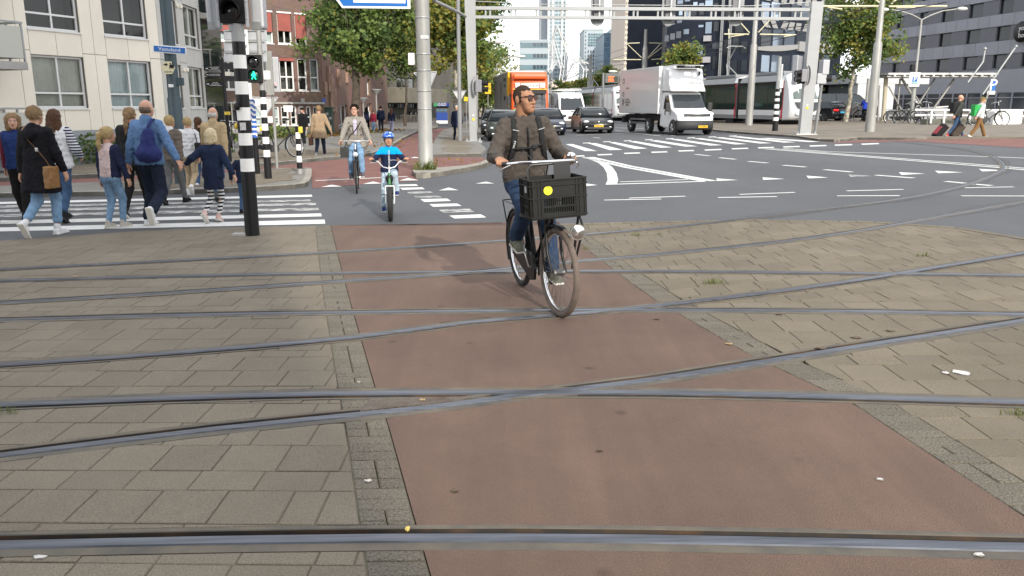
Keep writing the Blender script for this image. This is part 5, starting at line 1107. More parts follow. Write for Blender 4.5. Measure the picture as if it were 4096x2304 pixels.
for gxy,nn,x,y,lab in((gl,3,897,1160,0),(gl,3,900,1200,1),(gr,4,2325,1085,1),(gr,4,2328,1055,0)):
 a=at(*Z(nn,x,y),gxy.y-.19);t=MB();t.lathe([(.07 if lab else .04,0),(.07 if lab else .04,.01)],a,(0,-1,0),14);t.build('sticker',M_yel if lab else M_white,gy)
# small signal box on its own pole, right of the gantry leg
pq=G(*Z(5,470,1360));Yq=pq.y;a,b=at(*Z(5,480,835),Yq),at(*Z(5,570,705),Yq);o=thing('signal_box','grey signal boxes on a thin pole right of the right gantry leg','traffic light',pq);t=MB();t.tube([(0,0,0),(a.x-pq.x+.3,0,a.z-pq.z)],.075,n=10);t.build('pole',mat('lamp_grey',(.20,.205,.21),.5),o)
t=MB();t.box((a.x-pq.x+.35,0,a.z-pq.z+.75),((b.x-a.x)*.9,.4,.7),0,.2,.03);t.build('housing',M_alu,o);t=MB();t.box((a.x-pq.x+.2,-.05,a.z-pq.z+.2),(.5,.3,.5),0,.2,.03);t.build('housing',M_alu,o);t=MB();t.lathe([(.16,0),(.14,.3)],(a.x-pq.x+.45,0,a.z-pq.z+.2),(1,-.3,0),12);t.build('hood',M_housing,o)
# striped post at right
pr=G(*Z(4,2000,1335));vz=[Z(4,0,y)[1]for y in(1215,1180,1150,1118,1090,1050,1018,990,960,925,895)];sr=banded(pr,.16,.085,[-.02]+hz_(pr,vz)+[at(512,Z(4,0,570)[1],pr.y).z-pr.z],'kwkwkwkwkwkg','signal_post','black and white striped post in front of the tram at the right','signal post')
t=MB();z=at(512,Z(4,0,790)[1],pr.y).z-pr.z;t.box((.12,0,z),(.12,.2,1.5),0,0,.03);t.build('signal_back',M_alu,sr);t=MB();t.box((.12,-.12,z-.3),(.2,.14,.4),0,0,.02);t.build('junction_box',M_white,sr)
# ---- overhead line poles
def line_pole(label,p,prof,arms,struts):
 o=thing('tram_pole',label,'pole',p,0,'tram poles');t=MB();t.lathe(prof,n=20);t.build('shaft',M_gal2,o)
 for a,b in arms:t=MB();t.tube([a-Vector(p),b-Vector(p)],.05,n=6);t.build('insulated_arm',M_creamrod,o)
 for a,b in struts:t=MB();t.tube([a-Vector(p),b-Vector(p)],.04,n=6);t.build('stay',M_creamrod,o)
 return o
def A(n,x,y,Y):return at(*Z(n,x,y),Y)
p3=G(*Z(4,1738,1275));Y=p3.y;zs_=A(4,0,460,Y).z-p3.z;line_pole('tram pole with yellowish arms in front of the tram side',p3,[(.25,-.1),(.22,zs_),(.16,zs_+.15),(.14,13)],[(A(4,1490,343,Y),A(4,1740,345,Y)),(A(4,1850,345,Y),A(4,2215,352,Y))],[(A(4,1660,235,Y),A(4,1745,330,Y)),(A(4,2005,145,Y),A(4,1835,325,Y)),(A(4,1560,368,Y),A(4,1690,350,Y)),(A(4,2090,368,Y),A(4,2200,352,Y)),(A(4,1535,290,Y),A(4,1540,390,Y))])
p4=G(*Z(5,1020,1345));Y=p4.y;zs_=A(5,0,440,Y).z-p4.z;line_pole('thick tram pole with narrowed top near the right edge',p4,[(.24,-.1),(.2,zs_),(.14,zs_+.12),(.12,11)],[(A(5,550,62,Y),A(5,1110,62,Y)),(A(5,1215,65,Y),A(5,1800,62,Y))],[(A(5,600,72,Y),A(5,745,92,Y)),(A(5,1290,75,Y),A(5,1480,75,Y)),(A(5,1060,-20,Y),A(5,1140,40,Y)),(A(5,1320,-30,Y),A(5,1240,40,Y))])
xx=A(4,690,700,82).x;line_pole('distant tram pole rising behind the white truck box',Vector((xx,82,gz(xx))),[(.3,-.1),(.26,7),(.18,7.2),(.15,A(4,690,295,82).z-gz(xx))],[(A(4,520,436,82),A(4,640,432,82)),(A(4,735,432,82),A(4,910,437,82)),(A(4,375,600,82),A(4,655,600,82)),(A(4,760,600,82),A(4,975,582,82))],[(A(4,515,442,82),A(4,660,580,82)),(A(4,905,442,82),A(4,720,590,82)),(A(4,850,442,82),A(4,715,585,82))])
xx=A(4,140,900,105).x;line_pole('farthest tram pole left of the departure board',Vector((xx,105,gz(xx))),[(.42,-.1),(.36,4.5),(.22,4.8),(.18,A(4,140,560,105).z-gz(xx))],[(A(4,70,735,105),A(4,130,725,105)),(A(4,180,740,105),A(4,285,738,105))],[(A(4,180,720,105),A(4,275,635,105)),(A(4,215,690,105),A(4,275,640,105))])
# overhead wires
for i,(a,b,lab)in enumerate(((A(4,0,620,120),A(4,2600,215,50),'tram wire'),(A(4,0,650,120),A(4,2600,270,48),'tram wire'),(A(4,100,600,120),A(4,1790,330,p3.y),'tram wire'),(A(5,0,300,50),A(5,1800,20,40),'tram wire'),(A(5,0,250,50),A(5,1480,-30,40),'tram wire'),(A(4,270,640,120),A(4,900,440,82),'tram wire'),(A(3,1900,600,130),A(3,2700,380,90),'tram wire'),(A(3,1700,700,140),A(3,2576,500,100),'tram wire'))):
 m_=a.lerp(b,.5)-Vector((0,0,(b-a).length*.012));q1=a.lerp(b,.25)-Vector((0,0,(b-a).length*.009));q2=a.lerp(b,.75)-Vector((0,0,(b-a).length*.009));o=MB().tube([a,q1,m_,q2,b],.022,n=4).build('overhead_wire',M_wire);tag(o,'thin black overhead tram wire strung above the road on the right','wire','overhead tram wires')
# pale steel lattice work seen above the van
lat=thing('lattice_mast','tangle of pale steel lattice masts on the skyline above the van','mast',A(3,1850,900,150));lo=lat.location;rg=random.Random(5)
nodes=[A(3,x,y,150+rg.uniform(-8,8))-lo for x,y in((1745,270),(1660,500),(1700,400),(1800,420),(1850,560),(1720,620),(1650,720),(1780,700),(1890,520),(1900,640),(1830,800),(1760,830),(1960,620),(2010,700),(1930,760),(2060,640),(2000,800),(1690,820),(1620,830),(2100,720))]
ed=[(0,1),(0,2),(0,3),(0,4),(3,4),(2,5),(1,5),(5,6),(5,7),(3,7),(4,8),(8,9),(4,9),(9,10),(7,11),(8,12),(12,13),(9,14),(12,15),(13,16),(14,16),(10,14),(6,17),(11,17),(6,18),(15,19),(13,19),(4,10),(2,7),(9,12),(13,14),(0,8),(3,9),(1,6),(7,10)]
for i,j in ed:
 t=MB();t.tube([nodes[i],nodes[j]],.09,n=5);d=nodes[j]-nodes[i];nn=max(2,int(d.length/1.6));pr_=Vector((0,0,.5)).cross(d.normalized())+Vector((.2,0,.3));t.tube([nodes[i]+pr_*.9,nodes[j]+pr_*.9],.06,n=4)
 for k in range(nn):a=nodes[i]+d*(k/nn);t.tube([a,nodes[i]+d*((k+1)/nn)+pr_*.9],.04,n=3)
 t.build('lattice_bar',M_lamp,lat)
# street lamps on far arms
for lab,n,pts,hd,Y in(('curved arm street lamp above the orange lorry',3,((1135,800),(1135,640),(1180,600),(1270,575),(1350,567)),(1370,568),75),('lower curved street lamp beside the departure board',4,((480,900),(480,745),(440,730),(400,722)),(372,720),85),('street lamp arm among the plane trees',3,((930,700),(940,445),(1000,438),(1080,425)),(1140,420),60)):
 P=[A(n,x,y,Y)for x,y in pts];P[0].z=gz(P[0].x);o=thing('street_lamp',lab,'street lamp',P[0]);t=MB();t.tube([q-P[0]for q in P],[.09,.07]+[.05]*(len(P)-2),n=8);t.build('pole',M_gal2,o);t=MB();t.sphere(A(n,*hd,Y)-P[0],.5,sc=(1,.4,.28));t.build('lamp_head',M_lamp,o)
# double arm lamp with parking zone sign
pd=G(*Z(5,1432,1250));Y=pd.y;o=thing('street_lamp','double armed street lamp behind the parking zone sign','street lamp',pd);t=MB();zt=A(5,1530,195,Y).z-pd.z;t.lathe([(.13,0),(.13,zt*.42),(.09,zt*.44),(.07,zt)],n=14);t.build('pole',M_gal2,o)
for pts,hd in(([(1530,200),(1440,150),(1330,115),(1230,98)],(1150,97)),([(1530,200),(1620,155),(1740,110),(1880,92)],(1940,88))):
 off=A(5,1530,195,Y).x-pd.x;t=MB();t.tube([A(5,*q,Y)-pd-Vector((off,0,0))for q in pts],.045,n=8);t.build('arm',M_gal2,o);t=MB();t.sphere(A(5,*hd,Y)-pd-Vector((off,0,0)),.36,sc=(1,.45,.34));t.build('lamp_head',M_lamp,o)
Y=pd.y-.3;a,b=A(5,1412,872,Y),A(5,1535,728,Y);zo=thing('parking_zone_sign','white parking zone sign with blue P square on the double armed lamp','sign',(a+b)/2);w,h=b.x-a.x,b.z-a.z;t=MB();t.box((0,0,0),(w,.05,h),0,0,.02);t.build('plate',M_white,zo);t=MB();t.box((.02,-.03,-.05),(w*.48,.01,h*.52));t.build('blue_field',M_sblue,zo);text('lettering','P',h*.42,M_white,zo,face_M((.02,-.04,.0),(1,0,0)),.004);text('lettering','ZONE',h*.11,M_black,zo,face_M((.02,-.03,h*.36),(1,0,0)),.003);t=MB();t.box((.02,-.038,-h*.22),(w*.4,.008,h*.12));t.build('green_strip',mat('strip_green',(.3,.5,.35),.5),zo)
a,b=A(5,1432,712,Y),A(5,1475,648,Y);t=MB();t.box((a+b)/2-pd,(b.x-a.x,.3,b.z-a.z),0,0,.02);t.build('ticket_box',M_housing,o)
Y=48.5;a,b=A(5,2228,912,Y),A(5,2298,808,Y);pb_=Vector(((a.x+b.x)/2-.5,Y,gz(a.x)));o=thing('parking_sign','blue parking sign on a thin post near the right edge','sign',pb_);t=MB();t.tube([(-.15,0,0),(.5,0,b.z-pb_.z+.2)],.05,n=8);t.build('pole',M_gal2,o);t=MB();t.box(((a+b)/2-pb_),(b.x-a.x,.05,b.z-a.z),0,0,.02);t.build('plate',M_sblue,o);text('lettering','P',.95,M_white,o,face_M((a+b)/2-pb_+Vector((0,-.04,0)),(1,0,0)),.004);a,b=A(5,2205,950,Y),A(5,2285,915,Y);t=MB();t.box(((a+b)/2-pb_),(b.x-a.x,.05,b.z-a.z));t.build('sub_plate',M_white,o)
# departure board
Y=78;a,b=A(4,292,835,Y),A(4,435,738,Y);pq=Vector((A(4,272,900,Y).x,Y,gz(A(4,272,900,Y).x)));o=thing('departure_board','grey departure board with orange text lines beside the truck','sign',pq);t=MB();t.tube([(0,0,0),(0,0,b.z-pq.z)],.12,n=10);t.build('pole',mat('lamp_grey',(.2,.2,.21),.5),o);t=MB();t.box(((a+b)/2-pq),(b.x-a.x,.3,b.z-a.z),0,0,.03);t.build('casing',mat('board_grey',(.12,.13,.13),.5),o)
M_or=mat('display_orange',(.5,.13,.04),.5,emit=(1,.25,.08),estr=.5)
for i in range(4):
 c=A(4,335+(12,0,8,5)[i]*.3,772+i*14.5,Y-.2)-pq;t=MB();t.box(c+Vector((.15,0,0)),(.62*(1,.75,.85,.95)[i],.03,.085));t.build('text_line',M_or,o);c=A(4,395,772+i*14.5,Y-.2)-pq;t=MB();t.box(c,(.5,.02,.085));t.build('text_line',mat('display_dim',(.05,.045,.03),.6),o)
# yellow road work signs
for lab,n,box,Y,txt in(('large yellow text sign right of the left gantry leg',3,(1015,945,1076,836),62,'GROTE\nLAS\nVERWIJD'),('small yellow sign left of the left gantry leg',3,(805,1018,846,975),62,'')):
 a,b=A(n,box[0],box[1],Y),A(n,box[2],box[3],Y);pq=Vector(((a.x+b.x)/2,Y,gz(a.x)));o=thing('yellow_sign',lab,'sign',pq);t=MB();t.box((a+b)/2-pq,(b.x-a.x,.04,b.z-a.z),0,0,.012);t.build('plate',mat('sign_yellow',(.72,.50,.02),.5),o);t=MB();t.tube([(0,.05,0),(0,.05,b.z-pq.z-.1)],.04,n=8);t.build('pole',M_gal2,o)
 if txt:text('lettering',txt,.13,M_black,o,face_M((a+b)/2-pq+Vector((0,-.025,.12)),(1,0,0)),.002)
# funnel lamps by the brick building
for i,(x,yt,yb)in enumerate(((1230,940,1290),(1520,975,1260),(1718,985,1215),(1850,900,1200))):
 Y=(52,62,68,66)[i];a=A(2,x,yt,Y);o=thing('path_lamp',('funnel shaped path lamp nearest the left before the brick wall','funnel shaped path lamp before the brick doorway','shorter funnel shaped path lamp right of the tree trunk','tall funnel shaped path lamp before the dark building')[i],'street lamp',Vector((a.x,Y,gz(a.x))),0,'funnel lamps');h=a.z-gz(a.x);t=MB();t.tube([(0,0,0),(0,0,h-.4)],.07,n=10);t.build('pole',M_gal2,o);t=MB();t.lathe([(.07,h-.45),(.12,h-.35),(.42,h-.05),(.45,h),(.38,h+.02),(0,h+.03)],n=18);t.build('lamp_head',mat('lamp_funnel',(.25,.26,.26),.4),o)
# green cabinet and stair railing
a,b=A(2,1308,1340,52),A(2,1408,1052,52);o=thing('utility_cabinet','tall green utility cabinet beside the person in the tan coat','cabinet',Vector(((a.x+b.x)/2,52,gz(a.x)+.1)));w,h=b.x-a.x,b.z-a.z-.1;t=MB();t.box((0,0,h/2),(w,.7,h),0,0,.03);t.build('body',mat('cabinet_green',(.025,.060,.045),.5,var=.15),o);t=MB();t.box((0,0,h+.03),(w+.12,.82,.1),0,0,.03);t.build('lid',mat('cabinet_green',(.025,.06,.045),.5),o);t=MB();t.box((0,-.36,h*.48),(w*.9,.03,h*.86),0,0,.01);d=t.build('door',mat('cabinet_green',(.025,.06,.045),.5),o);t=MB();t.box((w*.35,-.39,h*.5),(.04,.03,.2));t.build('handle',M_galv,d)
for k in range(4):t=MB();t.box((.1+(k%2)*.2,-.378,h*(.8-.16*k)),(.18,.004,.16));t.build('poster_remnant',M_conc,d)
rl=thing('ramp_railing','grey stair railing sloping up beside the tree trunk','railing',A(2,1420,1310,56));lo=rl.location
for dy in(0,45):
 t=MB();t.tube([A(2,1420,1305+dy*.3,56)-lo,A(2,1600,1195+dy,58)-lo,A(2,1640,1190+dy,58)-lo],.05,n=8);t.build('hand_rail',M_galv,rl)
for x in(1440,1500,1560,1610):t=MB();q=A(2,x,1300-(x-1420)*.55,57)-lo;t.tube([(q.x,q.y,-.1),q],.04,n=6);t.build('post',M_galv,rl)
# low fence by the scooters
fn=thing('low_fence','low dark picket fence behind the parked scooters','fence',A(2,2150,1230,88));lo=fn.location
for x in range(2100,2290,14):t=MB();a=A(2,x,1235,88)-lo;b=A(2,x,1160,88)-lo;t.tube([a,b],.045,n=5);t.build('picket',M_dconc,fn)
t=MB();t.tube([A(2,2095,1162,88)-lo,A(2,2290,1162,88)-lo],.05,n=5);t.build('top_rail',M_dconc,fn)
# ---- steel canopy and railing on the right
Yc=62;cn=thing('steel_canopy','flat steel canopy on slanted struts in front of the hotel','canopy',A(5,1190,1240,Yc));lo=cn.location
for y0,y1,m_ in((735,752,M_lamp),(758,775,M_galv)):t=MB();a,b=A(5,1120,y1,Yc)-lo,A(5,2200,y0+12,Yc)-lo;t.box((a+b)/2,(b.x-a.x,3.0 if y0<750 else 2.6,abs(A(5,0,y0,Yc).z-A(5,0,y1,Yc).z)));t.build('roof_plate',m_,cn)
for x in range(1180,2200,95):t=MB();a=A(5,x,765,Yc)-lo;t.tube([a+Vector((0,-1.6,0)),a+Vector((0,1.6,0))],.07,n=8);t.build('purlin',M_lamp,cn)
for p_,q_,r in(((1190,755),(1155,1240),.16),((1330,790),(1290,1215),.07),((1345,790),(1540,1100),.1),((1680,790),(1480,1100),.07),((1875,795),(1660,1100),.09),((1215,870),(1345,1110),.06),((1010,790),(990,1030),.1),((1120,860),(1105,1220),.07),((1550,1060),(1440,900),.05)):
 t=MB();t.tube([A(5,*p_,Yc)-lo,A(5,*q_,Yc)-lo],r,n=8);t.build('strut',M_gal2 if r<.15 else mat('column_cream',(.42,.38,.28),.6),cn)
for p_,q_,lab in(((2495,468),(2160,950),'long slanted flag mast at the right edge'),((2185,490),(2165,620),'short slanted flag mast left of the long one')):
 o=thing('flag_mast',lab,'mast',A(5,*q_,58));l2=o.location;t=MB();P=[A(5,*q_,58)-l2,A(5,*p_,58)-l2];
 if p_[0]==2185:P=[A(5,2010,830,58)-l2,A(5,2165,620,58)-l2,A(5,2185,490,58)-l2]
 t.tube(P,.065,n=8);t.build('tube',M_galv,o);t=MB();t.sphere(P[-1],.12,n=8);t.build('finial',M_galv,o)
Yr=51;rg_=thing('white_railing','white tubular railing along the pavement edge at far right','railing',A(5,1640,1240,Yr));lo=rg_.location
for y0,y1 in((1108,1112),(1160,1172)):t=MB();t.tube([A(5,1480,y0,Yr+2)-lo,A(5,2700,y1,Yr-1)-lo],.07,n=8);t.build('rail',M_white,rg_)
for x in(1640,1770,1900,2030,2150,2270,2400,2545):t=MB();t.tube([A(5,x+8,1108,Yr)-lo,A(5,x-4,1240,Yr)-lo],.07,n=8);t.build('post',M_white,rg_)
a,b=A(5,1600,1260,Yr),A(5,2750,1228,Yr);lw=MB();lw.box((a+b)/2+Vector((0,.5,-.1)),(b.x-a.x,.8,.75),0,0,.03);tag(lw.build('low_wall',mat('low_wall',(.12,.12,.10),.9,var=.3)),'low dark wall under the white railing','wall')
a,b=A(5,1205,1210,66),A(5,1810,1085,66);rp=thing('access_ramp','grey panelled access ramp rising behind the parked bicycles','ramp',(0,0,0));t=MB();t.prism([(a.x,66,a.z),(b.x,66,a.z),(b.x,66,b.z),(a.x,66,A(5,1205,1120,66).z)],(0,0,0),(0,1.2,0));t.build('ramp_panel',mat('ramp_grey',(.30,.31,.32),.6,var=.1),rp);t=MB();t.tube([(a.x,66,A(5,1205,1115,66).z),(b.x,66,b.z+.1)],.06,n=6);t.build('hand_rail',M_lamp,rp)
p0=A(5,1640,1180,Yr-1);t=MB();t.box(A(5,2365,1215,Yr-1.5),(1.7,.8,1.1),0,0,.05);tag(t.build('concrete_block',M_white),'white concrete block under the railing near the right edge','block')
# ---- litter on the paving
def litter(name,lab,x,y,w,h,m,n=9,thick=.006):
 p=G(*Fv(x,y));rg=random.Random(x);t=MB();k=n;ring=[(math.cos(6.283*i/k)*w*rg.uniform(.6,1.2),math.sin(6.283*i/k)*h*rg.uniform(.6,1.2),.006+rg.random()*thick)for i in range(k)];t.put(ring+[(0,0,thick*1.6)],[(i,(i+1)%k,k)for i in range(k)]);t.poly([(a,b,.004)for a,b,c in ring]);o=t.build(name,m);o.location=p;tag(o,lab,'litter','litter on the ground')
M_paper=mat('paper_white',(.52,.50,.47),.8,var=.1,scale=30);M_leafb=mat('leaf_dry',(.10,.07,.045),.8,var=.3,scale=30);M_leaft=mat('leaf_tan',(.36,.25,.13),.8,var=.3,scale=30)
for q in(('paper_scrap','largest white paper scrap on the right paving',2420,940,.055,.05,M_paper),('paper_scrap','small white paper scrap left of the large one',2378,940,.02,.02,M_paper),('dry_leaf','dark curled leaf on the right paving below the rail',2155,851,.045,.03,M_leafb),('dry_leaf','smaller dark leaf right of the curled leaf',2240,834,.035,.025,M_leafb),('dry_leaf','dark leaf beside the curved rail on the right paving',2062,878,.04,.02,M_leafb),('dry_leaf','tan leaf on the red path near its right border',1833,867,.025,.02,M_leaft),('dry_leaf','grey brown leaf on the red path right of the front wheel',1652,804,.025,.025,M_leafb),('paper_scrap','white scrap on the left border blocks',927,1212,.02,.012,M_paper),('paper_scrap','pale flattened paper at the bottom left corner',102,1405,.03,.015,M_paper),('paper_scrap','white scrap on the red path at lower right',2213,1208,.018,.012,M_paper),('dry_leaf','dark stain like leaf on the red path at lower centre',1145,1237,.02,.012,M_leafb),('dry_leaf','small dark leaf in the middle of the red path',1508,1136,.02,.01,M_leafb),('dry_leaf','tan leaf on the left slabs below the straight rail',1063,1008,.02,.012,M_leaft),('dry_leaf','yellow leaf in the groove of the nearest rail',1026,1333,.012,.02,mat('leaf_yellow2',(.6,.45,.12),.7)),('dry_leaf','dark leaf lying on the slabs right of the red path border',1960,792,.035,.018,M_leafb),('paper_scrap','cigarette end on the left border blocks',903,963,.012,.008,M_paper),('dry_leaf','dry leaf on the far left slabs beside the second rail',190,697,.05,.02,M_leaft),('paper_scrap','white scrap on the nearest rail at lower right',2462,1398,.022,.01,M_paper),('dry_leaf','crumpled leaf on the red lane below the cycling woman',867,457,.1,.06,M_leaft)):litter(*q)
# ================================================================ VEHICLES (local: front towards -Y, origin at the middle of the front bumper)
def paint(name,c,rough=.3):return mat(name,c,rough,coat=.25,spec=.4)
M_tyre=mat('tyre',(.018,.018,.018),.85,var=.3,scale=20);M_rim=mat('wheel_rim',(.42,.43,.44),.35,metal=.8);M_cglass=mat('car_glass',(.016,.022,.028),.04,spec=.6);M_plast=mat('black_plastic',(.022,.023,.025),.6);M_head=mat('headlamp',(.70,.72,.74),.1,spec=.9);M_headlit=mat('headlamp_lit',(.9,.9,.9),.1,emit=(1,.98,.9),estr=2.5)
M_plate=mat('number_plate',(.70,.42,.015),.5);M_red_l=mat('tail_lamp',(.45,.01,.01),.2,emit=(1,.03,.03),estr=.6);M_chrome=mat('chrome',(.7,.7,.7),.12,metal=1.)
XR=(-1,-.975,-.88,-.55,0,.55,.88,.975,1)
def extr(mb,prof,w,L,tumble=0.,belt=.9,bow=.12,bev=.05,m=0,smooth=True):
 cy=sum(p[0]for p in prof)/len(prof);cz=sum(p[1]for p in prof)/len(prof);rings=[]
 for xr in XR:
  sh=bev if abs(xr)==1 else 0;r=[]
  for y,z in prof:
   d=Vector((y-cy,z-cz));k=max(0,1-sh/max(d.length,.01));y2,z2=cy+d.x*k,cz+d.y*k
   r.append((xr*(w-max(0,z2-belt)*tumble),y2+bow*abs(xr)**3*(1-2*y2/L),z2))
  rings.append(r)
 mb.loft(rings,m,True,smooth)
def wheel(parent,x,y,r,w=.2,rim=None,name='wheel'):
 s=1 if x>0 else-1;c=(x,y,r);t=MB();t.lathe([(r*.62,-w/2),(r*.93,-w/2),(r,-w/2+.03),(r,w/2-.03),(r*.93,w/2),(r*.62,w/2)],c,(s,0,0),24,close=False);o=t.build(name,M_tyre,parent)
 t=MB();t.lathe([(r*.64,w/2-.01),(r*.6,w/2-.04),(0,w/2-.05)],c,(s,0,0),20)
 for k in range(5):
  a=2*math.pi*k/5;t.tube([(x+s*(w/2-.02),y,r),(x+s*(w/2-.015),y+math.cos(a)*r*.6,r+math.sin(a)*r*.6)],[r*.16,r*.1],0,5)
 t.build('rim',rim or M_rim,o);return o
def arch(parent,x,y,r,m=None):
 s=1 if x>0 else-1;t=MB();n=14;P=[(x+s*.004,y+math.cos(math.pi*k/n)*r*1.2,r+math.sin(math.pi*k/n)*r*1.18)for k in range(n+1)]+[(x+s*.004,y-r*1.2,r*.55),(x+s*.004,y+r*1.2,r*.55)];t.prism(P,(-s*.02,0,0),(s*.008,0,0));t.build('wheel_arch',M_plast,parent)
def plate(parent,y,z,txt,m=None,face=-1,w=.52,x=0.):
 t=MB();t.box((x,y,z),(w,.02,.12),0,0,.005);o=t.build('number_plate',m or M_plate,parent)
 if txt:text('lettering',txt,.1,M_black,o,face_M((x,y+face*.013,z),(-face,0,0)),.001)
 return o
def car(label,loc,rz,body,style='sedan',scale=1.,txt='',rear=False,rails=False,group=None,cat='car',name='car'):
 c=thing(name,label,cat,loc,rz,group,scale);W=.90
 if style=='sedan':L=4.5;low=[(.06,.22),(0,.45),(.04,.62),(.35,.74),(1.15,.90),(1.35,.94),(3.75,.98),(4.3,.98),(4.5,.85),(4.52,.5),(4.45,.25),(4.2,.18),(.4,.18)];gh=[(1.05,.90),(1.75,1.34),(2.1,1.42),(2.9,1.43),(3.3,1.36),(4.0,.97),(3.7,.9)];ax=(.85,3.6)
 elif style=='wagon':L=4.6;low=[(.06,.24),(0,.5),(.05,.70),(.3,.82),(1.2,.98),(1.4,1.0),(4.4,1.04),(4.58,.9),(4.6,.5),(4.5,.25),(4.2,.2),(.4,.2)];gh=[(1.1,.97),(1.75,1.42),(2.1,1.5),(3.6,1.5),(4.1,1.46),(4.52,1.03),(4.2,.97)];ax=(.88,3.6)
 elif style=='van':L=5.2;low=[(.05,.28),(0,.5),(.06,.85),(.3,1.02),(1.0,1.18),(5.1,1.2),(5.2,.9),(5.2,.4),(4.9,.25),(.4,.25)];gh=[(.95,1.15),(1.7,1.78),(2.1,1.9),(4.9,1.9),(5.15,1.7),(5.18,1.18)];ax=(.95,4.1);W=.95
 t=MB();extr(t,low,W,L,.12,.6,.16,.06);t.build('body',body,c);t=MB();extr(t,gh,W-.05,L,.42,.95,.12,.02);t.build('windows',M_cglass,c)
 rf=[p for p in gh if p[1]>gh[2][1]-.1];t=MB();y0,y1=gh[1][0]+.12,[p for p in gh if p[1]>gh[2][1]-.12][-1][0]+.1;zt=max(p[1]for p in gh);hw=W-.05-(zt-.95)*.42
 t.loft([[(xr*hw*1.01,yy+.06*abs(xr)**3*(1 if yy<2.4 else-1),zt+dz-.03*abs(xr)**2+.015)for xr in(-1,-.8,-.4,0,.4,.8,1)]for yy,dz in((y0-.08,-.07),(y0+.12,-.005),((y0+y1)/2,.005),(y1-.2,-.01),(y1,-.06))],cap=False,closed=False);o=t.build('roof',body,c,fix=False)
 for s in(-1,1):
  t=MB();f=lambda y,z:(s*(W-.04-max(0,z-.95)*.42),y,z);t.tube([f(gh[0][0]+.02,gh[0][1]),f(*gh[1]),f(*gh[2])],.035,n=6);ym=(gh[2][0]+gh[3][0])/2+.1;t.tube([f(ym,.95),f(ym,zt-.03)],.035,n=6);t.tube([f(gh[-3][0]-.1,zt-.05),f(gh[-2][0]-.1,gh[-2][1])],.05,n=6);t.build('pillar',body,c)
  t=MB();t.sphere((s*(W+.06),gh[0][0]+.42,1.02),.12,n=10,sc=(.8,.6,.6));t.build('wing_mirror',body,c)
  for y in ax:arch(c,s*(W-.005),y,.31);wheel(c,s*(W-.12),y,.32,.21)
  if not rear:t=MB();t.sphere((s*(W-.24),.18+.05,.64),.17,n=12,sc=(1.05,.8,.48));t.build('headlight',M_head,c);t=MB();t.sphere((s*(W-.25),.08,.36),.08,n=8,sc=(1,.6,.6));t.build('fog_lamp',M_head,c)
  else:t=MB();t.box((s*(W-.2),L+.0,.88),(.36,.14,.14),0,-s*.25,.03);t.build('tail_light',M_red_l,c)
 t=MB();t.box((0,-.005,.30),(1.3,.1,.14),0,0,.03);t.build('lower_grille',M_plast,c);t=MB();t.box((0,.045,.60),(.72,.08,.11),0,0,.03);g=t.build('grille',M_plast,c);t=MB();t.sphere((0,.0,.63),.06,n=10,sc=(1,.4,1.1));t.build('badge',M_chrome,g)
 for a in(-.2,.2):t=MB();t.tube([(a-.3,gh[0][0]-.02,.945),(a+.25,gh[0][0]+.05,.97)],.012,n=5);t.build('wiper',M_plast,c)
 if rear:plate(c,L+.02,.72,'',mat('plate_blue',(.05,.35,.6),.5),1);t=MB();t.box((0,L+.01,.35),(1.5,.1,.16),0,0,.03);t.build('rear_bumper',M_plast,c)
 else:plate(c,-.03,.42,txt)
 if rails:
  for s in(-1,1):t=MB();t.tube([(s*(hw-.03),y0+.1,zt),(s*(hw-.03),y0+.2,zt+.05),(s*(hw-.03),y1-.3,zt+.05),(s*(hw-.03),y1-.2,zt)],.02,n=6);t.build('roof_rail',M_galv,c)
 return c
P_blk=paint('paint_black',(.008,.009,.012));P_navy=paint('paint_navy',(.010,.016,.034));P_green=paint('paint_dark_green',(.030,.036,.034));P_wht=paint('paint_white',(.74,.75,.76),.3);P_org=paint('paint_orange',(.70,.105,.02),.35)
gx=lambda x,y:(x,y,gz(x))
pe=car('black saloon car with yellow plate in front of the white van',gx(5.15,48.4),.08,P_blk,'sedan',1.08,'58-LT-JJ')
bm=car('dark blue car half hidden behind the cyclist on the right',gx(2.15,46.6),.05,P_navy,'sedan',1.08,'')
car('dark estate car waiting behind the cyclist on the left',gx(-.28,40.2),.06,P_green,'wagon',1.0,'',rails=True)
car('farther dark car left of the estate car',gx(-.85,46.8),.05,paint('paint_dark',(.018,.02,.022)),'wagon',1.0,'')
tx=car('black estate taxi with yellow roof light seen from behind',gx(25.9-1.2,69.5),math.pi-.30-math.pi,P_blk,'wagon',1.05,'',rear=True)
tx.rotation_euler=(0,0,math.pi+.5);p_=GZ(5,735,1228);tx.location=(p_.x-2.3,p_.y+4.2,p_.z)
t=MB();t.box((0,2.2,1.6),(.6,.25,.16),0,0,.04);t.build('taxi_light',mat('taxi_yellow',(.75,.45,.03),.5),tx)
bv=car('black van parked beyond the taxi',gx(33.2,75),math.pi/2+.1,P_blk,'van',1.15,'',cat='van',name='van')
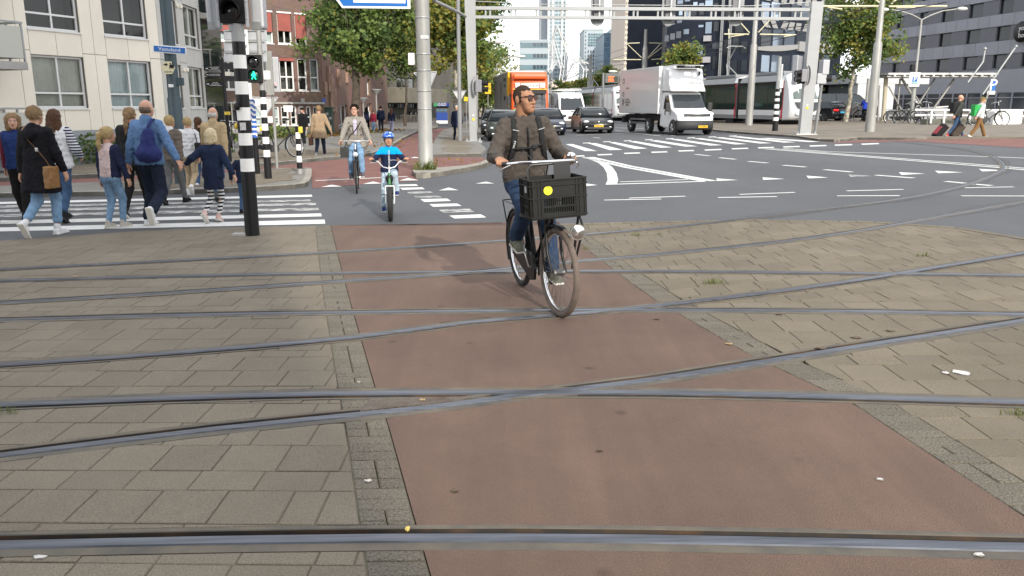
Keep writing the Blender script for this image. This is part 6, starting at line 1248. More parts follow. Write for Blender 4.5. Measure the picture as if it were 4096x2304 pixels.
# ---- white delivery van
van=thing('van','white high roof delivery van with roof rack behind the black saloon','van',gx(4.55,58.8),.14)
t=MB();extr(t,[(.1,.3),(0,.55),(.04,.95),(.25,1.12),(.95,1.32),(1.65,2.32),(2.1,2.58),(5.6,2.66),(5.7,2.5),(5.75,.5),(5.6,.3)],1.0,5.8,.07,1.2,.14,.07);t.build('body',P_wht,van)
t=MB();t.loft([[(x,.95-.02+.07*abs(x)**3-.02,1.36)for x in(-.86,-.4,0,.4,.86)],[(x,1.6-.03+.06*abs(x)**3,2.2)for x in(-.76,-.4,0,.4,.76)]],cap=False,closed=False);t.build('windscreen',M_cglass,van,fix=False)
for s in(-1,1):
 t=MB();t.prism([(s*1.0,1.15,1.35),(s*1.0,2.0,1.35),(s*.95,2.0,2.05),(s*.96,1.75,2.1)],(0,0,0),(s*.012,0,0));t.build('side_window',M_cglass,van);t=MB();t.box((s*1.14,1.25,1.5),(.2,.14,.42),0,0,.04);t.build('wing_mirror',M_plast,van)
 t=MB();t.sphere((s*.76,.16,.98),.2,n=12,sc=(.8,.6,.9));t.build('headlight',M_head,van)
 for y in(1.0,4.6):arch(van,s*.99,y,.34);wheel(van,s*.9,y,.36,.24)
t=MB();t.box((0,.0,.82),(1.0,.1,.2),0,0,.03);t.build('grille',M_plast,van);t=MB();t.box((0,.0,.45),(1.96,.22,.3),0,0,.06);t.build('bumper',mat('bumper_grey',(.10,.10,.10),.6),van);t=MB();t.box((0,.45,1.24),(.5,.05,.05));t.build('bonnet_vent',M_plast,van);plate(van,-.12,.5,'')
rk=MB()
for y in(2.3,3.2,4.1,5.0):rk.tube([(-.9,y,2.78),(.9,y,2.78)],.03,n=6)
for s in(-.9,.9):rk.tube([(s,2.2,2.8),(s,5.2,2.8)],.03,n=6)
for k in range(9):rk.tube([(-.8+k*.1,2.25,2.78),(-.8+k*.1,2.25,2.9)],.02,n=5);rk.tube([(.1+k*.09,2.25,2.78),(.1+k*.09,2.25,2.92)],.02,n=5)
rk.build('roof_rack',M_white,van)
# ---- orange lorry with yellow fronted trailer
lor=thing('lorry','orange lorry with lime band and grey sided trailer behind the cyclist','lorry',gx(1.25,55.8),.10)
t=MB();extr(t,[(.1,.4),(0,.6),(.02,1.35),(.06,1.5),(.18,2.6),(.3,2.75),(.32,3.2),(.6,3.75),(1.0,3.98),(2.2,4.0),(2.25,.9),(2.0,.45)],1.27,2.3,.03,2.0,.12,.1);t.build('cab',P_org,lor)
t=MB();t.loft([[(x,-.0+.08*abs(x)**3,1.58)for x in(-1.1,-.5,0,.5,1.1)],[(x,.10+.08*abs(x)**3,2.5)for x in(-1.06,-.5,0,.5,1.06)]],cap=False,closed=False);t.build('windscreen',mat('lorry_glass',(.06,.07,.08),.05,spec=.9),lor,fix=False)
t=MB();t.loft([[(x,-.28+.2*abs(x)**2,2.5)for x in(-1.12,-.5,0,.5,1.12)],[(x,.14+.1*abs(x)**2,2.74)for x in(-1.12,-.5,0,.5,1.12)]],cap=False,closed=False);t.build('sun_visor',M_plast,lor,fix=False)
t=MB();t.box((0,-.015,1.38),(2.4,.05,.22),0,0,.02);b_=t.build('lime_band',mat('lime_band',(.45,.75,.06),.5),lor);text('lettering','DUUGHUIJZEN',.2,M_black,b_,face_M((0,-.045,1.38),(1,0,0)),.002,xs=1.15)
t=MB();t.box((0,.28,3.02),(1.25,.06,.3),0,0,.02,Matrix.Rotation(-.1,3,'X'));b_=t.build('name_board',M_white,lor);text('lettering','DUUGHUIJZEN',.19,M_black,b_,face_M((0,.235,3.02),(1,0,0)),.002)
t=MB();t.box((0,.28,3.62),(2.3,.4,.3),0,0,.1);t.build('roof_spoiler',P_org,lor)
t=MB();t.box((0,.0,.7),(1.5,.06,.9),0,0,.02);t.build('grille',M_white,lor);t=MB();t.box((0,.22,2.8),(2.35,.06,.05));t.build('trim_strip',mat('trim_yellow',(.7,.6,.05),.5),lor)
for s in(-1,1):
 t=MB();t.box((s*.85,.27,3.05),(.34,.1,.34),0,-s*.25,.04);t.build('marker_lamp',M_head,lor);t=MB();t.box((s*.95,.0,.75),(.36,.1,.22),0,0,.04);t.build('headlight',M_head,lor)
 m_=MB();m_.box((s*1.5,.0,2.05),(.2,.16,.62),0,0,.05);m_.box((s*1.5,.0,1.55),(.2,.16,.3),0,0,.05);o=m_.build('wing_mirror',M_plast,lor);m_=MB();m_.tube([(s*1.25,.3,2.5),(s*1.45,0,2.4),(s*1.5,0,2.3)],.025,n=6);m_.tube([(s*1.25,.2,1.3),(s*1.48,0,1.4)],.025,n=6);m_.build('mirror_arm',M_plast,o)
 t=MB();t.prism([(s*1.272,.55,1.6),(s*1.272,1.5,1.6),(s*1.24,1.5,2.5),(s*1.25,.7,2.5)],(0,0,0),(s*.01,0,0));t.build('side_window',M_cglass,lor);wheel(lor,s*1.1,1.35,.5,.32);arch(lor,s*1.265,1.35,.5)
 for y in(12.5,13.9):wheel(lor,s*1.1,y,.5,.34)
trl=MB();trl.box((0,9.2,2.62),(2.5,12.6,2.84),0,0,.03);trl.build('trailer_box',mat('trailer_grey',(.20,.21,.22),.45,var=.15,scale=.6),lor)
t=MB();t.box((0,2.85,2.62),(2.54,.1,2.86),0,0,.02);t.build('trailer_front',mat('trailer_yellow',(.72,.42,.01),.4),lor);t=MB();t.box((0,9.2,4.07),(2.56,12.7,.09),0,0,.02);t.build('trailer_roof',M_white,lor)
t=MB();t.box((-1.262,3.2,2.62),(.02,.55,2.7));t.build('trailer_corner',mat('trailer_yellow',(.72,.42,.01),.4),lor);t=MB();t.prism([(-1.265,9.6,3.5),(-1.265,7.8,3.5),(-1.265,8.6,1.6)],(0,0,0),(-.006,0,0));t.build('livery_wedge',mat('livery_brown',(.16,.12,.10),.5),lor);text('lettering','Duijghuijzen\nloading',.42,mat('livery_dark',(.05,.05,.06),.5),lor,face_M((-1.27,5.4,3.4),(0,-1,0)),.003);text('lettering','Lijnen',.6,M_black,lor,face_M((-1.27,5.4,2.3),(0,-1,0)),.003)
# ---- white refrigerated box truck
tk=thing('box_truck','white refrigerated box truck with roof fairing waiting at the crossing','truck',gx(9.85,43.2),.24,None,1.035)
t=MB();extr(t,[(.25,.35),(.1,.5),(.02,.75),(.05,.98),(.3,1.12),(.95,1.36),(1.55,2.12),(1.75,2.2),(2.3,2.22),(2.45,2.1),(2.5,.45),(1.9,.35)],1.0,6.5,.10,1.2,.3,.08);t.build('cab',P_wht,tk)
t=MB();t.loft([[(x,.92+.16*abs(x)**3-.03,1.40)for x in(-.88,-.45,0,.45,.88)],[(x,1.48+.12*abs(x)**3-.03,2.06)for x in(-.82,-.45,0,.45,.82)]],cap=False,closed=False);t.build('windscreen',M_cglass,tk,fix=False)
t=MB();extr(t,[(1.05,2.22),(1.1,2.3),(1.35,2.6),(1.45,3.2),(1.6,3.38),(2.35,3.42),(2.4,2.25)],.98,6.5,.03,2.6,.35,.08);t.build('roof_fairing',P_wht,tk)
t=MB();t.box((0,1.42,3.46),(1.25,.3,.13),0,0,.03);u_=t.build('cooling_unit',M_black,tk);text('lettering','CARRIER',.12,M_white,u_,face_M((0,1.26,3.46),(1,0,0)),.002,xs=1.3);t=MB();t.box((0,1.75,3.53),(1.7,.7,.05),0,0,.02);t.build('unit_cover',P_wht,u_)
for k in range(4):t=MB();t.lathe([(.085,.04),(.085,0),(.06,-.02),(0,-.03)],(.08+k*.2,1.33+.03*k,2.66),(0,1,.2),16);t.build('spot_lamp',M_chrome,tk)
t=MB();t.box((.62,1.40,3.12),(.1,.02,.2),0,0,0);t.build('emblem',M_black,tk)
t=MB();extr(t,[(.05,.26),(-.02,.42),(-.02,.72),(.15,.8),(.5,.66),(.55,.26)],1.02,6.5,0,2,.32,.05);t.build('bumper',M_plast,tk);t=MB();t.loft([[(x,.02+.25*abs(x)**3,.95)for x in(-.72,-.3,0,.3,.72)],[(x,.06+.25*abs(x)**3,1.06+.05*abs(x))for x in(-.78,-.3,0,.3,.78)]],cap=False,closed=False);t.build('grille',M_plast,tk,fix=False)
for s in(-1,1):
 t=MB();t.sphere((s*.78,.32,1.08),.2,n=12,sc=(.95,.8,.5));t.build('headlight',M_headlit,tk);t=MB();t.sphere((s*.8,.24,.55),.08,n=8);t.build('fog_lamp',M_headlit,tk)
 t=MB();t.prism([(s*1.0,1.2,1.32),(s*1.0,2.1,1.32),(s*.93,2.1,2.0),(s*.94,1.7,2.02)],(0,0,0),(s*.012,0,0));t.build('side_window',M_cglass,tk);t=MB();t.box((s*1.2,1.15,1.42),(.24,.14,.46),0,0,.05);t.build('wing_mirror',M_plast,tk)
 for y in(1.25,1.9):t=MB();t.box((s*1.005,y,1.12),(.03,.05,.2),0,0,.01);t.build('door_handle',M_plast,tk)
 for y,r in((.85,.37),(4.0,.4),(6.6,.4)):wheel(tk,s*.95,y,r,.24)
 arch(tk,s*.995,.85,.37)
 for y in(4.7,5.6):t=MB();t.box((s*1.05,y+.3,.75),(.04,1.3,.1));t.box((s*1.05,y+.3,.55),(.04,1.3,.1));t.build('side_guard',M_galv,tk)
bx=MB();bx.box((0,5.35,2.3),(2.3,5.7,2.45),0,0,.025);bxo=bx.build('cargo_box',mat('box_white',(.62,.63,.63),.28,var=.04,scale=.5,coat=.3),tk);t=MB();t.box((0,2.52,2.3),(2.32,.06,2.47),0,0,.01);t.build('front_frame',M_white,bxo)
M_liv=mat('livery_grey',(.10,.10,.11),.5)
t=MB();P_=lambda y,z:(-1.156,y,z)
for cy,cz,r in((7.55,2.9,.16),(7.55,2.15,.14)):t.lathe([(r,0),(r-.05,.003)],P_(cy,cz),(-1,0,0),16,close=False)
t.prism([P_(7.7,1.45),P_(7.62,1.7),P_(7.75,1.95),P_(7.55,1.8),P_(7.35,1.95),P_(7.48,1.7),P_(7.4,1.45),P_(7.55,1.62)],(0,0,0),(-.004,0,0));t.build('livery_emblem',M_liv,bxo);text('lettering','HOTEL &\nRESTAURANT\nSERVICE',.15,M_liv,bxo,face_M((-1.158,6.85,1.68),(0,-1,0)),.002);text('lettering','service',.16,M_liv,bxo,face_M((-1.158,6.9,2.5),(0,-1,0)),.002)
fr=MB();fr.box((0,4.9,.85),(1.6,6.2,.3));fr.box((0,7.9,.7),(2.0,.3,.35));fr.build('chassis',M_plast,tk);plate(tk,-.06,.44,'VN-286-J',x=.25)
# ---- trams
M_tw=paint('tram_white',(.66,.68,.70),.25);M_tb=mat('tram_black',(.015,.017,.018),.12,spec=.8);M_tg=mat('tram_grey',(.22,.23,.24),.4);M_twin=mat('tram_window',(.022,.040,.036),.05,spec=.9);M_tred=mat('tram_red',(.55,.03,.05),.4)
def tram(label,front,rear_,n_mod,scale=1.):
 d=Vector(rear_)-Vector(front);L=d.length;rz=math.atan2(d.y,d.x)-math.pi/2;o=thing('tram',label,'tram',(front[0],front[1],gz(front[0])),rz,None,scale);W=1.2;ml=L/n_mod
 for i in range(n_mod):
  y0,y1=i*ml+(1.4 if i==0 else .25),(i+1)*ml-.25
  pr=[(-W,.35),(-W,3.0),(-W*.86,3.35),(-W*.5,3.48),(W*.5,3.48),(W*.86,3.35),(W,3.0),(W,.35)]
  t=MB();t.loft([[(x,y,z)for x,z in pr]for y in(y0,y1)],smooth=False);md=t.build('car_module',M_tg,o)
  for s in(-1,1):
   k=max(2,int((y1-y0)/1.7));t=MB();t.box((s*(W+.004),(y0+y1)/2,2.0),(.02,y1-y0,1.95));t.build('glazing_band',M_tb,md)
   for j in range(k):a=y0+(y1-y0)*j/k;b=y0+(y1-y0)*(j+1)/k;t=MB();t.box((s*(W+.016),(a+b)/2,1.95),(.012,b-a-.12,1.55),0,0,.004);t.build('window',M_twin,md)
   t=MB();t.box((s*(W+.006),(y0+y1)/2,.82),(.02,y1-y0,.38));t.build('side_stripe',M_tw,md);t=MB();t.box((s*(W+.006),y0+.1,1.7),(.03,.2,2.5));t.build('red_edge',M_tred,md)
  t=MB();t.box((0,(y0+y1)/2,3.58),(1.5,(y1-y0)*.7,.24),0,0,.05);t.build('roof_equipment',M_tg,md);t=MB();t.loft([[(x*1.02,y,z*1.01)for x,z in pr[1:-1]]for y in(y0-.02,y0+.35)],smooth=False);t.build('roof_shoulder',M_tw,md)
  if i:t=MB();t.box((0,i*ml,1.9),(2.2,.52,2.9));t.build('bellows',M_tb,o)
  for yy in(y0+1.2,y1-1.2):t=MB();t.box((0,yy,.3),(2.1,1.2,.45));t.build('bogie',M_plast,md)
 pr=[(1.45,.3),(.35,.35),(.1,.6),(0,1.05),(.12,1.6),(.45,2.5),(.85,3.1),(1.45,3.45)];t=MB();extr(t,pr,W,3.0,0,2,.55,.1);nose=t.build('cab_nose',M_tw,o)
 t=MB();t.loft([[(x,.12+dy+.55*abs(x/W)**3*.9-.03,z)for x in(-1.0,-.6,0,.6,1.0)]for dy,z in((.06,1.75),(.32,2.45))],cap=False,closed=False);t.build('windscreen',mat('tram_screen',(.10,.13,.12),.06,spec=.9),nose,fix=False)
 t=MB();t.loft([[(x*f,-.03+dy+.55*abs(x*f/W)**3*.9-.02,z)for x in(-1.0,-.6,0,.6,1.0)]for dy,z,f in((.02,.95,.45),(.03,1.15,.8),(.1,1.55,.98))],cap=False,closed=False);t.build('dark_mask',M_tb,nose,fix=False)
 for s in(-1,1):t=MB();t.sphere((s*.8,.22,.75),.11,n=10);t.build('headlight',M_head,nose);t=MB();t.sphere((s*.75,.75,2.9),.3,n=12,sc=(.9,.6,.7));t.build('roof_lamp',M_chrome,nose)
 t=MB();t.box((0,-.02,.62),(1.9,.06,.05));t.build('bumper_line',M_tb,nose)
 t=MB();t.tube([(-.5,ml*1.4,3.6),(0,ml*1.4+1.2,4.6),(0,ml*1.4-.2,5.9)],.05,n=6);t.tube([(.5,ml*1.4,3.6),(0,ml*1.4+1.2,4.6)],.05,n=6);t.tube([(-.8,ml*1.4-.2,5.8),(-.6,ml*1.4-.2,5.95),(.6,ml*1.4-.2,5.95),(.8,ml*1.4-.2,5.8)],.04,n=6);t.build('pantograph',M_galv,o)
 return o
tr1=tram('grey and white articulated tram turning behind the right gantry leg',(20.4,56.2,0),(15.0,79.0,0),3,1.0);tr1.location=(20.4,56.2,gz(20.4)+.05)
text('lettering','RET',.55,M_tg,[c_ for c_ in tr1.children if c_.name.startswith('cab_nose')][0],face_M((.45,.02,.5),(1,0.1,0)),.01,xs=1.2)
tram('second tram half hidden behind the white box truck',(11.8,84.0,0),(7.6,112,0),3,1.0)
# ================================================================ PEOPLE: smooth signed-distance bodies polygonised with surface nets
def sdf_eval(prims,h,k,wr=0.,pad=.06,freq=1.,quilt=0.):
 lo=np.full(3,1e9);hi=-lo
 for p in prims:
  if p[0]=='s':continue
  if p[0]=='c':pts=np.array([p[1],p[2]]);r=max(p[3],p[4])
  else:pts=np.array([p[1]]);r=max(p[2])
  lo=np.minimum(lo,pts.min(0)-r-pad);hi=np.maximum(hi,pts.max(0)+r+pad)
 n=np.ceil((hi-lo)/h).astype(int)+1;D=np.full(n,1.0,np.float32);ax=[lo[i]+h*np.arange(n[i])for i in range(3)]
 for p in prims:
  sub=p[0]=='s';q=p[1:]if sub else p
  if sub:q=p[1]
  if q[0]=='c':a=np.array(q[1],float);b=np.array(q[2],float);r=max(q[3],q[4]);bl,bh=np.minimum(a,b)-r-k-.03,np.maximum(a,b)+r+k+.03
  else:a=np.array(q[1],float);r=max(q[2])*(1.8 if q[0]=='b' else 1.2);bl,bh=a-r-k-.03,a+r+k+.03
  i0=np.clip(((bl-lo)/h).astype(int),0,n);i1=np.clip(((bh-lo)/h).astype(int)+2,0,n)
  if(i1<=i0).any():continue
  X,Y,W=np.meshgrid(ax[0][i0[0]:i1[0]],ax[1][i0[1]:i1[1]],ax[2][i0[2]:i1[2]],indexing='ij')
  if q[0]=='c':
   ab=b-a;L2=ab@ab+1e-12;t=np.clip(((X-a[0])*ab[0]+(Y-a[1])*ab[1]+(W-a[2])*ab[2])/L2,0,1)
   d=np.sqrt((X-a[0]-t*ab[0])**2+(Y-a[1]-t*ab[1])**2+(W-a[2]-t*ab[2])**2)-(q[3]+(q[4]-q[3])*t)
  else:
   P=np.stack([X-a[0],Y-a[1],W-a[2]],-1)
   if len(q)>3 and q[3]is not None:P=P@np.array(q[3])
   if q[0]=='e':rr=np.array(q[2]);k0=np.sqrt(((P/rr)**2).sum(-1));k1=np.sqrt(((P/rr**2)**2).sum(-1))+1e-9;d=k0*(k0-1)/k1
   else:hb=np.array(q[2]);e=np.abs(P)-hb+.012;d=np.sqrt((np.maximum(e,0)**2).sum(-1))+np.minimum(e.max(-1),0)-.012
  S=(slice(i0[0],i1[0]),slice(i0[1],i1[1]),slice(i0[2],i1[2]));D0=D[S]
  if sub:kk=.012;hh=np.clip(.5-.5*(D0+d)/kk,0,1);D[S]=D0*(1-hh)-d*hh+kk*hh*(1-hh)
  else:
   kk=q[5]if q[0]=='c' and len(q)>5 else k;hh=np.clip(.5+.5*(D0-d)/kk,0,1);D[S]=D0*(1-hh)+d*hh-kk*hh*(1-hh)
 if wr:
  X,Y,W=np.meshgrid(*ax,indexing='ij');f=freq
  D=D+wr*(np.sin(21*f*X+4*np.sin(13*W*f)+2*Y)*np.sin(26*f*W+3*np.sin(17*X*f+9*Y))+.6*np.sin(38*f*W+15*f*Y+5*np.sin(21*X))*np.sin(25*f*Y+8*X))
 if quilt:D=D+quilt*(.5-np.abs(np.sin(math.pi*ax[2]/.085)))[None,None,:]
 return D,lo,h
def nets(D,lo,h):
 s=D<0;nx,ny,nz=D.shape;sub=lambda a,c:a[c[0]:nx-1+c[0],c[1]:ny-1+c[1],c[2]:nz-1+c[2]]
 C=[(i,j,k)for i in(0,1)for j in(0,1)for k in(0,1)];cnt=sum(sub(s,c).astype(np.int8)for c in C);act=(cnt>0)&(cnt<8);idx=np.full(act.shape,-1,np.int32);I=np.argwhere(act);idx[act]=np.arange(len(I));acc=np.zeros((len(I),3));num=np.zeros(len(I))
 for a in C:
  for ax in range(3):
   if a[ax]:continue
   b=list(a);b[ax]=1;da=sub(D,a)[act];db=sub(D,b)[act];m=(da<0)!=(db<0);t=da/np.where(m,da-db,1);p=np.tile(np.array(a,float),(len(I),1));p[:,ax]+=t;acc[m]+=p[m];num[m]+=1
 V=(I+acc/np.maximum(num,1)[:,None])*h+lo;Fs=[]
 for ax in range(3):
  o=[q for q in range(3)if q!=ax];sl0=[slice(None)]*3;sl1=[slice(None)]*3;sl0[ax]=slice(0,-1);sl1[ax]=slice(1,None);ch=s[tuple(sl0)]!=s[tuple(sl1)];E=np.argwhere(ch)
  E=E[(E[:,o[0]]>0)&(E[:,o[1]]>0)&(E[:,o[0]]<D.shape[o[0]]-1)&(E[:,o[1]]<D.shape[o[1]]-1)]
  if not len(E):continue
  def cell(d0,d1):q=E.copy();q[:,o[0]]+=d0;q[:,o[1]]+=d1;return idx[q[:,0],q[:,1],q[:,2]]
  f=np.stack([cell(-1,-1),cell(0,-1),cell(0,0),cell(-1,0)],1);flip=s[E[:,0],E[:,1],E[:,2]]
  if ax==1:flip=~flip
  f[~flip]=f[~flip][:,::-1];Fs.append(f)
 return V,np.concatenate(Fs)
def blob(name,prims,h,k,m,parent,wr=0.,mi=None,freq=1.,quilt=0.):
 V,F=nets(*sdf_eval(prims,h,k,wr,freq=freq,quilt=quilt));o=fast_mesh(name,V,F,m,parent,None,True)
 if mi:c=V[F].mean(1);o.data.polygons.foreach_set('material_index',mi(c).astype(np.int32))
 return o
def ik(a,b,l1,l2,pole):
 a,b=Vector(a),Vector(b);d=b-a;L=min(d.length,(l1+l2)*.999);u=d.normalized();x=(l1*l1-l2*l2+L*L)/(2*L);y=math.sqrt(max(l1*l1-x*x,0));p=Vector(pole);p=(p-u*p.dot(u)).normalized();return a+u*x+p*y
def skin(name,c):return mat(name,c,.5,var=.08,scale=30,spec=.4)
S_lt=skin('skin_light',(.52,.29,.20));S_tan=skin('skin_tan',(.33,.165,.095));S_mid=skin('skin_mid',(.40,.21,.13))
def cloth(name,c,var=.18,sc=14,rough=.9):return mat(name,c,rough,var=var,scale=sc,bump=.55,bscale=17,spec=.2)
def zmix(name,c1,c2,axis,expr,thr):
 """two-tone cloth: stripes ('mod', period) or a split at a height or width of the garment"""
 m=cloth(name,c1);n=m.node_tree.nodes;l=m.node_tree.links;b=n['Principled BSDF'];tc=n.new('ShaderNodeTexCoord');sx=n.new('ShaderNodeSeparateXYZ');l.new(tc.outputs['Object'],sx.inputs[0]);src=sx.outputs[axis]
 if expr=='mod':
  a=n.new('ShaderNodeMath');a.operation='PINGPONG';a.inputs[1].default_value=thr;l.new(src,a.inputs[0]);src=a.outputs[0];cmpv=thr*.5
 elif expr=='abs':a=n.new('ShaderNodeMath');a.operation='ABSOLUTE';l.new(src,a.inputs[0]);src=a.outputs[0];cmpv=thr
 else:cmpv=thr
 g=n.new('ShaderNodeMath');g.operation='GREATER_THAN';g.inputs[1].default_value=cmpv;l.new(src,g.inputs[0]);mx=n.new('ShaderNodeMix');mx.data_type='RGBA';l.new(g.outputs[0],mx.inputs['Factor']);mx.inputs['A'].default_value=(*c1,1);mx.inputs['B'].default_value=(*c2,1);l.new(mx.outputs['Result'],b.inputs['Base Color']);return m
M_eye=mat('eye_white',(.6,.58,.55),.3);M_iris=mat('iris_dark',(.02,.013,.01),.2);M_lip=mat('lips',(.28,.10,.085),.5);M_sole=mat('sole_white',(.62,.60,.55),.7);M_soled=mat('sole_dark',(.05,.05,.05),.8)
def denim(n,c):return cloth(n,c,.3,9)
D_dark=denim('denim_dark',(.018,.026,.048));D_mid=denim('denim_mid',(.045,.085,.16));D_lt=denim('denim_light',(.17,.28,.42));D_pale=denim('denim_pale',(.38,.47,.55));C_blk=cloth('cloth_black',(.010,.010,.012));C_navy=cloth('cloth_navy',(.012,.018,.042));C_wht=cloth('cloth_white',(.66,.66,.67));C_khaki=cloth('cloth_khaki',(.36,.28,.18));C_grey=cloth('cloth_grey',(.13,.13,.13))
H_blond=mat('hair_blond',(.40,.27,.12),.6,col2=(.55,.42,.22),scale=30,stretch=(6,6,.6),bump=1.,bscale=9,spec=.2);H_brown=mat('hair_brown',(.060,.030,.016),.55,col2=(.12,.055,.03),scale=30,stretch=(6,6,.6),bump=1.,bscale=9,spec=.2);H_dark=mat('hair_dark',(.010,.008,.007),.9,var=.4,scale=40,spec=.08,bump=.6,bscale=90);H_grey=mat('hair_grey',(.45,.43,.40),.7,var=.2,scale=40);H_sand=mat('hair_sandy',(.22,.135,.07),.6,col2=(.34,.23,.12),scale=30,stretch=(6,6,.6),bump=1.,bscale=9,spec=.2)
UP=Vector((0,0,1))
def person(label,loc,rz,h=1.72,skin_m=None,hair=('short',None),top=None,bottom=None,shoes=None,sole=None,feet=None,fpitch=(0,0),hands=None,pelvis=None,lean=.03,yaw=0.,nod=0.,hem=.86,loose=1.,female=False,res=1.,sleeve=None,cuff=.05,leg=1.,puff=0.,coat=False,skirt=None,wr=.0045,legbare=None,fist=False,glasses=None,cyc=False,kneep=(0,-1,.15),collar=None,hipw=1.,topname='jacket',elbow=(0,.7,-.5),hs=1.,shw=1.,wf=1.6):
 """faces -Y; left is +X.  feet/hands: ankle and wrist points, local metres for a 1.75 m body"""
 s=h/1.75;o=thing('person',label,'person',loc,rz,None,s);ch=(.93 if female else 1.)*shw
 if pelvis is None:pelvis=(0,0,.93)
 if feet is None:feet=((.09,.10,.09),(-.09,-.12,.09))
 P=Vector(pelvis);sp=Vector((0,-math.sin(lean),math.cos(lean)));fw=Vector((0,-math.cos(lean),-math.sin(lean)))
 T=lambda x,f,z:P+Vector((x,0,0))+fw*f+sp*z
 sh=[T(q*.172*ch,0,.475)for q in(1,-1)];nk=T(0,.0,.52);hd=nk+Vector((0,-.03-math.sin(lean)*.12,.175))
 if hands is None:hands=((.25,-.12,.82),(-.25,.10,.82))
 hands=[Vector(q)for q in hands];feet=[Vector(q)for q in feet];hip=[P+Vector((q*.085*hipw,0,-.02))for q in(1,-1)]
 kn=[ik(hip[i],feet[i],.43,.42,kneep)for i in(0,1)];el=[ik(sh[i],hands[i],.285,.255,(elbow[0]+(.45,-.45)[i],elbow[1],elbow[2]))for i in(0,1)]
 for i in(0,1):
  d=hands[i]-sh[i]
  if d.length>.538:hands[i]=sh[i]+d.normalized()*.538
 v=lambda q:tuple(q);L=loose;hb=.010*res;sk=skin_m or S_lt
 # body: one mesh made of trunk and limbs, head and hands
 pr=[('c',v(T(.06,.01,.38)),v(T(.05,.01,.1)),.085,.08),('c',v(T(-.06,.01,.38)),v(T(-.05,.01,.1)),.085,.08),('c',v(T(0,0,.45)),v(nk+Vector((0,-.01,.06))),.06,.05),('c',v(sh[0]),v(sh[1]),.05,.05)]
 for i in(0,1):pr+=[('c',v(sh[i]),v(el[i]),.045,.038),('c',v(el[i]),v(hands[i]),.038,.027),('c',v(hip[i]),v(kn[i]),.075,.05),('c',v(kn[i]),v(feet[i]),.052,.036)]
 V0,F0=nets(*sdf_eval(pr,.016*max(1,res),.03));Vs=[V0];Fs=[F0];nb=len(V0);mats_i=[np.zeros(len(F0),int)]
 Rh=Matrix.Rotation(yaw,3,'Z')@Matrix.Rotation(nod,3,'X');hm=lambda x,y,z:v(hd+Rh@Vector((x,y,z))*hs+Vector((0,0,.1*(hs-1))));Rn=np.array(Rh)
 hp=[('e',hm(0,.014,.030),(.076,.096,.094),Rn),('c',hm(0,-.030,-.005),hm(0,-.046,-.072),.064,.044),('e',hm(0,-.066,-.088),(.034,.030,.026),Rn),('c',hm(0,-.092,.012),hm(0,-.112,-.026),.007,.012,.015),('e',hm(.014,-.098,-.030),(.009,.010,.008),Rn),('e',hm(-.014,-.098,-.030),(.009,.010,.008),Rn),('e',hm(.079,.012,.0),(.010,.021,.033),Rn),('e',hm(-.079,.012,.0),(.010,.021,.033),Rn),('c',hm(.022,-.082,.034),hm(.048,-.07,.03),.011,.01,.02),('c',hm(-.022,-.082,.034),hm(-.048,-.07,.03),.011,.01,.02),('c',hm(.042,-.062,-.025),hm(.035,-.06,-.06),.02,.02,.03),('c',hm(-.042,-.062,-.025),hm(-.035,-.06,-.06),.02,.02,.03),('c',hm(.012,-.094,-.058),hm(-.012,-.094,-.058),.008,.008,.012),('c',hm(0,.03,-.05),v(nk+Vector((0,.0,-.04))),.053,.06)]
 hsc=lambda L_:[('s',hsc([p[1]])[0])if p[0]=='s' else(p[:3]+(p[3]*hs,p[4]*hs)+p[5:]if p[0]=='c' else p[:2]+(tuple(q*hs for q in p[2]),)+p[3:])for p in L_]
 hp=hsc(hp)
 if res<2.2:V1,F1=nets(*sdf_eval(hp,.0065*res,.018));Vs.append(V1);Fs.append(F1+nb);nb+=len(V1);mats_i.append(np.zeros(len(F1),int))
 else:V1,F1=nets(*sdf_eval(hp,.014,.018));Vs.append(V1);Fs.append(F1+nb);nb+=len(V1);mats_i.append(np.zeros(len(F1),int))
 if hair[0]=='buzz':
  c_=(V1[F1].mean(1)-np.array(hd))@Rn/hs;mats_i[-1]=(((c_[:,2]>.076+.004*np.sin(c_[:,0]*160))|(c_[:,1]>-.026+.003*np.sin(c_[:,2]*200)))&(c_[:,2]>np.where(c_[:,1]<.05,-.022,-.055))&(np.abs(c_[:,0])<.0805)).astype(int)
 for i in(0,1):
  sg=1 if i==0 else-1;d=(hands[i]-el[i]).normalized();n_=Vector((-sg,0,0))if not fist else Vector((0,-.4,-1));n_=(n_-d*n_.dot(d)).normalized();w_=d.cross(n_).normalized()
  if not fist and w_.y>0:w_=-w_
  if fist and w_.x*sg>0:w_=-w_
  c=hands[i];hpz=[('c',v(c-d*.03),v(c+d*.03),.026,.027)]
  for q in(-.022,0,.022):hpz.append(('c',v(c+d*.02+w_*q),v(c+d*.085+w_*q*1.25),.017,.0145))
  for q,ln in((.033,.062),(.011,.072),(-.011,.068),(-.032,.052)):
   b0=c+d*.088+w_*q;c1=.95 if fist else .35;c2=2.2 if fist else .85;m1=b0+(d*math.cos(c1)+n_*math.sin(c1))*ln*.5;e1=m1+(d*math.cos(c2)+n_*math.sin(c2))*ln*.55;hpz+=[('c',v(b0),v(m1),.0105,.0095,.006),('c',v(m1),v(e1),.0095,.0075,.006)]
  t0=c+d*.03+w_*.03;t1=t0+(w_*.6+d*.8+n_*.35).normalized()*.045;t2=t1+(d*.8+n_*(.9 if fist else .3)).normalized()*.035;hpz+=[('c',v(t0),v(t1),.014,.011,.008),('c',v(t1),v(t2),.011,.008,.006)]
  V2,F2=nets(*sdf_eval(hpz,.0055*max(1,res*.9),.010));Vs.append(V2);Fs.append(F2+nb);nb+=len(V2);mats_i.append(np.zeros(len(F2),int))
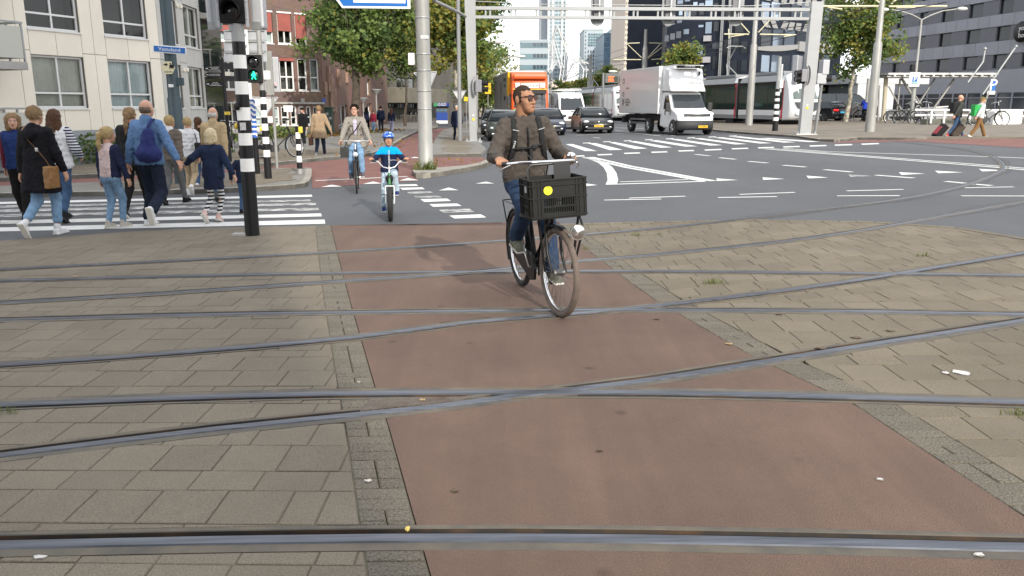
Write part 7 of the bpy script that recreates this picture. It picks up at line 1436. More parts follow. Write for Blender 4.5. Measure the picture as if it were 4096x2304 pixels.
 fast_mesh('body',np.concatenate(Vs),np.concatenate(Fs),[sk,hair[1]or sk],o,np.concatenate(mats_i),True)
 if res<2.2:
  f=MB();g=MB();lp=MB()
  for q in(1,-1):f.sphere(hm(q*.031,-.084,.012),.0125,n=10);g.sphere(hm(q*.031,-.0935,.012),.0065,n=8);g.tube([hm(q*.014,-.0965,.032),hm(q*.034,-.0945,.038),hm(q*.052,-.08,.031)],[.0035,.0045,.002],n=5)
  lp.tube([hm(-.024,-.09,-.058),hm(-.008,-.1015,-.0555),hm(.008,-.1015,-.0555),hm(.024,-.09,-.058)],[.002,.005,.005,.002],n=6);lp.tube([hm(-.02,-.092,-.062),hm(0,-.1015,-.066),hm(.02,-.092,-.062)],[.002,.006,.002],n=6)
  f.build('eyes',M_eye,o);g.build('brows_and_irises',M_iris,o);lp.build('lips',M_lip,o)
 # hair
 kind,hmat=hair;hr=[]
 if kind and kind!='buzz':
  th=.0045 if kind=='buzz' else .014;base=('e',hm(0,.018 if th>.01 else .015,.034),(.077+th,.096+th,.092+th),Rn);cut=('s',('e',hm(0,-.137,-.02),(.118,.106,.130),Rn))if th>.01 else('s',('e',hm(0,-.142,-.012),(.135,.118,.142),Rn));cut2=('s',('b',hm(0,.0,-.19),(.2,.2,.155 if kind in('short','buzz','bald')else .1),Rn));hr=[base]
  if kind=='bald':hr=[('e',hm(0,.02,-.005),(.086,.100,.075),Rn),('s',('b',hm(0,-.12,-.03),(.2,.12,.2),Rn)),('s',('e',hm(0,.0,.085),(.12,.095,.075),Rn)),('s',('b',hm(0,0,-.20),(.2,.2,.14),Rn))]
  elif kind in('short','buzz'):hr+=[cut,cut2,('s',('e',hm(.085,-.01,-.005),(.03,.03,.04),Rn)),('s',('e',hm(-.085,-.01,-.005),(.03,.03,.04),Rn))]
  elif kind=='bob':hr+=[('c',hm(.05,.03,.02),hm(.06,.03,-.07),.052,.05),('c',hm(-.05,.03,.02),hm(-.06,.03,-.07),.052,.05),('c',hm(0,.06,.02),hm(0,.07,-.08),.06,.055),cut]
  elif kind=='long':hr+=[('c',hm(.045,.05,.02),hm(.075,.09,-.26),.058,.05),('c',hm(-.045,.05,.02),hm(-.075,.09,-.26),.058,.05),('c',hm(0,.07,.0),hm(0,.12,-.32),.066,.05),('c',hm(.05,.02,.0),hm(.09,.05,-.2),.04,.03),('c',hm(-.05,.02,.0),hm(-.09,.05,-.2),.04,.03),cut]
  elif kind=='pony':hr+=[cut,cut2,('c',hm(0,.1,.035),hm(0,.14,.01),.03,.034),('c',hm(0,.14,.01),hm(.01,.155,-.14),.036,.032),('c',hm(.01,.155,-.14),hm(.03,.14,-.28),.032,.012)]
  elif kind=='curly':hr+=[('e',hm(q*.07,.03,z),(.05,.06,.06),Rn)for q in(1,-1)for z in(.05,-.02,-.09)]+[('e',hm(0,.03,.1),(.08,.08,.05),Rn),cut]
  ho=blob('hair',hsc(hr),.008*max(1,res*.8),.02,hmat or H_brown,o,.0045,freq=2.6)
  if res<1.5 and kind!='bald':
   rg=np.random.default_rng(len(label));me=ho.data;nv=len(me.vertices);co=np.empty(nv*3);me.vertices.foreach_get('co',co);co=co.reshape(-1,3);no=np.empty(nv*3);me.vertices.foreach_get('normal',no);no=no.reshape(-1,3);ii=rg.integers(0,nv,900);p=co[ii];n_=no[ii];g_=np.array([0,.0,-1.])+rg.normal(size=(900,3))*.35;g_-=n_*(g_*n_).sum(1)[:,None];g_/=np.linalg.norm(g_,axis=1)[:,None]+1e-6;w_=np.cross(g_,n_)*.0022;ln=rg.uniform(.02,.055,(900,1));a0=p-n_*.001;a1=p+g_*ln*.5+n_*.005;a2=p+g_*ln+n_*rg.uniform(-.002,.008,(900,1));Vq=np.stack([a0-w_,a0+w_,a1+w_,a1-w_,a2+w_*.3,a2-w_*.3],1).reshape(-1,3);b_=np.arange(900)[:,None]*6;fast_mesh('loose_strands',Vq,np.concatenate([b_+[0,1,2,3],b_+[3,2,4,5]]),hmat or H_brown,ho)
 # garments
 tp=top or C_blk;hz_=hem-pelvis[2];hx=.082*hipw;a=.012*L+puff
 if cyc:hz_=-.02
 g=[('c',v(T(.085*ch,.005,.40)),v(T(.062*ch,.0,.16)),.105+a,.098+a),('c',v(T(-.085*ch,.005,.40)),v(T(-.062*ch,0,.16)),.105+a,.098+a),('c',v(sh[0]+Vector((-.03,0,-.01))),v(sh[1]+Vector((.03,0,-.01))),.072+a*.6,.072+a*.6),('c',v(T(0,0,.45)),v(T(0,.0,.535)),.085,.066+a*.3)]
 g+=[('c',v(T(q*.062,0,.16)),v(T(q*hx*(1.25 if coat else 1),0,hz_+.05)),.098+a,.108+a+(.03 if coat else 0))for q in(1,-1)]
 if coat:g+=[('c',v(T(0,0,.1)),v(T(0,0,hz_+.05)),.1+a,.125+a)]
 g.append(('s',('b',v(T(0,0,hz_-.3)),(.5,.5,.3),None)))
 arms=[]
 if sleeve is not False:
  for i in(0,1):e=el[i].lerp(hands[i],.9);arms+=[('c',v(sh[i]),v(el[i]),.064+a*.7,.052+a*.7,.022),('c',v(el[i]),v(e),.052+a*.7,.040+a*.5,.02)]
 sep=sleeve is not None and sleeve is not False
 blob(topname,g+([]if sep else arms),.0115*max(1,res),.045,tp,o,wr*(1 if res<2 else 0)+(.0 if not puff else .004),freq=wf if not puff else .8,quilt=.009 if puff else 0.)
 if sep:blob('sleeves',arms,.0115*max(1,res),.03,sleeve,o,.003)
 if collar:blob('collar',[('c',v(T(0,-.012,.49)),v(T(0,-.012,.55)),.088,.084),('s',('c',v(T(0,.035,.55)),v(T(0,.05,.68)),.058,.085))],.009*res,.02,collar,o)
 bt=bottom or D_dark;q=[]
 for i in(0,1):q+=[('c',v(hip[i]+Vector((0,.01,.09))),v(hip[i]+Vector((0,.015,-.02))),.100,.104),('c',v(hip[i]),v(kn[i]),.092*leg,.068*leg),('c',v(kn[i]),v(kn[i].lerp(feet[i],.93 if not legbare else legbare)),.066*leg,cuff)]
 blob('trousers',q,.0115*max(1,res),.028,bt,o,.0035 if res<2 else 0)
 if skirt:blob('skirt',[('c',v(P+Vector((0,0,.1))),v(P+Vector((0,0,-.25))),.155,.19),('s',('b',v(P+Vector((0,0,-.6))),(.5,.5,.32),None))],.012,.02,skirt,o,.003)
 for i in(0,1):
  A_=feet[i];Rf=Matrix.Rotation(fpitch[i],3,'X');fm=lambda x,y,z:v(A_+Rf@Vector((x,y,z)));so=sole or M_sole;Rfn=np.array(Rf)
  q=[('c',fm(0,.035,-.04),fm(0,-.06,-.035),.040,.044),('c',fm(0,-.06,-.04),fm((.008,-.008)[i],-.155,-.052),.044,.030),('c',fm(0,.02,-.03),fm(0,.01,.03),.042,.045),('b',fm(0,-.06,-.076),(.046,.135,.014),Rfn),('s',('b',fm(0,-.05,-.19),(.2,.4,.1),Rfn))]
  zz=lambda c:((c-np.array(A_))@Rfn)[:,2]<-.066
  blob('shoe',q,.0085*max(1,res),.018,[shoes or C_blk,so],o,0,zz)
 o['_j']=0;del o['_j'];return o,dict(sh=sh,el=el,hands=hands,kn=kn,feet=feet,hd=hd,hm=hm,P=P,T=T,nk=nk)
def hgt(u,vt,Y,x):return at(u,vt,Y).z-gz(x)
def worn(name,label,cat,per): # a bag carried by a person: a thing of its own placed like its bearer
 return thing(name,label,cat,per.location,per.rotation_euler.z,None,per.scale.x)
PI=math.pi
# ---------------------------------------------------------------- bicycles (front towards -Y, origin on the ground between the wheels)
def bicycle(label,loc,rz,R_=.345,wb=1.12,tyre=.021,frame_m=None,tyre_m=None,steer=0.,kind='city',bar_w=.58,bar_z=1.12,chrome=None,scale=1.,group=None,lean=0.,spokes=28,saddle_m=None,fender=True,crank=.5,rear_t=None):
 b=thing('bicycle',label,'bicycle',loc,rz,group,scale);b.rotation_euler=(0,lean,rz);fm=frame_m or M_bk;tm=tyre_m or M_tyre;cm=chrome or M_chrome;fy,ry=-wb/2,wb/2
 def whl(y,M_,tm):
  t=MB();t.M=M_;n=40;t.tube([(0,y+math.cos(6.2832*k/n)*(R_-tyre),R_+math.sin(6.2832*k/n)*(R_-tyre))for k in range(n)],tyre,n=8,closed=True);w=t.build('wheel',tm,b);r2=R_-2*tyre-.004
  t=MB();t.M=M_;t.tube([(0,y+math.cos(6.2832*k/n)*r2,R_+math.sin(6.2832*k/n)*r2)for k in range(n)],.011,n=6,closed=True);t.build('rim',cm,w)
  t=MB();t.M=M_;t.tube([(-.045,y,R_),(.045,y,R_)],.026,n=10)
  for k in range(spokes):a=6.2832*k/spokes;t.tube([((-.03,.03)[k%2],y+math.cos(a+.3)*.024,R_+math.sin(a+.3)*.024),(0,y+math.cos(a)*r2,R_+math.sin(a)*r2)],.0016,n=3,cap=False)
  t.build('hub_and_spokes',mat('spoke_steel',(.22,.22,.22),.45,metal=.7),w);return w
 whl(ry,Matrix.Identity(4),rear_t or tm);hx=Vector((0,fy+.12,R_*2+.02));ht=hx+Vector((0,.075,.22));ax=(ht-hx).normalized();S=Matrix.Translation(hx)@Matrix.Rotation(steer,4,ax)@Matrix.Translation(-hx);whl(fy,S,tm)
 bb=Vector((0,.05,.285));st=Vector((0,.22,.86));sd=Vector((0,.27,1.0));rh=Vector((0,ry,R_));t=MB()
 t.tube([hx,ht],.024,n=10)
 if kind=='opa':t.tube([ht-ax*.03,hx.lerp(bb,.35)+Vector((0,.03,-.02)),bb.lerp(st,.12)],.018,n=8);t.tube([hx+ax*.02,hx.lerp(bb,.5)+Vector((0,-.03,-.05)),bb],.02,n=8)
 elif kind=='kid':t.tube([ht-ax*.05,hx.lerp(st,.5),st.lerp(bb,.4)],.024,n=8);t.tube([hx+ax*.02,bb],.027,n=8)
 else:t.tube([ht-ax*.03,st.lerp(bb,.35)],.017,n=8);t.tube([hx+ax*.02,bb],.019,n=8)
 t.tube([bb,st],.018,n=8)
 for s in(-1,1):t.tube([bb+Vector((s*.03,.02,0)),rh+Vector((s*.06,0,0))],.011,n=6);t.tube([st+Vector((s*.02,0,-.06)),rh+Vector((s*.06,0,0))],.009,n=6)
 t.build('frame',fm,b);t=MB();t.M=S;cw=hx-ax*.03;fw_=tyre+.035
 for s in(-1,1):t.tube([cw+Vector((s*fw_,0,0)),cw+Vector((s*fw_,-.03,-.2)),Vector((s*fw_,fy,R_))],[.015,.014,.010],n=8)
 t.tube([cw+Vector((-fw_,0,0)),cw+Vector((fw_,0,0))],.018,n=8);t.build('fork',fm if kind!='kid' else cm,b)
 t=MB();t.M=S;top=ht+ax*.12;zt=bar_z;sw=bar_w/2;t.tube([ht,top],.013,n=8);hb_=Vector((0,top.y-.02,top.z))
 if kind=='kid':pts=[(-sw,hb_.y+.14,zt+.02),(-sw*.62,hb_.y+.06,zt),(-sw*.35,hb_.y-.01,zt-.1),(0,hb_.y-.02,zt-.13),(sw*.35,hb_.y-.01,zt-.1),(sw*.62,hb_.y+.06,zt),(sw,hb_.y+.14,zt+.02)]
 else:pts=[(-sw,hb_.y+.2,zt),(-sw*.93,hb_.y+.07,zt+.01),(-sw*.7,hb_.y-.01,zt+.02),(-.06,hb_.y-.03,zt+.02),(.06,hb_.y-.03,zt+.02),(sw*.7,hb_.y-.01,zt+.02),(sw*.93,hb_.y+.07,zt+.01),(sw,hb_.y+.2,zt)]
 t.tube([top,(0,hb_.y-.02,zt)],.012,n=8);t.tube(pts,.0125,n=8);hbr=t.build('handlebar',cm,b)
 for s in(-1,1):t=MB();t.M=S;e=Vector(pts[0]if s<0 else pts[-1]);e2=Vector(pts[1]if s<0 else pts[-2]);t.tube([e,e.lerp(e2,.75)],.018,n=8);t.build('grip',M_plast,hbr);t=MB();t.M=S;t.tube([e2+Vector((0,-.02,-.01)),e.lerp(e2,.4)+Vector((s*.03,-.05,-.03)),e+Vector((s*.03,-.05,-.05))],.006,n=5);t.build('brake_lever',cm,hbr)
 grips=[S@Vector(pts[-1]),S@Vector(pts[0])]
 t=MB();t.loft([[(x*w,y,z)for x,z in((-1,0),(-.8,.03),(0,.045),(.8,.03),(1,0),(0,-.03))]for y,w,z0 in((sd.y-.15,.025,0),(sd.y-.05,.045,0),(sd.y+.06,.095,0),(sd.y+.12,.08,0))for z in(0,)]if 0 else[[(x*w,y,sd.z+dz)for x,dz in((-1,0),(-.8,.03),(0,.045),(.8,.03),(1,0),(0,-.03))]for y,w in((sd.y-.15,.025),(sd.y-.05,.045),(sd.y+.06,.095),(sd.y+.12,.08))]);t.tube([st,sd],.013,0,8);t.build('saddle',saddle_m or M_plast,b)
 if fender:
  for y,M_,a0,a1 in((ry,Matrix.Identity(4),-.15,1.15),(fy,S,-.08,.60)):
   t=MB();t.M=M_;n=16;vs=[]
   for k in range(n+1):a=PI*(a0+(a1-a0)*k/n);rr=R_+.022;vs+=[(x,y+math.cos(a)*(rr-dz),R_+math.sin(a)*(rr-dz))for x,dz in((-.032,.018),(-.02,.003),(.02,.003),(.032,.018))]
   t.put(vs,[(4*k+j,4*k+j+1,4*k+j+5,4*k+j+4)for k in range(n)for j in range(3)],0,True);t.build('mudguard',fm,b,fix=False)
  t=MB()
  for s in(-1,1):t.tube([(s*.05,.3,R_*2+.06),(s*.06,ry+.28,R_*2+.06),(s*.06,ry+.05,R_)],.006,n=5)
  t.tube([(-.06,ry+.28,R_*2+.06),(.06,ry+.28,R_*2+.06)],.006,n=5);t.build('luggage_rack',fm,b)
 if kind in('opa','city'):t=MB();pl=[bb+Vector((0,-.12,0)),bb+Vector((0,-.08,.1)),bb+Vector((0,.02,.12)),rh+Vector((0,.05,.055)),rh+Vector((0,.06,-.05)),bb+Vector((0,.02,-.12)),bb+Vector((0,-.08,-.1))];t.prism(pl,(-.052,0,0),(-.03,0,0));t.build('chain_case',fm if kind=='opa' else M_plast,b)
 peds=[]
 for s in(-1,1):
  a=crank*PI+(0 if s>0 else PI);e=bb+Vector((s*.07,math.cos(a)*.165,math.sin(a)*.165));t=MB();t.tube([bb+Vector((s*.05,0,0)),bb+Vector((s*.065,0,0)),e],.011,n=6);c_=t.build('crank',cm,b);t=MB();t.box(e+Vector((s*.055,0,0)),(.09,.075,.025),0,0,.006);t.build('pedal',M_plast,c_);peds.append(e+Vector((s*.06,0,.015)))
 return b,S,grips,sd,peds[::-1],hx,ht,R_,fy
# ---------------------------------------------------------------- the cyclist with the crate
SCB=1.05;LEAN=R(-3.2);hdg=R(15);fr_=Vector((.40,6.37,0));wbl=1.14
ctr=fr_+Vector((-math.sin(hdg),math.cos(hdg),0))*wbl/2*SCB;ctr.z=gz(ctr.x)
M_tan_t=mat('tyre_tan',(.118,.092,.075),.8,var=.2,scale=20);bk,S_,grips,sd,peds,hx,ht,Rw,fy=bicycle('black roadster bicycle with tan front tyre and crate carrier',ctr,hdg,.352,wbl,.025,M_bk,M_tan_t,R(6),'opa',.60,1.17,scale=SCB,crank=1.30,spokes=36,lean=LEAN,rear_t=M_tyre)
t=MB();rack_z=.80
t.tube([(-.24,fy-.10,rack_z),(.15,fy-.10,rack_z),(.15,fy+.16,rack_z),(-.24,fy+.16,rack_z)],.012,n=8,closed=True)
for x in(-.1,0,.1):t.tube([(x,fy-.1,rack_z),(x,fy+.16,rack_z)],.008,n=6)
for s in(-1,1):t.tube([(s*.16,fy-.05,rack_z),(s*.11,fy,Rw+.02)],.01,n=6)
t.tube([(.03,fy+.15,rack_z),hx+Vector((0,0,.05))],.014,n=6);t.build('front_carrier',M_bk,bk)
t=MB();c_=Vector((.095,fy-.20,.69));t.lathe([(.0,.06),(.045,.05),(.06,.0),(.062,-.012)],c_,(0,1,0),20);hl=t.build('headlamp',M_chrome,bk);t=MB();t.lathe([(.058,-.010),(.03,-.02),(0,-.024)],c_,(0,1,0),20);t.build('lens',M_chrome,hl);t=MB();t.tube([(.15,fy-.1,.8),(.165,fy-.13,.70),(.12,fy-.02,.40)],.009,n=6);t.build('lamp_stay',M_bk,hl)
t=MB();e=grips[0];t.sphere(e+Vector((-.03,-.09,.05)),.04,n=12,sc=(1,1,.7));t.build('bell',M_chrome,bk)
t=MB();t.tube([grips[1]+Vector((.05,-.08,.02)),grips[1]+Vector((.15,-.12,.1)),Vector((-.02,ht.y,1.12)),Vector((0,ht.y,.95))],.004,n=5);t.build('brake_cable',M_plast,bk)
# crate: open ribbed plastic box
cr=thing('plastic_crate','black ribbed plastic crate with yellow smiley sticker on the bicycle','crate',bk.location,hdg,None,SCB);cw,cd,chh=.415,.30,.275;cc=Vector((-.055,fy-.10,rack_z+.016));M_crate=mat('crate_plastic',(.013,.014,.013),.6,spec=.25,var=.25,scale=5)
t=MB();t.box(cc+Vector((0,0,.006)),(cw,cd,.012));t.build('base',M_crate,cr)
def side(p0,p1,nrm,slots):
 d=Vector(p1)-Vector(p0);Lk=d.length;d.normalize();n_=Vector(nrm);bx_=lambda a,b,z0,z1,o0,o1:sb_.box(Vector(p0)+d*((a+b)/2)+n_*((o0+o1)/2)+UP*((z0+z1)/2),(b-a,abs(o1-o0),z1-z0),0,math.atan2(d.y,d.x));sb_=MB();zs0,zs1,zs2=.03,.075,.125
 bx_(0,Lk,zs2+.012,chh,-.006,0);bx_(0,Lk,0,zs0,-.006,0);bx_(0,Lk,zs1-.006,zs1+.006,-.006,.001);bx_(0,.09,zs0,zs2+.012,-.006,0);bx_(Lk-.09,Lk,zs0,zs2+.012,-.006,0)
 n=slots
 for r0,r1 in((zs0,zs1-.006),(zs1+.006,zs2+.012)):
  for k in range(n+1):a=.09+(Lk-.18)*(k-.22)/n;bx_(max(a,.088),min(.09+(Lk-.18)*(k+.22)/n,Lk-.088),r0,r1,-.006,0)
 o=sb_.build('side_wall',M_crate,cr);sb_=MB()
 for z in(chh-.006,chh-.045,zs2+.016,.004):bx_(-.004,Lk+.004,z-.005,z+.005,0,.010)
 for a in(.012,.05,.075,Lk-.075,Lk-.05,Lk-.012):bx_(a-.004,a+.004,0,chh,0,.008)
 sb_.build('ribs',M_crate,o)
x0,x1,y0,y1=cc.x-cw/2,cc.x+cw/2,cc.y-cd/2,cc.y+cd/2;zb_=cc.z+.012
side((x0,y0,zb_),(x1,y0,zb_),(0,-1,0),14);side((x1,y1,zb_),(x0,y1,zb_),(0,1,0),14);side((x0,y1,zb_),(x0,y0,zb_),(-1,0,0),9);side((x1,y0,zb_),(x1,y1,zb_),(1,0,0),9)
t=MB();c_=Vector((x0+.125,y0-.004,zb_+.195));t.lathe([(.033,-.002),(.033,.002)],c_,(0,-1,0),24);sm=t.build('smiley_sticker',mat('smiley_yellow',(.80,.78,.03),.5),cr);t=MB();t.tube([c_+Vector((math.cos(a)*.019,-.003,math.sin(a)*.019))for a in[PI*(1.12+.76*k/8)for k in range(9)]],.0014,n=4);t.build('smile',M_black,sm)
t=MB();t.box((x0-.003,cc.y-.02,zb_+.2),(.004,.05,.05));t.build('sticker',M_grey,cr)
# metal handle and grey plate standing in the crate
t=MB();t.tube([(x0+.06,y1-.02,zb_+.2),(x0+.06,y1-.02,zb_+.33),(x0+.09,y1-.02,zb_+.36),(x1-.12,y1-.02,zb_+.36),(x1-.09,y1-.02,zb_+.33),(x1-.09,y1-.02,zb_+.2)],.011,n=8);hd_=thing('carrier_hoop','dark tubular hoop standing behind the plastic crate','carrier',bk.location,hdg,None,SCB);o=t.build('hoop',mat('hoop_steel',(.06,.06,.058),.4,metal=.5),hd_);t=MB();t.box((.06,y1-.045,zb_+.26),(.13,.006,.22));t.build('back_plate',M_plast,hd_)
# rider
ped=lambda p,dz=0:(p.x,p.y+.05,p.z+.085+dz);jk=cloth('jacket_taupe',(.072,.061,.053),.2,7)
cy,J=person('man in brown jacket and sunglasses riding the bicycle with the crate',bk.location,hdg,1.75,S_tan,('buzz',mat('hair_cropped',(.030,.021,.017),.9,col2=(.055,.036,.027),scale=60,spec=.05)),jk,cloth('jeans_rider',(.022,.042,.085),.35,6),cloth('trainers_olive',(.13,.13,.10),.5,25),M_sole,[ped(peds[0]*SCB),ped(peds[1]*SCB)],(.1,.15),[g_*SCB+Vector((0,.075,.035))for g_ in grips],(0,.27,1.05),.10,R(34),0,1.0,1.35,False,.85,cyc=True,fist=True,cuff=.066,leg=1.12,wr=.007,wf=2.0,kneep=(0,-1,.3),elbow=(0,.5,-.9),collar=jk)
cy.rotation_euler=cr.rotation_euler=hd_.rotation_euler=(0,LEAN,hdg);hm=J['hm'];T=J['T']
# sunglasses
t=MB()
for q in(1,-1):t.loft([[hm(q*x,y,z)for x,z in((.006,.030),(.052,.034),(.060,.012),(.050,-.010),(.018,-.012),(.008,.004))]for y in(-.105,-.102)],smooth=False)
gl_=t.build('sunglasses',mat('lens_brown',(.05,.016,.010),.1,spec=.35),cy);t=MB()
for q in(1,-1):t.tube([hm(0,-.108,.026),hm(q*.03,-.107,.033),hm(q*.062,-.096,.03),hm(q*.08,-.04,.024),hm(q*.082,.02,.018)],.0032,n=5)
t.build('glasses_frame',M_black,gl_)
# front zip, waist hem, cuffs
t=MB();
pts=[T(.0,.125+.01*math.sin(k),.48-.46*k/8)+Vector((0,.012 if k<1 else 0,0))for k in range(9)];t.tube(pts,.007,n=6);t.build('zip',M_black,cy)
for i in(0,1):t=MB();a,b=J['el'][i],J['hands'][i];t.tube([a.lerp(b,.84),a.lerp(b,.97)],[.046,.036],n=14);t.build('cuff',C_blk,cy)
# backpack with straps
bp=worn('backpack','dark backpack whose chest straps cross the cyclist jacket','backpack',cy);bp.rotation_euler=(0,LEAN,hdg);M_strap=cloth('strap_black',(.022,.023,.024),.2)
blob('pack',[('b',tuple(T(0,-.20,.28)),(.15,.09,.23),None)],.014,.03,M_strap,bp)
for q in(1,-1):
 t=MB();P_=[T(q*.10,-.10,.50),T(q*.105,-.02,.565),T(q*.11,.07,.535),T(q*.118,.128,.44),T(q*.128,.138,.33),T(q*.150,.11,.22),T(q*.185,.02,.14),T(q*.16,-.12,.12)];w_=.024
 t.loft([[p+Vector((-w_*q,0,0)),p+Vector((0,-.004,.002)),p+Vector((w_*q,0,0)),p+Vector((w_*q,.012,0)),p+Vector((-w_*q,.012,0))]for p in P_]);so=t.build('shoulder_strap',M_strap,bp)
 t=MB();p=T(q*.115,.148,.46);t.box(p,(.056,.004,.006),0,0,0,Matrix.Rotation(-.25*q,3,'Y'));t.build('reflective_tab',M_alu,so)
t=MB();P_=[T(-.125,.140,.30),T(-.05,.152,.30),T(.02,.153,.305),T(.07,.15,.315),T(.125,.138,.325)];t.loft([[p+Vector((0,0,-.012)),p+Vector((0,-.006,0)),p+Vector((0,0,.012)),p+Vector((0,.006,0))]for p in P_]);cs=t.build('chest_strap',M_strap,bp);t=MB();t.box(T(.05,.158,.312),(.05,.014,.034),0,0,.005);t.build('buckle',M_black,cs);t=MB();t.box(T(.015,.157,.245),(.026,.006,.12),0,0,0);t.build('strap_end',M_strap,cs)
text('lettering','THULE',.022,M_white,bp,face_M(T(-.134,.157,.34),(.28,0,1),(-1,0,.28)),.001)
# ---------------------------------------------------------------- woman on a bicycle
pw_=GZ(7,1340,940);hw_=R(9.5);cW=Vector((pw_.x-.09,pw_.y+.52,0));cW.z=gz(cW.x)
bW,S2,gW,sW,pdW,hxW,htW,RW,fW=bicycle('black city bicycle with silver fork ridden by the woman in the grey coat',cW,hw_,.35,1.1,.02,M_bk,None,0,'city',.62,1.10,mat('alloy',(.6,.6,.6),.3,metal=.8),crank=.93,scale=.94)
t=MB();t.lathe([(.0,.05),(.04,.04),(.052,0),(0,-.02)],(0,fW+.0,.84),(0,1,0),16);t.build('headlamp',M_head,bW)
C_coat=cloth('coat_grey_beige',(.235,.215,.19),.14,30)
wo,JW=person('woman in grey coat and glasses cycling towards the camera',bW.location,hw_,1.645,S_lt,('short',H_dark),C_coat,D_lt,cloth('shoe_grey',(.10,.095,.11)),M_sole,[ped(pdW[0]),ped(pdW[1])],(.1,.1),[g_+Vector((0,.08,.03))for g_ in gW],(0,.27,1.08),.06,R(-6),-.05,1.0,1.3,True,1.1,fist=True,cyc=True,leg=1.05,cuff=.058,kneep=(0,-1,.3),topname='coat',elbow=(0,.5,-.9))
t=MB();hm=JW['hm'];T=JW['T']
for q in(1,-1):t.tube([hm(q*(.03+.022*math.cos(a)),-.106+.006*abs(math.cos(a)),.010+.017*math.sin(a))for a in[6.283*k/12 for k in range(12)]],.0022,n=4,closed=True);t.tube([hm(q*.052,-.1,.016),hm(q*.08,-.03,.016),hm(q*.082,.02,.012)],.002,n=4)
t.tube([hm(-.008,-.108,.014),hm(.008,-.108,.014)],.002,n=4);t.build('glasses',M_black,wo)
blob('shirt',[('c',tuple(T(0,.07,.44)),tuple(T(0,.085,.2)),.062,.05)],.012,.02,zmix('shirt_stripe',(.62,.60,.64),(.30,.24,.42),2,'mod',.016),wo)
t=MB()
for q in(1,-1):t.loft([[T(q*.03,.125,.16),T(q*.045,.135,.16),T(q*.05,.13,.17)],[T(q*.05,.135,.33),T(q*.16,.125,.34),T(q*.12,.12,.36)],[T(q*.055,.085,.50),T(q*.10,.07,.47),T(q*.09,.05,.53)]])
t.build('lapels',C_coat,wo)
t=MB()
for x,z in((.10,.29),(.125,.17),(-.1,.37),(-.13,.43)):t.lathe([(.013,0),(.011,.006),(0,.007)],T(x,.135,z),(0,-1,0),12)
t.build('buttons',M_black,wo)
blob('coat_tails',[('c',tuple(T(.13,.02,.05)),tuple(T(.17,.20,-.10)),.10,.075),('c',tuple(T(-.13,.02,.05)),tuple(T(-.16,.13,-.02)),.09,.07)],.014,.03,C_coat,wo,.004)
hb=worn('handbag','dark grey handbag hanging at the cycling woman side','bag',wo);blob('bag',[('b',(-.25,.02,.86),(.09,.10,.11),None)],.014,.03,cloth('bag_grey',(.045,.045,.045)),hb,.003);t=MB();t.tube([(-.25,.05,.96),tuple(T(-.12,.13,.15)),tuple(T(0,.155,.26)),tuple(T(.12,.12,.44)),tuple(T(.13,0,.54))],.011,n=6);t.build('strap',M_strap,hb)
# ---------------------------------------------------------------- child on a fat tyred bicycle
SK=.80;pk_=GZ(7,1678,1220);hk=R(8);wk_=.98;ctrk=pk_+Vector((-math.sin(hk),math.cos(hk),0))*wk_/2*SK;ctrk.z=gz(ctrk.x)
M_grn=paint('frame_green',(.015,.16,.03),.35);bK,S3,gK,sK,pdK,hxK,htK,RK,fK=bicycle('green fat tyred child bicycle with silver fork',ctrk,hk,.335,wk_,.048,M_grn,None,0,'kid',.66,1.12,mat('alloy_bright',(.65,.66,.67),.28,metal=.7),SK,crank=.60,fender=False)
t=MB();t.sphere((0,fK+.19,.80),.07,n=10,sc=(1.1,.8,1.2));t.build('number_board',M_housing,bK)
sh_ch=1.22;kk=1.22/1.75;sc_k=SK/kk
conv=lambda p:(p[0]*sc_k,p[1]*sc_k,p[2]*sc_k)
jac=zmix('child_jacket',(.012,.018,.05),(.0,.30,.72),2,'gt',1.42)
ch_,JK=person('boy in blue helmet and turquoise jacket riding a fat tyred bicycle',bK.location,hk,1.22,S_mid,('short',H_dark),jac,D_pale,cloth('shoe_navy',(.02,.035,.12)),M_sole,[ped(Vector(conv(pdK[0]))),ped(Vector(conv(pdK[1])))],(.05,.15),[Vector(conv(g_))+Vector((0,.09,.03))for g_ in gK],(0,.30,1.03),.08,R(4),.02,1.0,1.35,False,1.0,hs=1.17,shw=.84,fist=True,cyc=True,leg=1.1,cuff=.075,kneep=(0,-1,.3),elbow=(0,.3,-.7))
hm=JK['hm'];T=JK['T'];Rn_=np.array(Matrix.Rotation(R(4),3,'Z'))
helm=mat('helmet_blue',(.02,.12,.62),.25,col2=(.35,.55,.85),scale=14,ramp=(.52,.62),coat=.4)
o=blob('helmet',[('e',hm(0,.018,.062),(.124,.152,.112),Rn_),('s',('b',hm(0,0,-.08),(.3,.3,.115),Rn_)),('s',('b',hm(0,-.15,-.03),(.2,.07,.085),Rn_))],.008,.02,helm,ch_);t=MB()
for x in(-.045,0,.045):t.sphere(hm(x,-.095+abs(x)*.4,.105),.022,n=8,sc=(.8,.5,1.3));t.sphere(hm(x*1.4,-.02,.155-abs(x)),.02,n=8,sc=(.7,1.6,.5))
t.build('vents',M_black,o);t=MB();t.tube([hm(math.cos(a)*.105,.018+math.sin(a)*.130,.046)for a in[6.283*k/20 for k in range(20)]],.012,n=6,closed=True);t.build('helmet_rim',C_navy,o);t=MB()
for q in(1,-1):t.tube([hm(q*.095,.0,.03),hm(q*.075,-.02,-.06),hm(0,-.05,-.125)],.005,n=5)
t.build('chin_strap',M_black,o)
t=MB();pts=[T(0,.128+(.012 if k>5 else 0),.49-.46*k/8)for k in range(9)]
for dx in(-.011,.011):t.tube([p+Vector((dx,0,0))for p in pts],.005,n=5)
t.build('zip',C_wht,ch_);text('lettering','NAUTICAL',.036,C_wht,ch_,face_M(T(.085,.142,.27),(1,0,0)),.001)
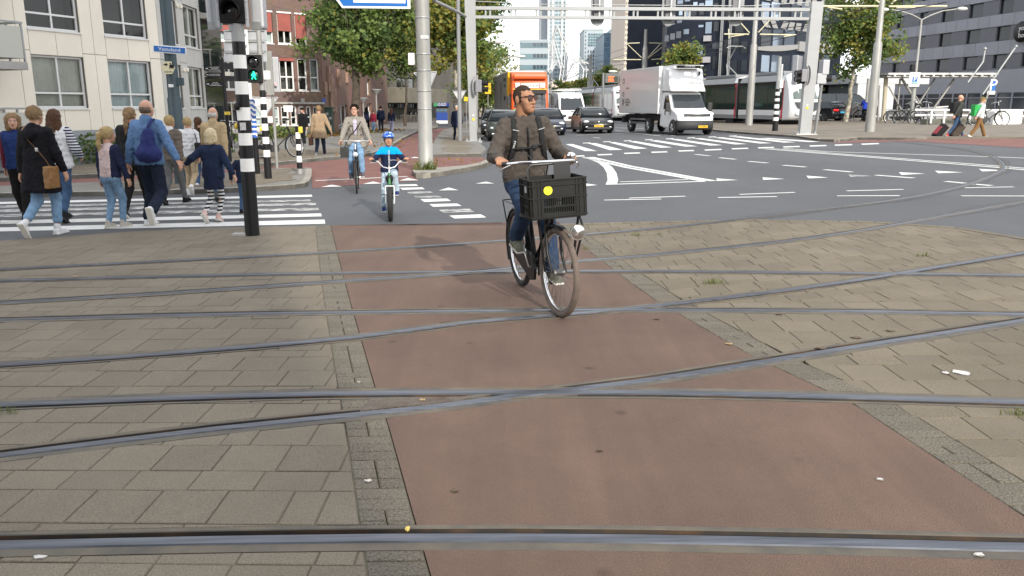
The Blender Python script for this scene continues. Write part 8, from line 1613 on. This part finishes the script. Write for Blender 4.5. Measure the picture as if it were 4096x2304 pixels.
# ---------------------------------------------------------------- the group on the left crossing, walking away
def walker(label,u,v,vt,rz,dz=0.,**k):
 p=G(u,v);h=k.pop('h',None)or hgt(u,vt,p.y,p.x);h=min(h,1.92);return person(label,p,rz,h,**k)
AW=PI
LIFT=dict(feet=((.09,.02,.09),(-.10,.34,.22)),fpitch=(0,1.05))
STEP=dict(feet=((.09,-.22,.09),(-.09,.26,.13)),fpitch=(-.12,.6))
STEP2=dict(feet=((.09,.26,.13),(-.09,-.22,.09)),fpitch=(.6,-.12))
C_bcoat=cloth('coat_black',(.008,.008,.011),.3,8)
# black coat with tan bag
p1,J1=walker('person in long black coat with tan shoulder bag stepping onto the zebra',48,235.5,Z(6,0,65)[1],AW-.08,hair=('short',H_sand),top=C_bcoat,bottom=D_lt,shoes=C_wht,coat=True,hem=.60,loose=1.9,female=True,feet=((.10,.30,.2),(-.09,-.10,.09)),fpitch=(1.0,0),legbare=.72,cuff=.062,hands=((.25,.05,.80),(-.30,-.12,.80)),topname='coat',leg=1.05)
blob('hood',[('c',tuple(J1['T'](.07,-.09,.47)),tuple(J1['T'](-.07,-.09,.47)),.06,.06),('c',tuple(J1['T'](0,-.1,.43)),tuple(J1['T'](0,-.06,.53)),.07,.08)],.012,.04,C_bcoat,p1,.003)
M_tanl=mat('leather_tan',(.23,.115,.035),.55,var=.3,scale=12,bump=.2);b1=worn('shoulder_bag','tan leather shoulder bag on the black coat','bag',p1);T1=J1['T'];blob('bag',[('b',tuple(T1(-.21,-.07,-.12)),(.055,.10,.15),None)],.012,.03,M_tanl,b1,.004);t=MB();P_=[T1(-.21,-.08,.02),T1(-.19,-.13,.12),T1(-.1,-.15,.25),T1(.02,-.145,.38),T1(.11,-.11,.5),T1(.12,-.02,.56),T1(.1,.08,.5)];t.loft([[p+Vector((.014,0,.012)),p+Vector((0,.006,0)),p+Vector((-.014,0,-.012)),p+Vector((0,-.004,0))]for p in P_]);t.build('strap',M_tanl,b1);t=MB();t.box(T1(-.1,-.156,.25),(.045,.01,.05),0,0,.006);t.build('buckle',M_chrome,b1)
# white quilted waistcoat with striped sleeves
V_w=cloth('quilted_white',(.64,.64,.65),.05,5)
p2_,J2=walker('woman with long brown hair in white padded waistcoat and striped sleeves',66,221.5,Z(6,0,95)[1],AW+.1,hair=('long',H_brown),top=V_w,sleeve=zmix('sleeve_stripe',(.60,.60,.62),(.012,.015,.05),2,'mod',.022),bottom=D_mid,shoes=cloth('boot_black',(.012,.012,.013)),sole=M_soled,female=True,hem=.84,puff=.018,hands=((.24,-.05,.85),(-.25,-.22,1.02)),legbare=.78,topname='waistcoat',**STEP)
# small girl with ponytail
walker('blonde girl with ponytail in pink and navy jacket',116,228,Z(6,0,288)[1],AW-.25,hs=1.12,hair=('pony',H_blond),top=zmix('girl_jacket',(.60,.47,.46),(.015,.02,.05),0,'abs',.115),bottom=D_lt,shoes=cloth('shoe_beige',(.45,.42,.37)),female=True,hem=.90,loose=1.3,yaw=-.5,hands=((.2,.0,.86),(-.32,-.05,.88)),feet=((.08,.08,.09),(-.08,-.10,.09)))
# dark ponytail woman
walker('woman with blonde ponytail in black jacket behind the blue shirted man',139,217,Z(6,0,78)[1],AW,hair=('pony',H_sand),top=cloth('jacket_char',(.018,.018,.019)),bottom=cloth('trouser_black',(.012,.011,.011)),shoes=cloth('shoe_dark',(.03,.03,.03)),female=True,hem=.82,loose=1.4,**STEP2)
# man in blue shirt jacket with backpack
p6,J6=walker('balding man in blue denim shirt with navy backpack',156,225.5,Z(6,0,-2)[1],AW-.15,hair=('bald',mat('hair_stub',(.12,.085,.06),.8)),top=cloth('denim_shirt',(.105,.19,.35),.14,6),bottom=cloth('jeans_dark',(.012,.018,.035),.3),shoes=C_wht,hem=.86,loose=1.6,hands=((.30,.06,.84),(-.44,.02,.92)),feet=((.12,-.02,.09),(-.22,.40,.27)),fpitch=(.0,1.3),leg=1.1,cuff=.075,collar=cloth('denim_shirt',(.075,.155,.33)))
b6=worn('backpack','navy backpack slung on the blue shirted man','backpack',p6);T6=J6['T'];M_bp=cloth('pack_navy',(.022,.03,.115),.2,8);blob('pack',[('c',tuple(T6(-.10,-.19,.10)),tuple(T6(-.12,-.17,.36)),.125,.075),('c',tuple(T6(-.2,-.18,.08)),tuple(T6(-.02,-.18,.08)),.10,.10),('c',tuple(T6(-.16,-.25,.1)),tuple(T6(-.06,-.25,.1)),.06,.06)],.012,.05,M_bp,b6,.005);t=MB();P_=[T6(-.12,-.2,.40),T6(-.125,-.13,.50),T6(-.125,-.04,.565),T6(-.12,.07,.52),T6(-.13,.11,.40)];t.loft([[p+Vector((.028,0,0)),p+Vector((0,.006,.006)),p+Vector((-.028,0,0)),p+Vector((0,-.002,-.006))]for p in P_]);t.build('shoulder_strap',M_bp,b6)
# grey brown puffer
walker('person with short blond hair in grey brown padded jacket',176,203.8,Z(6,0,160)[1],AW-.1,hair=('short',H_blond),top=cloth('puffer_taupe',(.13,.105,.088),.12,6),bottom=C_grey,shoes=C_blk,sole=M_soled,female=True,puff=.014,hem=.86,collar=C_wht,**STEP2)
p8,J8=walker('person with short blond hair in white padded jacket',193,195,Z(6,0,178)[1],AW+.05,hair=('short',H_blond),top=cloth('puffer_white',(.60,.60,.61),.05,6),bottom=C_khaki,shoes=C_wht,female=True,puff=.016,hem=.86,**LIFT)
b8=worn('tote_bag','dark tote bag hanging from the white padded jacket','bag',p8);T8=J8['T'];blob('bag',[('b',tuple(T8(-.24,-.05,.10)),(.05,.15,.17),None)],.014,.04,cloth('tote_black',(.02,.021,.023)),b8,.004);t=MB();t.tube([T8(-.24,-.13,.26),T8(-.19,-.1,.45),T8(-.16,0,.55),T8(-.2,.06,.4),T8(-.24,.06,.26)],.01,n=5);t.build('strap',C_blk,b8)
walker('person with brown ponytail in brown coat beyond the white padded jacket',203,189,Z(6,0,175)[1],AW,hair=('pony',H_brown),top=cloth('coat_brown',(.055,.038,.026)),bottom=D_mid,shoes=C_wht,female=True,hem=.75,res=1.4)
p10,J10=walker('elderly man with white hair in beige jacket',219,201,Z(6,0,75)[1],AW-.05,hair=('bald',H_grey),top=cloth('jacket_beige',(.40,.30,.175),.1,6),bottom=D_mid,shoes=cloth('shoe_grey2',(.06,.06,.065)),sole=M_soled,hem=.82,loose=1.5,collar=cloth('jacket_beige',(.40,.30,.175)),**STEP)
p11,J11=walker('small blonde child in navy jacket and striped leggings',217,222,Z(6,0,308)[1],AW-.1,hair=('bob',mat('hair_pale',(.60,.48,.28),.6,col2=(.70,.60,.40),scale=30,stretch=(6,6,.6))),top=cloth('bomber_navy',(.015,.025,.058),.15,8),bottom=zmix('legging_stripe',(.62,.62,.62),(.012,.012,.015),2,'mod',.034),shoes=cloth('shoe_pink',(.55,.38,.34)),hs=1.15,female=True,skirt=C_navy,hem=.86,loose=1.9,hands=((.52,.0,1.12),(-.46,.0,.82)),feet=((.08,.30,.2),(-.07,.05,.12)),fpitch=(.8,.4),leg=.82,cuff=.045)
walker('child in dark blue jacket half hidden behind the banded signal post',246,214,150,AW,hair=('short',H_dark),top=C_navy,bottom=D_mid,shoes=C_blk,loose=1.6,res=1.3,hands=((.34,.0,.95),(-.25,0,.8)))
walker('curly haired woman facing the camera behind the black coat',27,220.5,Z(6,0,142)[1],.25,hair=('curly',H_sand),top=zmix('jacket_blue_red',(.02,.04,.14),(.16,.02,.04),0,'abs',.2),bottom=cloth('trouser_black',(.012,.011,.011)),shoes=C_blk,female=True,loose=1.5,yaw=.25,leg=1.15,cuff=.07,**STEP)
walker('person in brown sleeve cut by the left picture edge',-11,224,118,.3,hair=('short',H_brown),top=cloth('jacket_rust',(.13,.085,.05)),bottom=C_blk,shoes=C_blk,loose=1.4,res=1.3)
# ---------------------------------------------------------------- people farther off
walker('young man in black tracksuit with white stripe looking down',304.5,145.7,Z(2,0,1085)[1],-.2,hair=('short',H_dark),top=C_blk,bottom=zmix('track_stripe',(.012,.012,.014),(.55,.55,.56),0,'gt',.165),shoes=C_wht,nod=.45,hem=.86,loose=1.6,res=1.6,collar=C_wht,leg=1.15,cuff=.07,**STEP)
p14,J14=walker('person in tan trench coat walking away with brown bag',320.9,157.6,Z(2,0,1063)[1],AW,hair=('short',H_sand),top=cloth('coat_tan',(.30,.22,.14),.1,6),bottom=D_dark,shoes=cloth('shoe_grey3',(.12,.12,.12)),coat=True,hem=.66,loose=2.0,res=1.3,topname='coat',hands=((.27,0,.85),(-.40,.0,.88)),**STEP2)
b14=worn('handbag','brown handbag carried by the person in the tan coat','bag',p14);blob('bag',[('b',(.30,.03,.56),(.05,.16,.14),None)],.016,.04,mat('leather_brown',(.12,.05,.03),.5,var=.3),b14);t=MB();t.tube([(.30,-.08,.68),(.28,.0,.85),(.30,.13,.68)],.012,n=5);t.build('handle',M_tanl,b14)
FAR=(('woman in dark waistcoat with white sleeves at left of the four walkers',1765,1342,1075,dict(hair=('long',H_dark),top=C_navy,sleeve=C_wht,bottom=C_blk,shoes=C_blk,female=True)),('girl in red jumper among the four distant walkers',1828,1345,1107,dict(hair=('pony',H_brown),top=cloth('jumper_red',(.19,.015,.035)),bottom=D_lt,shoes=C_wht,female=True)),('man in navy jacket among the four distant walkers',1905,1340,1068,dict(hair=('short',H_dark),top=C_navy,bottom=D_dark,shoes=cloth('shoe_grey4',(.3,.3,.3)),loose=1.6)),('girl with long hair and lilac trousers right of the distant walkers',2012,1345,1090,dict(hair=('long',H_brown),top=C_navy,bottom=cloth('trouser_lilac',(.42,.42,.58)),shoes=C_blk,female=True)))
for i,(lab,x,y,yt,k)in enumerate(FAR):walker(lab,*Z(2,x,y),Z(2,0,yt)[1],AW+(.1,-.1,.15,0)[i],res=2.0,**(STEP if i%2 else STEP2),**k)
walker('grey haired man in navy jacket walking behind the grey lamp post',457,142.2,Z(3,0,1062)[1],.25,hair=('short',H_grey),top=C_navy,bottom=D_dark,shoes=C_blk,coat=True,hem=.72,loose=1.6,res=1.7,**STEP)
walker('person waiting on the tram platform behind the black saloon',*Z(4,216,1190),Z(4,0,1000)[1],0.,hair=('short',H_dark),top=C_blk,bottom=C_blk,shoes=C_blk,res=2.4)
walker('person in bright blue coat beside the tram platform',*Z(4,255,1190),Z(4,0,1040)[1],.4,hair=('short',H_brown),top=cloth('coat_bright_blue',(.02,.10,.45)),bottom=C_blk,shoes=C_blk,res=2.4)
walker('small distant pedestrian on the pavement behind the lamp post',*Z(3,826,1230),Z(3,0,1115)[1],0.,hair=('short',H_brown),top=C_blk,bottom=D_mid,shoes=C_blk,res=2.6)
# travellers with suitcases
pm,Jm=walker('bald man in grey shirt and jeans pulling a suitcase',955,138.2,Z(5,0,905)[1],PI/2,h=1.82,hair=(None,None),top=cloth('shirt_grey',(.055,.058,.055)),bottom=D_mid,shoes=cloth('shoe_red',(.4,.05,.05)),loose=1.3,res=1.5,hands=((.22,.02,.86),(-.22,.30,.80)),feet=((.08,-.34,.1),(-.08,.36,.15)),fpitch=(-.2,.55))
t=MB();t.box(Jm['hm'](0,-.1,.012),(.14,.02,.035));t.build('sunglasses',M_black,pm)
bb_=worn('backpack','black backpack on the bald man with the suitcase','backpack',pm);blob('pack',[('b',tuple(Jm['T'](0,-.2,.3)),(.15,.1,.22),None)],.02,.04,M_strap,bb_)
pn,Jn=walker('traveller in cap and brown trousers with a green backpack',977,138.6,Z(5,0,942)[1],PI/2,h=1.70,hair=('short',H_sand),top=cloth('hoodie_white',(.55,.56,.58)),bottom=cloth('trouser_tan',(.20,.11,.045)),shoes=C_wht,loose=1.5,res=1.5,leg=1.12,cuff=.07,hands=((.22,-.05,.82),(-.22,.30,.84)),feet=((.08,-.36,.1),(-.08,.36,.15)),fpitch=(-.2,.5))
blob('cap',[('e',Jn['hm'](0,.02,.06),(.09,.11,.09),None),('s',('b',Jn['hm'](0,0,-.06),(.3,.3,.1),None)),('c',Jn['hm'](0,-.1,.05),Jn['hm'](0,-.14,.045),.05,.03)],.012,.02,cloth('cap_olive',(.16,.13,.05)),pn)
bg=worn('backpack','bright green backpack on the traveller in the cap','backpack',pn);blob('pack',[('b',tuple(Jn['T'](0,-.22,.26)),(.16,.13,.24),None)],.018,.05,cloth('pack_green',(.04,.36,.09)),bg,.004)
for lab,x,m_,hand,per in(('black and red suitcase wheeled behind the bald man',934.5,cloth('case_black',(.02,.018,.02)),Jm,pm),('grey brown suitcase wheeled behind the traveller in the cap',951,cloth('case_brown',(.07,.055,.045)),Jn,pn)):
 p=G(x,138.4);cs=thing('suitcase',lab,'suitcase',p,0);Rm=Matrix.Translation((0,0,.04))@Matrix.Rotation(R(38),4,'Y');t=MB();t.M=Rm;t.box((0,0,.34),(.26,.42,.62),0,0,.05);t.build('shell',m_,cs);t=MB();t.M=Rm;t.box((-.135,0,.3),(.03,.34,.4),0,0,.015);t.build('front_pocket',mat('case_red',(.3,.012,.03),.6)if 'red' in lab else m_,cs)
 for s in(-1,1):t=MB();t.M=Rm;t.lathe([(.045,-.015),(.045,.015)],(.1,s*.17,.02),(0,1,0),12);t.build('castor',M_tyre,cs);t=MB();t.M=Rm;t.tube([(.1,s*.09,.6),(.1,s*.09,1.02)],.01,n=5);t.build('handle_tube',M_galv,cs)
 t=MB();t.M=Rm;t.tube([(.1,-.09,1.02),(.1,.09,1.02)],.014,n=6);t.build('handle_grip',M_plast,cs)
# parked bicycles
pa_,pb2=GZ(7,385,622),GZ(7,695,607);dv=pb2-pa_;bq,*_=bicycle('black bicycle with white front mudguard parked behind the island',(pa_+pb2)/2+Vector((0,0,.1)),math.atan2(dv.y,dv.x)+PI/2,.35,1.1,.02,M_bk,None,R(25),'city',.6,1.12,scale=1.12,group='parked bicycles')
t=MB();t.box((.02,.5,.83),(.2,.34,.2),0,0,.04);t.build('white_saddle_bag',C_wht,bq)
for i,(x,y,rz,lab)in enumerate(((1340,1250,1.2,'leftmost bicycle parked under the double armed lamp'),(1420,1252,.7,'middle bicycle parked under the double armed lamp'),(1530,1258,.25,'rightmost bicycle parked under the double armed lamp'),(2215,1272,1.35,'black bicycle leaning on the white railing at the right edge'),(835,1228,.3,'bicycle standing right behind the taxi'),(60,470,.2,'bicycle half hidden behind the banded signal post'))):
 p=GZ(5,x,y)if i<5 else GZ(7,70,560)+Vector((0,0,.1));bicycle(lab,p,rz,.35,1.1,.022,M_bk if i!=2 else M_grey,None,R(10),'city',.6,1.1,scale=1.3 if i<5 else 1.1,group='parked bicycles',spokes=14,lean=.08)
# scooters and riders
def scooter(lab,p,rz,m,sc=1.):
 o=thing('scooter',lab,'scooter',p,rz,'parked scooters',sc)
 for y in(-.62,.58):t=MB();t.lathe([(.12,-.05),(.24,-.05),(.26,0),(.24,.05),(.12,.05)],(0,y,.26),(1,0,0),18);t.build('wheel',M_tyre,o)
 blob('body',[('c',(0,-.5,.45),(0,-.38,.92),.12,.14),('c',(0,-.3,.3),(0,.2,.32),.12,.14),('c',(0,.15,.4),(0,.65,.62),.16,.13),('c',(0,-.62,.4),(0,-.5,.5),.08,.1)],.025,.06,m,o);t=MB();t.loft([[(x*.15,y,z+.05*(1-x*x))for x in(-1,-.5,0,.5,1)]for y,z in((.0,.74),(.3,.78),(.75,.80))],cap=False,closed=False);t.build('seat',M_plast,o);t=MB();t.tube([(-.33,-.3,1.06),(-.1,-.4,1.04),(.1,-.4,1.04),(.33,-.3,1.06)],.02,n=6);t.tube([(0,-.4,.9),(0,-.4,1.04)],.03,n=6);t.build('handlebar',M_plast,o);t=MB();t.sphere((0,-.53,.85),.09,n=10);t.build('headlight',M_head,o);return o
for lab,x,y,rz in(('scooter with a seated rider behind the distant walkers',2105,1238,1.3),('dark scooter parked right of the seated rider',2165,1236,1.1),('rightmost dark scooter by the low fence',2205,1232,1.2)):scooter(lab,GZ(2,x,y)+Vector((0,0,.1)),rz,P_blk,1.15)
sp_=GZ(2,2108,1238);person('person in black sitting sideways on a distant scooter',sp_+Vector((0,0,.1)),1.2,1.75,hair=('short',H_brown),top=C_blk,bottom=C_blk,shoes=C_blk,res=2.6,pelvis=(0,.25,.86),feet=((.14,-.15,.33),(-.14,-.15,.33)),hands=((.25,-.3,1.05),(-.25,-.3,1.05)))
sq=GZ(5,965,1232);scooter('moped of the rider in the blue jacket beside the black van',sq,PI-.3,P_blk,1.2);person('rider in bright blue jacket on a moped by the leaning tram pole',sq,PI-.3,2.0,hair=('short',H_dark),top=cloth('jacket_royal',(.02,.05,.42)),bottom=C_navy,shoes=C_blk,loose=1.6,res=2.4,pelvis=(0,.25,.88),feet=((.14,-.15,.33),(-.14,-.15,.33)),hands=((.27,-.3,1.05),(-.27,-.3,1.05)))
